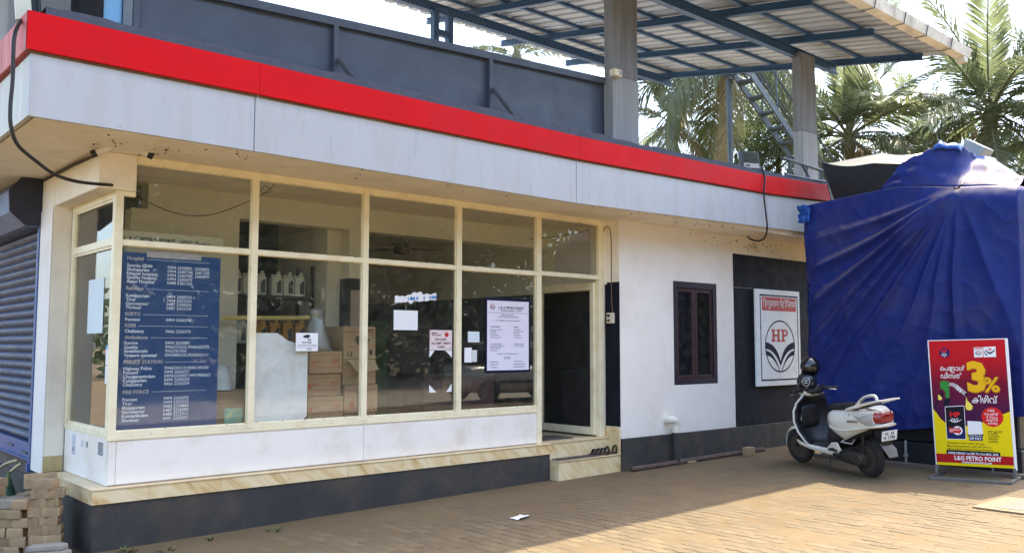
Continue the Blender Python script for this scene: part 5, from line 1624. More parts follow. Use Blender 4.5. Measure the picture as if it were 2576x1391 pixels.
# upper part: from the front edge up to the ridge
ridge = [(p[1], p[2], p[0]) for p in ((10.960,5.190,3.620), (10.970,5.033,3.826), (10.980,4.952,3.927), (11.020,4.697,4.014), (11.080,4.506,4.101), (11.250,4.342,4.074), (11.500,4.313,4.041), (11.750,4.334,3.995), (11.850,4.172,3.968), (11.850,4.015,3.831), (11.800,3.819,3.660), (11.700,3.686,3.526))]
def rg(t):
    f = t * (len(ridge) - 1); i = min(int(f), len(ridge) - 2); f -= i
    a, b = Vector(ridge[i]), Vector(ridge[i + 1]); return a.lerp(b, f)
g = MB(); rows = []
NT = 60
i0 = int(NU * (6.33 - 5.20) / 2.7)
for j in range(21):
    v = j / 20; row = []
    for k in range(NT + 1):
        t = k / NT
        i = i0 + (NU - i0) * t
        a = Vector(front_top[min(NU, int(round(i)))])
        q = rg(t); b = Vector((q[2], q[0], q[1]))
        p = a.lerp(b, v)
        w = math.sin(PI * v)
        p.x -= fold(p.y, min(p.z, 3.45)) * (1 - v) * 0.0
        p.z += 0.045 * w * noise.noise(Vector((p.y * 4.5, v * 2.2, 5))) + 0.018 * w * noise.noise(Vector((p.y * 11, v * 3, 1))) + 0.03 * w * abs(math.sin(t * 13 + v * 1.6 + 0.5)) + 0.05 * w * min(1.0, max(0.0, (t - 0.45) / 0.2))
        p.x -= 0.04 * w * noise.noise(Vector((p.y * 6, v * 4, 7)))
        if v > 0.6 and 0.18 < t < 0.6: p.z += 0.03 * math.sin(t * 90) * (v - 0.6)
        row.append(tuple(p))
    rows.append(row)
g.grid(rows)
top_ridge = rows[-1]
o_ = obj('top_sheet', g, M_tarp, TP, smooth=True); md = o_.modifiers.new('t', 'SOLIDIFY'); md.thickness = 0.004
# back of the top
g = MB(); g.grid([top_ridge, [(p[0] + 0.5, p[1], p[2] - 0.35) for p in top_ridge], [(p[0] + 0.9, p[1], 2.2) for p in top_ridge]])
obj('back_sheet', g, M_tarp, TP, smooth=True)
# right side
g = MB(); rows = []
fc = [rws for rws in [(GX, 3.63)]]
for j in range(41):
    v = j / 40; row = []
    for i in range(31):
        u = i / 30
        zb_ = 0.82; zt_ = 3.45 + 0.06 * u
        z = zb_ + (zt_ - zb_) * v
        x = GX - fold(3.63, z) * (1 - u) * 1.0 - 0.03 * (1 - v) * (1 - u) + u * 1.3
        if v > 0.93: x += 0.10 * ((v - 0.93) / 0.07) ** 2 * (1 - u)
        y = 3.63 - 0.05 * math.sin(u * 7) * (1 - v * 0.5) * u - 0.10 * u
        row.append((x, y, z))
    rows.append(row)
g.grid(rows); o_ = obj('side_sheet', g, M_tarp, TP, smooth=True); md = o_.modifiers.new('t', 'SOLIDIFY'); md.thickness = 0.004
# bright torn corners and edge strips
def crumple(name, c, r, seed, flat=0.35):
    rr = random.Random(seed); g = MB(); rows = []
    for j in range(9):
        row = []
        for i in range(9):
            a, b = (i / 8 - 0.5) * 2, (j / 8 - 0.5) * 2
            n1 = noise.noise(Vector((a * 2 + seed, b * 2, 1))); n2 = noise.noise(Vector((a * 3, b * 3 + seed, 4)))
            sc = 1 - 0.25 * abs(n2)
            row.append((c[0] - 0.05 - 0.09 * n1, c[1] - a * r[0] * sc + 0.04 * n2, c[2] + b * r[1] * sc + 0.03 * n1))
        rows.append(row)
    g.grid(rows); o_ = obj(name, g, M_tarpb, TP, smooth=True); md = o_.modifiers.new('t', 'SOLIDIFY'); md.thickness = 0.004
crumple('torn_corner', (GX - 0.02, 6.27, 3.40), (0.09, 0.13), 3)
def edge_strip(k0, k1, seed, h=0.10):
    g = MB(); rows = [[], [], []]
    for k in range(k0, k1 + 1):
        p = Vector(top_ridge[k]); n1 = noise.noise(Vector((k * 0.7, seed, 1))); n2 = noise.noise(Vector((k * 0.9, seed, 5)))
        rows[0].append((p.x - 0.02, p.y, p.z + 0.02 + 0.03 * n1)); rows[1].append((p.x - 0.06 - 0.03 * n2, p.y, p.z - h * 0.5 + 0.02 * n2)); rows[2].append((p.x - 0.05 - 0.02 * n1, p.y + 0.02 * n2, p.z - h * (1 + 0.6 * n1)))
    g.grid(rows); o_ = obj('torn_edge', g, M_tarpb, TP, smooth=True); md = o_.modifiers.new('t', 'SOLIDIFY'); md.thickness = 0.004
edge_strip(20, 29, 5, 0.06); edge_strip(37, 45, 9, 0.07)
# rope tie at the gathering point
g = MB(); g.tube(smooth_path([(GX - 0.05, 4.30, 3.50), (GX - 0.09, 4.24, 3.48), (GX - 0.06, 4.20, 3.53), (GX + 0.1, 4.25, 3.6)]), 0.012, 6); obj('rope', g, M_cable, TP)

# ------------------------------------------------------------------ the white scooter
M_sw = mat('pearl_white_paint', lin(232, 230, 220), 0.22, var=0.03, scale=3, coat=0.5, dirt=lin(205, 196, 176), dscale=4, damt=0.35)
M_tyre = mat('tyre_rubber', lin(40, 38, 37), 0.85, var=0.15, scale=10, dirt=lin(92, 80, 68), dscale=8, damt=0.5)
M_rim = mat('dusty_rim', lin(92, 84, 76), 0.5, metal=0.4, var=0.15)
M_engine = mat('engine_grey', lin(60, 56, 52), 0.55, metal=0.2, var=0.2, scale=8, dirt=lin(96, 84, 70), dscale=8, damt=0.5)
M_lampred = mat('red_lens', lin(140, 14, 18), 0.2, var=0.05, coat=0.6)
M_lens = mat('clear_lens', lin(205, 206, 205), 0.08, metal=0.35, var=0.1, scale=22, coat=0.6)
M_chrome = mat('satin_chrome', lin(190, 190, 190), 0.25, metal=0.8, var=0.06)
ang = math.atan2(6.002 - 4.888, 10.287 - 9.828)
SCT = thing('scooter', 'white motor scooter with black seat parked in front of the blue tarpaulin', 'scooter', (9.83, 4.90, gz(9.83) + 0.002), (R(-5.5), R(-0.6), ang))
def lob(name, g, m, smooth=40, bevel=0, sub=0, parent=None): return obj(name, g, m, parent or SCT, smooth=smooth, bevel=bevel, local=True, sub=sub)
def sering(x, w, z0, z1, e=2.6, n=20, yc=0.0, tilt=0.0):
    out = []
    for k in range(n):
        a = 2 * PI * k / n
        c, s = math.cos(a), math.sin(a)
        yy_ = abs(c) ** (2 / e) * w * (1 if c >= 0 else -1)
        zz_ = abs(s) ** (2 / e) * (z1 - z0) / 2 * (1 if s >= 0 else -1)
        out.append((x + tilt * zz_, yc + yy_, (z0 + z1) / 2 + zz_))
    return out
WR = 0.215
def wheel(x, name, steer=0.0):
    g = MB()
    prof = [(0.145, -0.042), (0.17, -0.048), (0.195, -0.044), (0.209, -0.026), (WR, 0), (0.209, 0.026), (0.195, 0.044), (0.17, 0.048), (0.145, 0.042), (0.14, 0.0), (0.145, -0.042)]
    g.lathe(prof, (x, 0, WR), (math.sin(steer) * -1, math.cos(steer), 0), 36)
    w = lob(name, g, M_tyre)
    ax = (-math.sin(steer), math.cos(steer), 0)
    g = MB(); g.lathe([(0.146, -0.036), (0.135, -0.03), (0.125, -0.012), (0.125, 0.012), (0.135, 0.03), (0.146, 0.036)], (x, 0, WR), ax, 32); g.lathe([(0.0, -0.045), (0.045, -0.045), (0.05, 0), (0.045, 0.045), (0.0, 0.045)], (x, 0, WR), ax, 16)
    for k in range(5):
        a = 2 * PI * k / 5 + 0.4
        d = Vector((math.cos(a) * math.cos(steer), math.cos(a) * math.sin(steer), math.sin(a)))
        g.bar(Vector((x, 0, WR)) + d * 0.04, Vector((x, 0, WR)) + d * 0.128, 0.028, 0.03, ax)
    lob('rim', g, M_rim, parent=w)
wheel(0.0, 'rear_wheel'); wheel(1.235, 'front_wheel', 0.12)
# rear body, one shell
secs = [(-0.30, 0.09, 0.64, 0.80), (-0.24, 0.13, 0.60, 0.81), (-0.14, 0.165, 0.55, 0.805), (0.0, 0.184, 0.49, 0.79), (0.12, 0.194, 0.435, 0.785), (0.20, 0.197, 0.395, 0.78), (0.28, 0.195, 0.415, 0.775), (0.38, 0.188, 0.465, 0.765), (0.45, 0.175, 0.49, 0.75), (0.485, 0.13, 0.52, 0.71)]
g = MB(); g.loft([sering(x, w, a, b, 3.0) for x, w, a, b in secs]); body = lob('body', g, M_sw, 50)
# crisp crease line along the side panel and a dark underside
for sg in (1, -1):
    g = MB(); g.loft([sering(x, 0.014, z - 0.012, z + 0.012, 2, 8, sg * w) for x, w, z in ((-0.20, 0.145, 0.60), (0.0, 0.180, 0.56), (0.15, 0.191, 0.535), (0.30, 0.188, 0.535), (0.42, 0.172, 0.56))])
    lob('panel_crease', g, M_sw, 50, parent=body)
g = MB(); g.loft([sering(x, w, a, b, 2.6) for x, w, a, b in ((-0.18, 0.10, 0.50, 0.62), (0.0, 0.13, 0.44, 0.60), (0.2, 0.14, 0.33, 0.55), (0.36, 0.15, 0.27, 0.55), (0.50, 0.15, 0.26, 0.56), (0.54, 0.13, 0.27, 0.5))])
lob('under_body', g, M_blk, 50)
# letters on the side panel
mp = Pl((0.08, 0.199, 0.640), (-0.995, 0.0, 0.06), (0, -0.05, 1))
g = MB(); mp.text(g, 'MAESTRO', 0.0, 0.0, 0.026, 0.175, 'L', 0.002, 0.03, None, 0.15)
lob('lettering', g, M_engine, False)
g = MB(); mp.poly(g, [(0.035, 0.075), (0.045, 0.075), (0.047, 0.10), (0.035, 0.10)], 0.001); lob('emblem', g, M_engine, False)
# lamps
g = MB(); g.loft([sering(x, w, a, b, 2.6) for x, w, a, b in ((-0.352, 0.06, 0.66, 0.745), (-0.335, 0.10, 0.648, 0.77), (-0.27, 0.142, 0.632, 0.785))])
lob('tail_lamp', g, M_lampred, 50)
for sg in (1, -1):
    g = MB(); g.loft([sering(x, w, a, b, 2.2, 12, sg * yc) for x, w, a, b, yc in ((-0.275, 0.020, 0.63, 0.765, 0.128), (-0.215, 0.022, 0.618, 0.755, 0.146), (-0.17, 0.026, 0.618, 0.755, 0.148), (-0.10, 0.022, 0.65, 0.755, 0.162), (-0.02, 0.008, 0.715, 0.75, 0.178))])
    lob('indicator_lens', g, M_lens, 50)
g = MB(); g.loft([sering(x, w, a, b, 2.6) for x, w, a, b in ((-0.372, 0.06, 0.615, 0.655), (-0.34, 0.12, 0.60, 0.645), (-0.25, 0.150, 0.585, 0.632), (-0.16, 0.166, 0.57, 0.622))])
lob('tail_bumper', g, M_sw, 50)
g = MB(); g.loft([sering(x, w, a, b, 2.4) for x, w, a, b in ((-0.33, 0.06, 0.755, 0.80), (-0.25, 0.10, 0.765, 0.83), (-0.15, 0.125, 0.77, 0.835), (-0.05, 0.13, 0.77, 0.81))])
lob('tail_cover', g, M_sw, 50)
for k in range(3):
    g = MB(); g.tube([(-0.28 + 0.03 * k, 0.085 - 0.01 * k, 0.80 + 0.012 * k), (-0.25 + 0.03 * k, 0.11, 0.795 + 0.008 * k), (-0.19 + 0.03 * k, 0.124, 0.80 + 0.006 * k)], 0.004, 6); lob('vent_line', g, M_engine)
# seat
g = MB(); g.loft([sering(x, w, a, b, 2.8) for x, w, a, b in ((-0.20, 0.09, 0.79, 0.85), (-0.14, 0.125, 0.775, 0.868), (0.0, 0.14, 0.76, 0.865), (0.18, 0.142, 0.75, 0.845), (0.34, 0.135, 0.735, 0.825), (0.48, 0.115, 0.715, 0.815), (0.56, 0.08, 0.70, 0.785), (0.585, 0.04, 0.70, 0.75))])
lob('seat', g, mat('seat_vinyl', lin(30, 30, 32), 0.55, var=0.12, scale=20), 50)
# grab rail
for sg in (1, -1):
    g = MB(); g.loft([sering(x, w, z - h, z + h, 2.4, 10, sg * y) for x, w, z, h, y in ((0.13, 0.008, 0.775, 0.010, 0.165), (0.05, 0.018, 0.795, 0.018, 0.168), (-0.08, 0.022, 0.83, 0.020, 0.160), (-0.2, 0.022, 0.865, 0.016, 0.150), (-0.34, 0.024, 0.90, 0.012, 0.135), (-0.42, 0.018, 0.915, 0.010, 0.115))])
    lob('grab_rail', g, M_sw, 60)
    if sg > 0:
        g = MB(); g.tube(smooth_path([(-0.04, 0.15, 0.83), (-0.12, 0.145, 0.90), (-0.20, 0.14, 0.945), (-0.30, 0.135, 0.965), (-0.345, 0.13, 0.955), (-0.36, 0.13, 0.905)]), 0.017, 8); lob('rail_loop', g, M_sw)
        g = MB(); g.tube(smooth_path([(-0.115, 0.156, 0.885), (-0.20, 0.151, 0.932), (-0.30, 0.147, 0.953), (-0.335, 0.144, 0.945)]), 0.008, 8); lob('loop_trim', g, M_chrome)
g = MB(); g.loft([sering(x, w, z - 0.012, z + 0.012, 2.4, 10) for x, w, z in ((-0.355, 0.10, 0.90), (-0.39, 0.12, 0.91), (-0.43, 0.11, 0.918))]); lob('rail_bridge', g, M_sw, 60)
# floor board and side skirts
g = MB(); g.box(0.46, 1.02, -0.165, 0.165, 0.275, 0.30); lob('floorboard', g, mat('dusty_black_floor', lin(44, 44, 44), 0.7, var=0.25, scale=9, dirt=lin(96, 90, 82), dscale=8, damt=0.6), False, 0.01)
for sg in (1, -1):
    g = MB(); g.loft([sering(x, w, a, b, 2.6, 12, sg * 0.168) for x, w, a, b in ((0.33, 0.012, 0.245, 0.285), (0.42, 0.022, 0.215, 0.29), (0.60, 0.024, 0.225, 0.295), (0.85, 0.024, 0.245, 0.298), (1.0, 0.02, 0.27, 0.315), (1.06, 0.012, 0.31, 0.34))])
    lob('side_skirt', g, M_sw, 50)
    g = MB(); g.slab([(0.24, sg * 0.176, 0.30), (0.30, sg * 0.176, 0.385), (0.40, sg * 0.172, 0.375), (0.50, sg * 0.165, 0.30), (0.44, sg * 0.168, 0.255), (0.30, sg * 0.172, 0.26)], (0, sg * 0.022, 0)); lob('peg_cover', g, M_sw, False, 0.012)
    g = MB(); g.loft([sering(x, 0.012, a, b, 2, 8, sg * 0.192) for x, a, b in ((0.30, 0.27, 0.30), (0.38, 0.272, 0.318), (0.46, 0.275, 0.30))]); lob('peg_trim', g, M_engine, 50)
# leg shield: black inner panel inside a white outer shell
def shield(x0, w0, k):
    path = [(0.86, 0.275), (0.92, 0.34), (0.985, 0.45), (1.01, 0.58), (1.005, 0.70), (0.975, 0.80), (0.925, 0.89)]
    ws = [0.155, 0.19, 0.225, 0.25, 0.245, 0.215, 0.15]
    rows = []
    for (x, z), w in zip(path, ws):
        w *= w0; row = []
        for i in range(13):
            t = i / 12 * 2 - 1
            row.append((x + x0 + k * (1 - t * t) - 0.055 * t * t, w * t, z))
        rows.append(row)
    return rows
g = MB(); g.grid(shield(0.022, 1.06, 0.05)); o_ = lob('front_apron', g, M_sw, True); md = o_.modifiers.new('t', 'SOLIDIFY'); md.thickness = 0.02; md.offset = 0
g = MB(); g.grid(shield(0.0, 0.985, 0.02)); o_ = lob('inner_panel', g, M_blk, True); md = o_.modifiers.new('t', 'SOLIDIFY'); md.thickness = 0.012; md.offset = 0
g = MB(); g.loft([sering(x, w, a, b, 6) for x, w, a, b in ((0.972, 0.10, 0.54, 0.72), (0.985, 0.125, 0.48, 0.76), (1.02, 0.13, 0.46, 0.78))]); lob('glove_box', g, M_blk, 50)
g = MB(); g.loft([sering(x, w, a, b, 2.4) for x, w, a, b in ((1.0, 0.16, 0.48, 0.86), (1.08, 0.13, 0.46, 0.83), (1.13, 0.08, 0.50, 0.76), (1.15, 0.03, 0.58, 0.70))]); lob('front_nose', g, M_sw, 50)
# front fender
g = MB(); rows = []
for i in range(15):
    a = R(-5 + 158 * i / 14)
    row = []
    for j in range(9):
        t = j / 8 * 2 - 1
        rr = 0.255 - 0.045 * abs(t) ** 2.5
        row.append((1.235 + rr * math.cos(a) * (1.06 if a < 1.2 else 1.0), 0.068 * t * (0.8 + 0.2 * math.sin(a)), WR + 0.01 + rr * math.sin(a)))
    rows.append(row)
g.grid(rows); o_ = lob('front_fender', g, M_sw, True); md = o_.modifiers.new('t', 'SOLIDIFY'); md.thickness = 0.008
for sg in (1, -1):
    g = MB(); g.tube([(1.235, sg * 0.06, WR), (1.16, sg * 0.06, 0.42), (1.05, sg * 0.03, 0.78)], 0.018, 8); lob('fork', g, M_engine)
HBX = -0.07
def lobh(name, g, m, smooth=40, bevel=0, sub=0, parent=None):
    g.v = [(x + HBX, y, z) for x, y, z in g.v]
    return lob(name, g, m, smooth, bevel, sub, parent)
# handlebar
g = MB(); g.loft([sering(x, w, a, b, 2.3) for x, w, a, b in ((0.90, 0.06, 0.89, 0.95), (0.94, 0.13, 0.87, 0.985), (1.0, 0.165, 0.86, 1.01), (1.06, 0.15, 0.865, 1.00), (1.11, 0.09, 0.885, 0.97), (1.125, 0.04, 0.90, 0.95))]); lobh('handlebar_cowl', g, M_sw, 50)
g = MB(); g.loft([sering(x, w, a, b, 2.3) for x, w, a, b in ((0.885, 0.05, 0.905, 0.95), (0.90, 0.11, 0.895, 0.985), (0.935, 0.13, 0.90, 1.0))]); lobh('instrument_panel', g, M_blk, 50)
for sg in (1, -1):
    g = MB(); g.tube([(1.0, sg * 0.14, 0.945), (0.955, sg * 0.23, 0.95), (0.915, sg * 0.35, 0.945)], [0.02, 0.018, 0.018], 10); lobh('grip', g, M_blk)
    g = MB(); g.tube([(1.02, sg * 0.18, 0.94), (0.99, sg * 0.26, 0.925), (0.945, sg * 0.34, 0.915)], 0.007, 6); lobh('brake_lever', g, M_chrome)
    g = MB(); g.box(0.955, 0.995, sg * 0.165 - 0.022, sg * 0.165 + 0.022, 0.925, 0.99); lobh('switch_pod', g, M_blk, False, 0.008)
g = MB(); g.loft([sering(x, w, a, b, 2.2) for x, w, a, b in ((1.045, 0.105, 0.885, 0.985), (1.10, 0.095, 0.885, 0.975), (1.135, 0.05, 0.90, 0.955))]); lobh('headlamp', g, M_lens, 50)
# engine, belt cover, shock, stand
g = MB(); g.loft([sering(x, 0.045, a, b, 2.6, 14, 0.115) for x, a, b in ((-0.07, 0.16, 0.27), (-0.02, 0.135, 0.295), (0.10, 0.135, 0.30), (0.28, 0.15, 0.30), (0.40, 0.17, 0.31), (0.44, 0.20, 0.29))]); lob('belt_cover', g, M_engine, 50)
g = MB(); g.lathe([(0.0, 0.03), (0.045, 0.028), (0.055, 0.0)], (0.36, 0.158, 0.235), (0, 1, 0), 18); lob('cover_boss', g, M_engine)
g = MB(); g.lathe([(0.0, 0.02), (0.06, 0.018), (0.07, 0.0)], (0.02, 0.158, 0.215), (0, 1, 0), 18); lob('cover_boss', g, M_engine)
g = MB(); g.loft([sering(x, 0.10, a, b, 2.6) for x, a, b in ((0.20, 0.20, 0.34), (0.42, 0.18, 0.34), (0.52, 0.20, 0.30))]); lob('engine', g, M_engine, 50)
g = MB(); g.tube([(-0.02, 0.10, 0.26), (-0.05, 0.11, 0.50)], 0.018, 10); lob('shock_absorber', g, M_blk)
g = MB(); g.loft([sering(x, 0.045, a, b, 2.2, 12, -0.14) for x, a, b in ((-0.22, 0.22, 0.33), (0.0, 0.20, 0.32), (0.25, 0.19, 0.28), (0.3, 0.2, 0.26))]); lob('silencer', g, M_engine, 50)
g = MB(); g.tube([(0.04, 0.19, 0.395), (0.22, 0.195, 0.40)], 0.010, 8); g.tube([(0.05, 0.19, 0.395), (0.06, 0.13, 0.44)], 0.008, 6); g.tube([(0.21, 0.195, 0.40), (0.20, 0.13, 0.44)], 0.008, 6); lob('foot_rail', g, M_chrome)
g = MB(); g.tube([(0.50, 0.12, 0.24), (0.47, 0.19, 0.11), (0.43, 0.235, -0.012)], 0.011, 8); g.box(0.40, 0.46, 0.22, 0.26, -0.022, -0.012); lob('side_stand', g, M_engine)
# mudflap and number plate at the rear
g = MB(); g.loft([sering(x, w, a, b, 3, 14) for x, w, a, b in ((-0.17, 0.07, 0.46, 0.60), (-0.24, 0.075, 0.40, 0.60), (-0.30, 0.075, 0.38, 0.585))]); lob('plate_carrier', g, M_blk, 50)
np_ = Pl((-0.335, 0.105, 0.455), (0.0, -1, 0), (-0.22, 0, 0.97))
g = MB(); np_.plate(g, 0, 0.21, 0, 0.115, 0.0, 0.003); lob('number_plate', g, M_paper, False, 0.002)
g = MB(); np_.text(g, 'KL  55', 0.105, 0.066, 0.032, 0.125, 'C', 0.0042, 0.03); np_.text(g, 'N 1790', 0.105, 0.018, 0.034, 0.16, 'C', 0.0042, 0.03)
np_.disc(g, 0.018, 0.095, 0.005, 0.0042, 8); np_.disc(g, 0.192, 0.095, 0.005, 0.0042, 8)
lob('plate_lettering', g, M_ink, False)
g = MB(); g.loft([[(-0.27, -0.07, 0.42), (-0.27, 0.07, 0.42), (-0.26, 0.07, 0.425), (-0.26, -0.07, 0.425)], [(-0.345, -0.085, 0.355), (-0.345, 0.085, 0.355), (-0.335, 0.085, 0.36), (-0.335, -0.085, 0.36)], [(-0.385, -0.06, 0.275), (-0.385, 0.06, 0.275), (-0.375, 0.06, 0.278), (-0.375, -0.06, 0.278)]]); lob('mudflap', g, mat('grey_mudflap', lin(112, 106, 100), 0.7, var=0.15), False, 0.003)

# helmets resting on the handlebar
def on_scooter(p):
    e = Matrix.Rotation(ang, 4, 'Z') @ Matrix.Rotation(R(-0.6), 4, 'Y') @ Matrix.Rotation(R(-5.5), 4, 'X')
    return Vector((9.83, 4.90, gz(9.83) + 0.002)) + (e @ Vector(p))
M_helm = mat('gloss_black_helmet', lin(20, 20, 23), 0.18, var=0.1, coat=0.6)
def helmet(name, c, r, yaw, tilt, label, mat_):
    t = thing(name, label, 'helmet', tuple(c), (0, tilt, yaw))
    g = MB(); rows = []
    for i in range(15):
        el = R(-38 + 128 * i / 14); row = []
        for j in range(25):
            az = R(35 + 290 * j / 24)
            k = 1.0 if el > R(28) else 1.0
            rr = r * (1.0 + 0.10 * math.cos(az) ** 2)
            row.append((rr * math.cos(el) * math.cos(az), r * 0.93 * math.cos(el) * math.sin(az), r * 1.06 * math.sin(el)))
        rows.append(row)
    g.grid(rows); o_ = obj('shell', g, mat_, t, smooth=True, local=True); md = o_.modifiers.new('t', 'SOLIDIFY'); md.thickness = 0.012
    g = MB(); rows = []
    for i in range(6):
        el = R(24 + 66 * i / 5)
        rows.append([(r * 1.1 * math.cos(el) * math.cos(R(a)), r * 0.935 * math.cos(el) * math.sin(R(a)), r * 1.065 * math.sin(el)) for a in range(-40, 41, 10)])
    g.grid(rows); o_ = obj('brow', g, mat_, t, smooth=True, local=True); md = o_.modifiers.new('t', 'SOLIDIFY'); md.thickness = 0.012
    g = MB(); rows = []
    for i in range(6):
        el = R(-26 + 52 * i / 5)
        rows.append([(r * 1.09 * math.cos(el) * math.cos(R(a)), r * 0.92 * math.cos(el) * math.sin(R(a)), r * 1.05 * math.sin(el)) for a in range(-44, 45, 8)])
    g.grid(rows); obj('visor', g, mat('smoke_visor_' + name[:3] + str(int(r * 1000)), lin(16, 18, 22), 0.08, var=0.0, coat=0.8), t, smooth=True, local=True)
    g = MB(); rows = []
    for i in range(4):
        el = R(-48 + 22 * i / 3)
        rows.append([(r * 1.14 * math.cos(el) * math.cos(R(a)), r * 0.95 * math.cos(el) * math.sin(R(a)), r * 1.03 * math.sin(el)) for a in range(-60, 61, 10)])
    g.grid(rows); o_ = obj('chin_bar', g, mat_, t, smooth=True, local=True); md = o_.modifiers.new('t', 'SOLIDIFY'); md.thickness = 0.014
    return t
c1 = on_scooter((0.88, 0.015, 1.235)); c2 = on_scooter((0.91, 0.06, 1.045))
helmet('helmet', c1, 0.118, ang - R(85), 0.12, 'glossy black helmet perched on top, above the marked one on the scooter handlebar', M_helm)
h2 = helmet('helmet', c2, 0.125, ang + R(100), 0.15, 'dark helmet with a silver shield outline covering the scooter handlebar', mat('dark_navy_helmet', lin(34, 38, 46), 0.22, var=0.15, coat=0.5))
# silver shield mark facing the street: ring and bars
g = MB()
cv = (Vector((0, 0, 1.6)) - c2).normalized()
inv = (Matrix.Rotation(ang + R(100), 3, 'Z') @ Matrix.Rotation(0.15, 3, 'Y')).inverted()
face = (inv @ (cv + Vector((-0.02, 0.05, -0.05)))).normalized()
sidev = face.cross(Vector((0, 0, 1))).normalized() * -1; upv = sidev.cross(face) * -1
def onshell(a, b, k=1.0):
    d = (face + sidev * a + upv * b).normalized()
    return (0.125 * 1.10 * d.x * k + 0.0, 0.125 * 1.0 * d.y * k, 0.125 * 1.12 * d.z * k)
ring_o = [(0.0, 0.44), (0.26, 0.36), (0.36, 0.14), (0.28, -0.16), (0.0, -0.38), (-0.28, -0.16), (-0.36, 0.14), (-0.26, 0.36)]
g.tube([onshell(a, b, 1.05) for a, b in ring_o + ring_o[:1]], 0.005, 6)
g.tube([onshell(a, b, 1.05) for a, b in ((-0.22, 0.16), (0.0, 0.22), (0.22, 0.12))], 0.006, 6)
g.tube([onshell(a, b, 1.05) for a, b in ((-0.2, -0.06), (0.0, -0.02), (0.2, -0.1))], 0.006, 6)
obj('shield_mark', g, M_chrome, h2, smooth=True, local=True)

# ------------------------------------------------------------------ the poster stand
TLp, TRp, BRp, BLp = [Vector(p) for p in ((10.420,4.474,1.657), (10.580,3.677,1.682), (10.620,3.659,0.260), (10.460,4.429,0.240))]
u = ((BRp - BLp)).normalized(); v = (TLp - BLp); pw, ph = (BRp - BLp).length, v.length
PS = thing('poster_stand', 'red and yellow discount poster on a low metal foot frame before the tarpaulin', 'sign', tuple((BLp + BRp) / 2 * 1.0 - Vector((0, 0, (BLp.z + BRp.z) / 2 - gz(10.5)))))
PP = Pl(BLp, u, v)
# skew free frame: measure in units of the board
vv = (v - PP.u * v.dot(PP.u)).normalized(); PP = Pl(BLp, u, vv)
ph = v.length; sk = v.dot(PP.u) / ph
M_grad = bpy.data.materials.new('poster_gradient'); M_grad.use_nodes = True
def build_grad():
    nt_ = M_grad.node_tree; N, L = nt_.nodes, nt_.links
    tc = N.new('ShaderNodeTexCoord'); sx_ = N.new('ShaderNodeSeparateXYZ'); cr = N.new('ShaderNodeValToRGB'); mr = N.new('ShaderNodeMapRange')
    L.new(tc.outputs['Object'], sx_.inputs[0]); L.new(sx_.outputs['Z'], mr.inputs['Value'])
    mr.inputs['From Min'].default_value = 0.10; mr.inputs['From Max'].default_value = 0.10 + ph
    e = cr.color_ramp.elements
    e[0].position = 0.45; e[0].color = lin(72, 24, 68) + (1,)
    e[1].position = 1.0; e[1].color = lin(198, 26, 36) + (1,)
    x = e.new(0.68); x.color = lin(116, 20, 48) + (1,)
    x = e.new(0.86); x.color = lin(186, 24, 36) + (1,)
    L.new(mr.outputs[0], cr.inputs[0]); L.new(cr.outputs[0], N['Principled BSDF'].inputs['Base Color']); N['Principled BSDF'].inputs['Roughness'].default_value = 0.5; N['Principled BSDF'].inputs['Specular IOR Level'].default_value = 0.12
build_grad()
def yw(n, c, r=0.5): return mat(n, c, r, var=0.0, spec=0.12)
M_yel = yw('poster_yellow', lin(240, 214, 18)); M_prd = yw('poster_red', lin(184, 28, 34)); M_gold = yw('poster_gold', lin(238, 186, 30)); M_gold2 = yw('poster_gold_shade', lin(176, 112, 20)); M_pblk = yw('poster_black', lin(30, 28, 40)); M_pnavy = yw('poster_navy', lin(34, 38, 92)); M_grn = yw('poster_green', lin(56, 140, 62)); M_brd = yw('poster_bright_red', lin(214, 40, 40)); M_psil = yw('poster_silver', lin(186, 176, 178)); M_drop = yw('poster_oil', lin(240, 226, 96)); M_pdk = yw('poster_dark_text', lin(60, 50, 30))
g = MB(); PP.plate(g, 0, pw, 0, ph, -0.012, 0.0); obj('board', g, M_grad, PS)
for a0, a1, zt in ((-0.012, 0.004, ph), (pw - 0.004, pw + 0.022, ph)):
    g = MB(); PP.plate(g, a0, a1, -0.02, zt, -0.024, -0.002 if a0 < 0 else 0.004); obj('edge_tube', g, M_whiteink, PS)
g = MB(); PP.plate(g, -0.01, pw + 0.02, ph + 0.0005, ph + 0.010, -0.02, -0.001); obj('edge_tube', g, M_whiteink, PS)
def S(x, y):
    """poster coordinates in the 963 x 1391 close view, straightened to the board"""
    ty = (y - 85.0) / (1135.0 - 85.0)
    xl = 133 + (213 - 133) * ty; xr = 810 + (888 - 810) * ty
    yt = 92 + (74 - 92) * ((x - xl) / (xr - xl)); yb = 1143 + (1172 - 1143) * ((x - xl) / (xr - xl))
    return ((x - xl) / (xr - xl) * pw, (1 - (y - yt) / (yb - yt)) * ph)
gY, gR, gW, gG, gG2, gK, gN, gGr, gB, gS, gD, gT = [MB() for _ in range(12)]
d0 = 0.001
cur = [S(178, 672), S(205, 700), S(250, 760), S(300, 795), S(360, 812), S(470, 815), S(580, 800), S(680, 760), S(760, 728), S(852, 688)]
cur[0] = (0.0, cur[0][1]); cur[-1] = (pw, cur[-1][1])
yb_ = S(400, 1055)[1]
PP.strip(gY, [(a, yb_) for a, b in cur], cur, d0)
PP.rect(gR, 0, pw, S(400, 1128)[1], yb_, d0)
PP.rect(gY, 0, pw, 0.0, S(400, 1128)[1], d0)
def T(mb, s, x, y, h, w=None, al='L', bold=0.02, skew=0.0, d=0.003):
    a, b = S(x, y); k = ph / 1065.0
    kx = pw / 677.0
    PP.text(mb, s, a, b, h * k, None if w is None else w * kx, al, d, bold, None, skew)
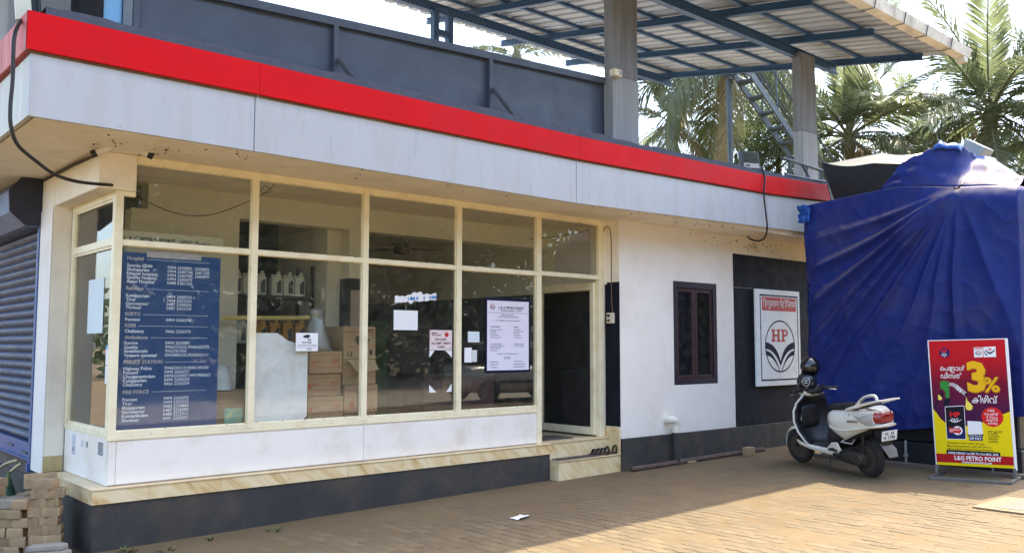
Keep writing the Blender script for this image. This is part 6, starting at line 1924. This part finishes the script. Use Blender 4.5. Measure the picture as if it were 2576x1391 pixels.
# Malayalam words in visual order
T(gW, 'െപ', 243, 345, 40, 72, bold=0.008); T(gW, 'േട', 318, 345, 40, 62, bold=0.008); T(gW, 'ാ', 384, 345, 40, 24, bold=0.008); T(gW, 'ൾ', 412, 345, 40, 54, bold=0.008)
a, b = S(350, 352); gW.add([PP.p(a + x * 0.001, b + y * 0.001, 0.003) for x, y in ((-8, 60), (-14, 50), (-18, 20), (-12, -10), (20, -18), (22, -8), (-4, -2), (-9, 20), (-6, 48))], [(0, 1, 2, 7, 8), (2, 3, 6, 7), (3, 4, 5, 6)])
T(gW, 'ഡീസൽ', 246, 410, 40, 192, bold=0.008)
T(gW, 'കിഴിവ്', 526, 618, 52, 222, bold=0.008)
for sx_, sy_, mb, d in ((6, 8, gG2, 0.002), (3, 4, gG2, 0.0022), (0, 0, gG, 0.003)):
    T(mb, '3', 488 + sx_, 512 + sy_, 232, 170, bold=0.045, d=d); T(mb, '%', 628 + sx_, 522 + sy_, 118, 140, bold=0.02, d=d)
# round badge
a, b = S(702, 738); n = 60; kx = pw / 677.0
PP.poly(gB, [(a + (98 if i % 2 else 90) * kx * math.cos(2 * PI * i / n), b + (98 if i % 2 else 90) * kx * math.sin(2 * PI * i / n)) for i in range(n)], 0.002)
T(gW, '100', 692, 694, 20, 56, 'C', 0.008); T(gW, 'രൂപക്ക്', 694, 722, 18, 120, 'C', 0.01); T(gW, '3 രൂപ', 696, 748, 18, 92, 'C', 0.01); T(gW, 'കുറവ്', 700, 772, 18, 102, 'C', 0.01); T(gW, 'േനടൂ', 705, 800, 18, 84, 'C', 0.01)
# fuel nozzle picture
def poly(mb, pts, d=0.002): PP.poly(mb, [S(x, y) for x, y in pts], d)
poly(gGr, [(240, 440), (268, 430), (318, 438), (325, 452), (322, 500), (328, 575), (298, 582), (288, 530), (270, 505), (246, 500)])
poly(gK, [(298, 583), (328, 576), (334, 600), (318, 650), (272, 645), (276, 600)]); poly(gK, [(252, 512), (272, 545), (262, 590), (226, 600), (216, 572), (246, 548)]); poly(gK, [(216, 600), (232, 604), (200, 655), (182, 662)])
poly(gGr, [(282, 545), (300, 548), (296, 575)], 0.0026)
PP.strip(gS, [S(x, y) for x, y in ((322, 448), (360, 448), (400, 468), (440, 500), (488, 540))], [S(x, y) for x, y in ((308, 470), (352, 478), (388, 500), (425, 530), (465, 562))], 0.002)
for q in ((396, 490), (412, 502), (428, 515)): poly(gW, [(q[0], q[1] - 18), (q[0] + 7, q[1] - 14), (q[0] - 8, q[1] + 18), (q[0] - 15, q[1] + 13)], 0.0026)
poly(gK, [(455, 545), (486, 530), (492, 545), (470, 562)], 0.0028)
poly(gD, [(474, 566), (486, 600), (512, 622), (532, 648), (528, 672), (505, 684), (478, 676), (466, 652), (472, 618)])
poly(gD, [(222, 548), (244, 560), (262, 580), (244, 600), (224, 588)], 0.0026)
# phone
poly(gW, [(288, 650), (448, 642), (458, 648), (476, 922), (468, 930), (312, 928), (302, 920), (284, 660)], 0.0019)
poly(gK, [(293, 655), (446, 647), (454, 652), (471, 919), (464, 925), (314, 923), (306, 916), (289, 663)], 0.0024); poly(gN, [(303, 840), (466, 834), (471, 919), (464, 925), (314, 923), (306, 916)], 0.0028)
T(gB, 'HP', 330, 736, 38, 94, bold=0.05, d=0.0034); T(gW, 'PAY', 344, 774, 24, 66, bold=0.02, d=0.0034)
PP.strip(gW, [S(x, y) for x, y in ((325, 768), (350, 782), (378, 786), (405, 780), (432, 764))], [S(x, y) for x, y in ((320, 762), (350, 774), (378, 778), (405, 772), (436, 758))], 0.0034)
a, b = S(400, 854); PP.disc(gW, a, b, 44 * kx, 0.0032)
poly(gB, [(322, 828), (408, 834), (408, 820), (434, 858), (410, 890), (410, 876), (326, 872)], 0.0036); T(gW, 'REWARDING', 330, 852, 11, 88, d=0.004); T(gW, 'HAI!', 330, 866, 11, 30, d=0.004)
# blank white square where the code was, ribbon under it
poly(gW, [(486, 772), (608, 778), (622, 882), (492, 886)]); poly(gN, [(484, 888), (630, 886), (618, 906), (620, 940), (502, 938), (500, 908)], 0.0026); T(gW, 'SCAN TO INVEST', 502, 901, 9, 110, d=0.0034); T(gW, 'HP PAY', 510, 930, 20, 102, bold=0.03, d=0.0034)
T(gT, 'APP ഇന്ന്', 662, 870, 16, 124, bold=0.01); T(gT, 'തെന്ന', 664, 890, 16, 84, bold=0.01); T(gT, 'ഡൗൺ', 666, 910, 16, 98, bold=0.01); T(gT, 'േലാഡ്', 667, 930, 16, 86, bold=0.01); T(gT, 'െചയ്യൂ', 668, 952, 16, 86, bold=0.01)
T(gT, '*REWARDS AS HAPPY COINS. T&C Apply', 306, 964, 13, 330, bold=0.008); T(gT, 'Make fuel payments with HP PAY at', 308, 990, 16, 380, bold=0.008); T(gT, 'HPCL Retail Outlets & Enjoy Rewards', 308, 1014, 16, 402, bold=0.008)
poly(gK, [(300, 1020), (310, 1016), (762, 1036), (770, 1044), (770, 1066), (762, 1070), (308, 1052), (300, 1046)]); T(gW, 'OFFER PERIOD 1st FEB TO 31st MAR, 2025', 314, 1050, 17, 440, bold=0.03)
T(gW, 'L&G PETRO POINT', 374, 1100, 34, 408, bold=0.03); T(gW, 'CHANGARAMKULAM', 438, 1128, 15, 260, bold=0.03)
# logos at the top
a, b = S(280, 192); PP.disc(gN, a, b, 47 * kx, 0.002); T(gB, 'HP', 252, 190, 24, 52, bold=0.05); T(gW, 'PAY', 262, 208, 13, 36, bold=0.008); PP.strip(gW, [S(x, y) for x, y in ((252, 212), (278, 222), (304, 210))], [S(x, y) for x, y in ((250, 207), (278, 216), (306, 205))], 0.003); poly(gD, [(276, 222), (284, 222), (280, 232)], 0.003)
poly(gW, [(540, 146), (616, 143), (620, 228), (545, 231)]); poly(gW, [(622, 141), (728, 136), (733, 226), (626, 229)]); poly(gB, [(546, 151), (611, 148), (612, 157), (547, 160)], 0.0026)
a, b = S(581, 192); hp_logo(PP, a, b, 26 * kx, gN, gB, 0.0026, 0.1)
T(gB, 'HP', 664, 172, 18, 32, bold=0.04, d=0.0032)
PP.strip(gN, [S(x, y) for x, y in ((638, 158), (655, 176), (680, 188), (705, 174), (722, 160))], [S(x, y) for x, y in ((640, 172), (655, 188), (680, 204), (705, 188), (722, 172))], 0.0028)
PP.strip(gN, [S(x, y) for x, y in ((630, 180), (638, 206), (662, 214))], [S(x, y) for x, y in ((634, 176), (644, 198), (664, 208))], 0.0028)
for nm, gg, mm in (('yellow_field', gY, M_yel), ('red_band', gR, M_prd), ('white_lettering', gW, M_whiteink), ('gold_lettering', gG, M_gold), ('gold_shading', gG2, M_gold2), ('black_print', gK, M_pblk), ('navy_print', gN, M_pnavy), ('green_nozzle', gGr, M_grn), ('red_print', gB, M_brd), ('silver_print', gS, M_psil), ('oil_drop', gD, M_drop), ('dark_lettering', gT, M_pdk)):
    obj(nm, gg, mm, PS, fix=False)
# foot frame
fl, fr, br_ = Vector((10.144,4.376,0.110)), Vector((10.373,3.624,0.113)), Vector((10.943,3.700,0.121))
M_foot = mat('grey_steel_foot', lin(112, 108, 102), 0.55, metal=0.3, var=0.15)
bl_ = fl + (br_ - fr)
ll, lr = Vector((10.452,4.430,0.114)), Vector((10.633,3.661,0.116))
for nm, a, b in (('foot_bar', fl, fr), ('foot_bar', fl, bl_), ('foot_bar', fr, br_)):
    g = MB(); a = a + Vector((0, 0, 0.017)); b = b + Vector((0, 0, 0.017)); g.bar(a, b, 0.032, 0.032); obj(nm, g, M_foot, PS, bevel=0.003)
for a, b in ((ll, BLp), (lr, BRp)):
    g = MB(); g.bar((a.x, a.y, gz(a.x) + 0.033), b - PP.n * 0.012 + Vector((0, 0, 0.0)), 0.034, 0.034, (1, 0, 0)); obj('leg', g, M_foot, PS, bevel=0.003)

# ------------------------------------------------------------------ coconut palms and trees
def leaf_mat(name, col, rough=0.45, var=0.25, scale=3.0, rnd=0.15, trans=0.45):
    m = mat(name, col, rough, var=var, scale=scale, rnd=rnd)
    N, L = m.node_tree.nodes, m.node_tree.links
    b = N['Principled BSDF']; out = N['Material Output']
    tl = N.new('ShaderNodeBsdfTranslucent'); mx = N.new('ShaderNodeMixShader'); mx.inputs[0].default_value = trans
    src = b.inputs['Base Color'].links[0].from_socket
    hs = N.new('ShaderNodeHueSaturation'); hs.inputs['Value'].default_value = 1.5; hs.inputs['Hue'].default_value = 0.48
    L.new(src, hs.inputs['Color']); L.new(hs.outputs[0], tl.inputs['Color'])
    L.new(b.outputs[0], mx.inputs[1]); L.new(tl.outputs[0], mx.inputs[2]); L.new(mx.outputs[0], out.inputs['Surface'])
    return m
M_frond = leaf_mat('palm_leaf', (0.125, 0.155, 0.075), 0.34)
M_frond_y = leaf_mat('yellowing_palm_leaf', (0.22, 0.195, 0.09), 0.45)
M_rach = mat('palm_rib', (0.16, 0.15, 0.07), 0.6, var=0.15)
M_trunk = mat('palm_trunk', lin(142, 132, 120), 0.9, var=0.16, scale=5, stretch=(1, 1, 3), dirt=lin(96, 88, 80), dscale=4, damt=0.7, bump=0.01, bscale=9)
M_bark = mat('tree_bark', lin(96, 84, 70), 0.9, var=0.2, scale=6, bump=0.01)
M_leaf = leaf_mat('tree_leaf', (0.075, 0.115, 0.042), 0.4, rnd=0.1)
M_leaf2 = leaf_mat('light_tree_leaf', (0.10, 0.14, 0.045), 0.4, rnd=0.1)
def frond_mesh(L, droop, twist, seed, hang=0.5, folded=1.0):
    """a palm leaf along +X, bending down"""
    rr = random.Random(seed); g = MB()
    n = 26; pts = []; x = z = 0.0; a = 0.0
    for i in range(n + 1):
        pts.append(Vector((x, twist * (i / n) ** 2, z)))
        a = -droop * (i / n) ** 1.5
        x += L / n * math.cos(a); z += L / n * math.sin(a)
    g.m = 1
    g.tube(pts, [0.032 * (1 - 0.9 * i / n) + 0.003 for i in range(n + 1)], 4)
    g.m = 0
    m = int(L * 19)
    for k in range(m):
        t = 0.14 + 0.86 * k / m
        f = t * n; i = min(int(f), n - 1); f -= i
        p = pts[i].lerp(pts[i + 1], f); d = (pts[i + 1] - pts[i]).normalized()
        ln = L * 0.205 * (math.sin(PI * min(1, (t - 0.02) * 0.98) ** 0.8) ** 0.6 * 0.95 + 0.12) * rr.uniform(0.85, 1.1)
        for sg in (1, -1):
            if rr.random() < 0.05: continue
            sd = Vector((0, sg, 0)); up = d.cross(sd) * -sg
            if up.z < 0 and abs(d.z) < 0.9: up = -up
            aa = rr.uniform(0.55, 0.85) * (1 - 0.35 * t)
            dirv = (sd * math.sin(1.15 - 0.45 * t) * folded + d * math.cos(1.15 - 0.45 * t) + up * rr.uniform(-0.05, 0.28)).normalized()
            mid = p + dirv * ln * 0.5 - Vector((0, 0, 1)) * ln * 0.10 * hang
            end = p + dirv * ln * 0.93 - Vector((0, 0, 1)) * ln * (0.45 * hang + rr.uniform(0, 0.12))
            w = d * 0.034 + up * rr.uniform(-0.006, 0.006)
            g.add([p - w * 0.5, mid - w, end, mid + w, p + w * 0.5], [(0, 1, 3, 4), (1, 2, 3)])
    return g
frm = {}
for nm, L, dr, tw, hg, fo in (('up', 4.2, 0.55, 0.25, 0.25, 0.75), ('mid', 4.4, 1.15, -0.3, 0.75, 0.9), ('low', 4.4, 1.5, 0.35, 1.15, 0.75), ('dead', 4.0, 1.1, -0.2, 1.1, 0.5)):
    frm[nm] = [mesh_of('frond', frond_mesh(L, dr * k, tw * (1 if k > 1 else -1), 5 + int(k * 10), hg, fo), [M_frond if nm != 'dead' else M_frond_y, M_rach], fix=False) for k in (0.85, 1.15)]
    frm[nm] += [mesh_of('frond', frond_mesh(L * 0.92, dr, tw, 77, hg, fo), [M_frond_y if nm == 'dead' else M_frond, M_rach], fix=False)]
def palm(crown, base, label, seed, scale=1.0, spec=None, trunk_r=0.15, n=22):
    rr = random.Random(seed)
    c = Vector(crown); b = Vector(base)
    t = thing('palm_tree', label, 'palm tree', tuple(b), (0, 0, 0), 'coconut palms behind the building')
    g = MB(); pts, rad = [], []
    for i in range(41):
        f = i / 40
        p = b.lerp(c, f) + Vector((0.25 * math.sin(PI * f), 0.1 * math.sin(2 * PI * f), 0))
        pts.append(p); rad.append((trunk_r * (1.35 - 0.5 * f)) * (1 + 0.05 * (i % 2)))
    g.tube(pts, rad, 12); obj('trunk', g, M_trunk, t, smooth=True)
    g = MB(); g.lathe([(0.10, -0.5), (0.2, -0.15), (0.22, 0.15), (0.12, 0.5), (0.03, 0.8)], c, n=10); obj('crown_heart', g, M_rach, t, smooth=True)
    items = spec or []
    if not items:
        for k in range(n):
            q = k / (n - 1)
            az = k * 137.5 + rr.uniform(-15, 15)
            el = 82 - 115 * q + rr.uniform(-8, 8)
            kind = 'up' if q < 0.3 else ('mid' if q < 0.62 else ('low' if q < 0.94 else 'dead'))
            items.append((az, el, kind, rr.uniform(0.85, 1.05)))
    for az, el, kind, sc in items:
        me = frm[kind][rr.randrange(3)]
        o_ = bpy.data.objects.new('frond', me); COL.objects.link(o_); o_.parent = t
        o_.location = c - b + Vector((0, 0, 0.25))
        o_.rotation_euler = (rr.uniform(-0.35, 0.35), -R(el), R(az)); s_ = sc * scale; o_.scale = (s_, s_, s_)
    return t
def gp(p, z=0.0): return (p[0], p[1], z)
# two tall palms right of the roof corner, one close behind the building, two smaller ones
pA = (26.080,13.405,7.935); palm(pA, (pA[0] + 0.6, pA[1] + 0.2, 0.2), 'coconut palm between the second column and the roof corner', 3, 1.15, n=30)
pB = (27.579,9.753,8.254); palm(pB, (pB[0] + 0.9, pB[1] - 0.2, 0.2), 'tallest coconut palm at the right edge with upright fronds', 9, 1.2, n=30)
pC = (19.613,13.545,9.141); pCb = (20.023,14.175,6.411); dC = Vector(pC) - Vector(pCb)
bC = Vector(pCb) - dC * (pCb[2] / dC.z)
palm(pC, tuple(bC), 'coconut palm with grey leaning trunk beside the stair, its fronds hanging under the roof edge', 21, 1.12, trunk_r=0.155, n=34)
pD = (19.895,15.564,7.761); palm(pD, (pD[0], pD[1], 0.2), 'young low coconut palm seen between the first column and the grey trunk', 31, 0.62, n=16)
pE = (21.523,24.092,12.197); palm(pE, (pE[0], pE[1], 0.2), 'distant coconut palm whose top shows above the grey sheet screen', 41, 0.7, n=16)
pF = (32.615,13.811,8.044); palm(pF, (pF[0], pF[1], 0.2), 'low coconut palm in the gap between the two tall ones', 55, 0.95, n=20)
pG = (28.367,7.864,7.388); palm(pG, (pG[0], pG[1], 0.2), 'coconut palm just beyond the right edge, its fronds reaching in', 61, 1.0, n=20)
def crown_mesh(seed, n_cl, per, size, leaf=0.17):
    rr = random.Random(seed); g = MB()
    for c in range(n_cl):
        while True:
            p = Vector((rr.uniform(-1, 1), rr.uniform(-1, 1), rr.uniform(-0.8, 1)))
            if 0.45 < p.length < 1.0: break
        p = Vector((p.x * size[0], p.y * size[1], p.z * size[2]))
        cr = rr.uniform(0.35, 0.75)
        for k in range(per):
            q = p + Vector((rr.gauss(0, 1), rr.gauss(0, 1), rr.gauss(0, 0.7))) * cr * 0.55
            d = (q - p).normalized() + Vector((rr.uniform(-0.6, 0.6), rr.uniform(-0.6, 0.6), rr.uniform(-0.7, 0.3)))
            d.normalize(); s = d.orthogonal().normalized()
            s = (Matrix.Rotation(rr.uniform(0, 6.3), 3, d) @ s)
            l = leaf * rr.uniform(0.7, 1.3); w = l * 0.24
            nn_ = d.cross(s) * w * 0.35
            g.add([q, q + d * l * 0.45 + s * w + nn_, q + d * l, q + d * l * 0.45 - s * w + nn_], [(0, 1, 2, 3)])
    return g
cm = [mesh_of('crown', crown_mesh(1, 150, 46, (2.6, 2.6, 2.4)), M_leaf, fix=False), mesh_of('crown', crown_mesh(2, 150, 46, (2.6, 2.6, 2.2)), M_leaf2, fix=False), mesh_of('crown', crown_mesh(3, 200, 50, (3.4, 3.4, 2.8), 0.2), M_leaf, fix=False)]
def tree(c, label, k, sc=1.0, group='broad leaved trees behind the building', rot=0.0):
    c = Vector(c); b = Vector((c.x, c.y, gz(c.x) - 0.1))
    t = thing('tree', label, 'tree', tuple(b), (0, 0, rot), group)
    g = MB(); h = c.z - b.z
    g.tube([(0, 0, 0), (0.08, 0.05, h * 0.3), (0.0, 0.1, h * 0.6), (0.1, 0, h * 1.05)], [0.2, 0.16, 0.13, 0.05], 8)
    rr = random.Random(int(c.x * 10))
    for i in range(7):
        a = rr.uniform(0, 6.3); z = h * rr.uniform(0.45, 0.8); l = rr.uniform(1.2, 2.2)
        g.tube([(0.04, 0.06, z), (math.cos(a) * l * 0.5, math.sin(a) * l * 0.5, z + 0.7), (math.cos(a) * l, math.sin(a) * l, z + 1.3)], [0.08, 0.055, 0.02], 6)
    obj('trunk', g, M_bark, t, smooth=True, local=True)
    o_ = bpy.data.objects.new('crown', cm[k]); COL.objects.link(o_); o_.parent = t; o_.location = (0, 0, h); o_.scale = (sc, sc, sc)
    return t
tree((24.520,15.708,8.814), 'round dark leafy tree behind the stair', 0, 0.52)
tree((24.245,14.774,7.509), 'lower leafy tree left of the second column', 1, 0.42, rot=1)
tree((22.808,15.270,7.134), 'small leafy tree right of the grey palm trunk', 0, 0.34, rot=2)
tree((29.571,18.130,11.236), 'light green tree top right of the stair', 1, 0.42, rot=4)
tree((26.370,20.469,8.053), 'leafy tree low behind the first column', 0, 0.42, rot=3)
tree((28.879,15.138,6.682), 'dark leafy tree just above the black hood', 0, 0.5, rot=5)
tree((35.847,16.504,8.127), 'leafy tree low between the palms', 1, 0.6, rot=6)
tree((36.773,14.499,7.724), 'dark leafy tree behind the peak of the tarpaulin', 0, 0.7, rot=7)
tree((35.785,11.413,7.360), 'leafy tree at the right edge behind the tarpaulin', 2, 0.6, rot=8)
# trees opposite the shop, behind the viewer: they show in the glass
for i, (x, y, z, s_) in enumerate(((10.0, -13.5, 5.6, 1.5), (15.5, -13.0, 6.0, 1.6), (21.0, -13.5, 5.6, 1.5), (27.0, -12.0, 6.2, 1.7), (4.0, -14.5, 6.0, 1.6), (-3.0, -15.0, 5.6, 1.5), (34.0, -8.0, 6.0, 1.6), (12.5, -17.5, 9.0, 1.9), (20.0, -17.5, 9.0, 1.9))):
    tree((x, y, z), ('leafy roadside tree opposite the shop, mirrored in the glass',)[0], 2, s_, 'roadside trees opposite the shop', rot=i * 1.3)
# hedge masses closing the horizon
g = MB(); rr = random.Random(4)
for k in range(15000):
    a = rr.uniform(0, 2 * PI); r_ = rr.uniform(44, 52)
    p = Vector((6 + math.cos(a) * r_, 4 + math.sin(a) * r_, rr.uniform(0, 1) ** 0.8 * (4.2 + 1.6 * noise.noise(Vector((a * 4, 0, 0))))))
    d = Vector((rr.uniform(-1, 1), rr.uniform(-1, 1), rr.uniform(-0.6, 0.6))).normalized(); s = d.orthogonal().normalized() * 0.22
    g.add([p, p + d * 0.35 + s, p + d * 0.8, p + d * 0.35 - s], [(0, 1, 2, 3)])
for k in range(14000):  # unseen hedge added to block a bright band mirrored in the panes
    x = rr.uniform(-30, 60)
    p = Vector((x, -18.5 + rr.gauss(0, 0.6), rr.uniform(-0.3, 1) * (3.0 + 0.8 * noise.noise(Vector((x * 0.5, 0, 3)))) + gz(x)))
    d = Vector((rr.uniform(-1, 1), rr.uniform(-1, 1), rr.uniform(-0.6, 0.6))).normalized(); s = d.orthogonal().normalized() * 0.15
    g.add([p, p + d * 0.28 + s, p + d * 0.55, p + d * 0.28 - s], [(0, 1, 2, 3)])
o_ = obj('treeline', g, M_leaf, kind='stuff', fix=False); o_['label'] = 'far belt of leafy trees round the place, with a hedge added to darken the glass reflections'

# ------------------------------------------------------------------ the pale car opposite, mirrored in the right pane
M_car = mat('silver_car_paint', lin(190, 188, 180), 0.25, metal=0.2, var=0.03, coat=0.6)
CAR = thing('parked_car', 'pale hatchback parked across the forecourt, mirrored in the rightmost pane', 'car', (15.5, -2.6, gz(15.5)), (0, 0, R(8)))
def cl(name, g, m, smooth=40, bevel=0, parent=None): return obj(name, g, m, parent or CAR, smooth=smooth, bevel=bevel, local=True)
g = MB(); g.loft([sering(x, w, a, b, 4.0, 24) for x, w, a, b in ((-1.85, 0.55, 0.35, 0.85), (-1.75, 0.74, 0.26, 0.95), (-1.2, 0.80, 0.20, 0.98), (0.0, 0.81, 0.20, 0.96), (1.0, 0.80, 0.20, 0.94), (1.5, 0.76, 0.22, 0.84), (1.8, 0.66, 0.28, 0.74), (1.88, 0.45, 0.36, 0.66))]); cl('body', g, M_car, 50)
g = MB(); g.loft([sering(x, w, a, b, 3.5, 24) for x, w, a, b in ((-1.72, 0.55, 0.90, 1.05), (-1.35, 0.64, 0.90, 1.44), (-0.6, 0.66, 0.90, 1.52), (0.2, 0.65, 0.90, 1.48), (0.75, 0.62, 0.90, 1.20), (1.1, 0.58, 0.88, 0.96))]); cl('cabin', g, mat('dark_car_glass', lin(30, 34, 38), 0.1, var=0), 50)
g = MB(); g.loft([sering(x, w, a, b, 3, 20) for x, w, a, b in ((-1.3, 0.55, 1.44, 1.47), (-0.6, 0.62, 1.46, 1.55), (0.2, 0.60, 1.44, 1.51), (0.3, 0.5, 1.42, 1.47))]); cl('roof', g, M_car, 50)
for x in (-1.25, 1.22):
    for sg in (1, -1):
        g = MB(); g.lathe([(0.17, -0.09), (0.27, -0.1), (0.3, -0.06), (0.3, 0.06), (0.27, 0.1), (0.17, 0.09)], (x, sg * 0.72, 0.3), (0, 1, 0), 28); w = cl('wheel', g, M_tyre)
        g = MB(); g.lathe([(0.0, 0.05), (0.16, 0.07), (0.18, 0.095), (0.18, 0.0)], (x, sg * 0.725, 0.3), (0, sg, 0), 20); cl('rim', g, M_chrome, parent=w)
for sg in (1, -1):
    g = MB(); g.box(-1.0, 0.9, sg * 0.805, sg * 0.825, 0.48, 0.54); cl('side_moulding', g, M_blk)
    g = MB(); g.loft([sering(x, 0.03, a, b, 2.2, 12, sg * 0.62) for x, a, b in ((1.5, 0.66, 0.80), (1.72, 0.56, 0.74), (1.8, 0.58, 0.68))]); cl('headlight', g, M_lens, 50)
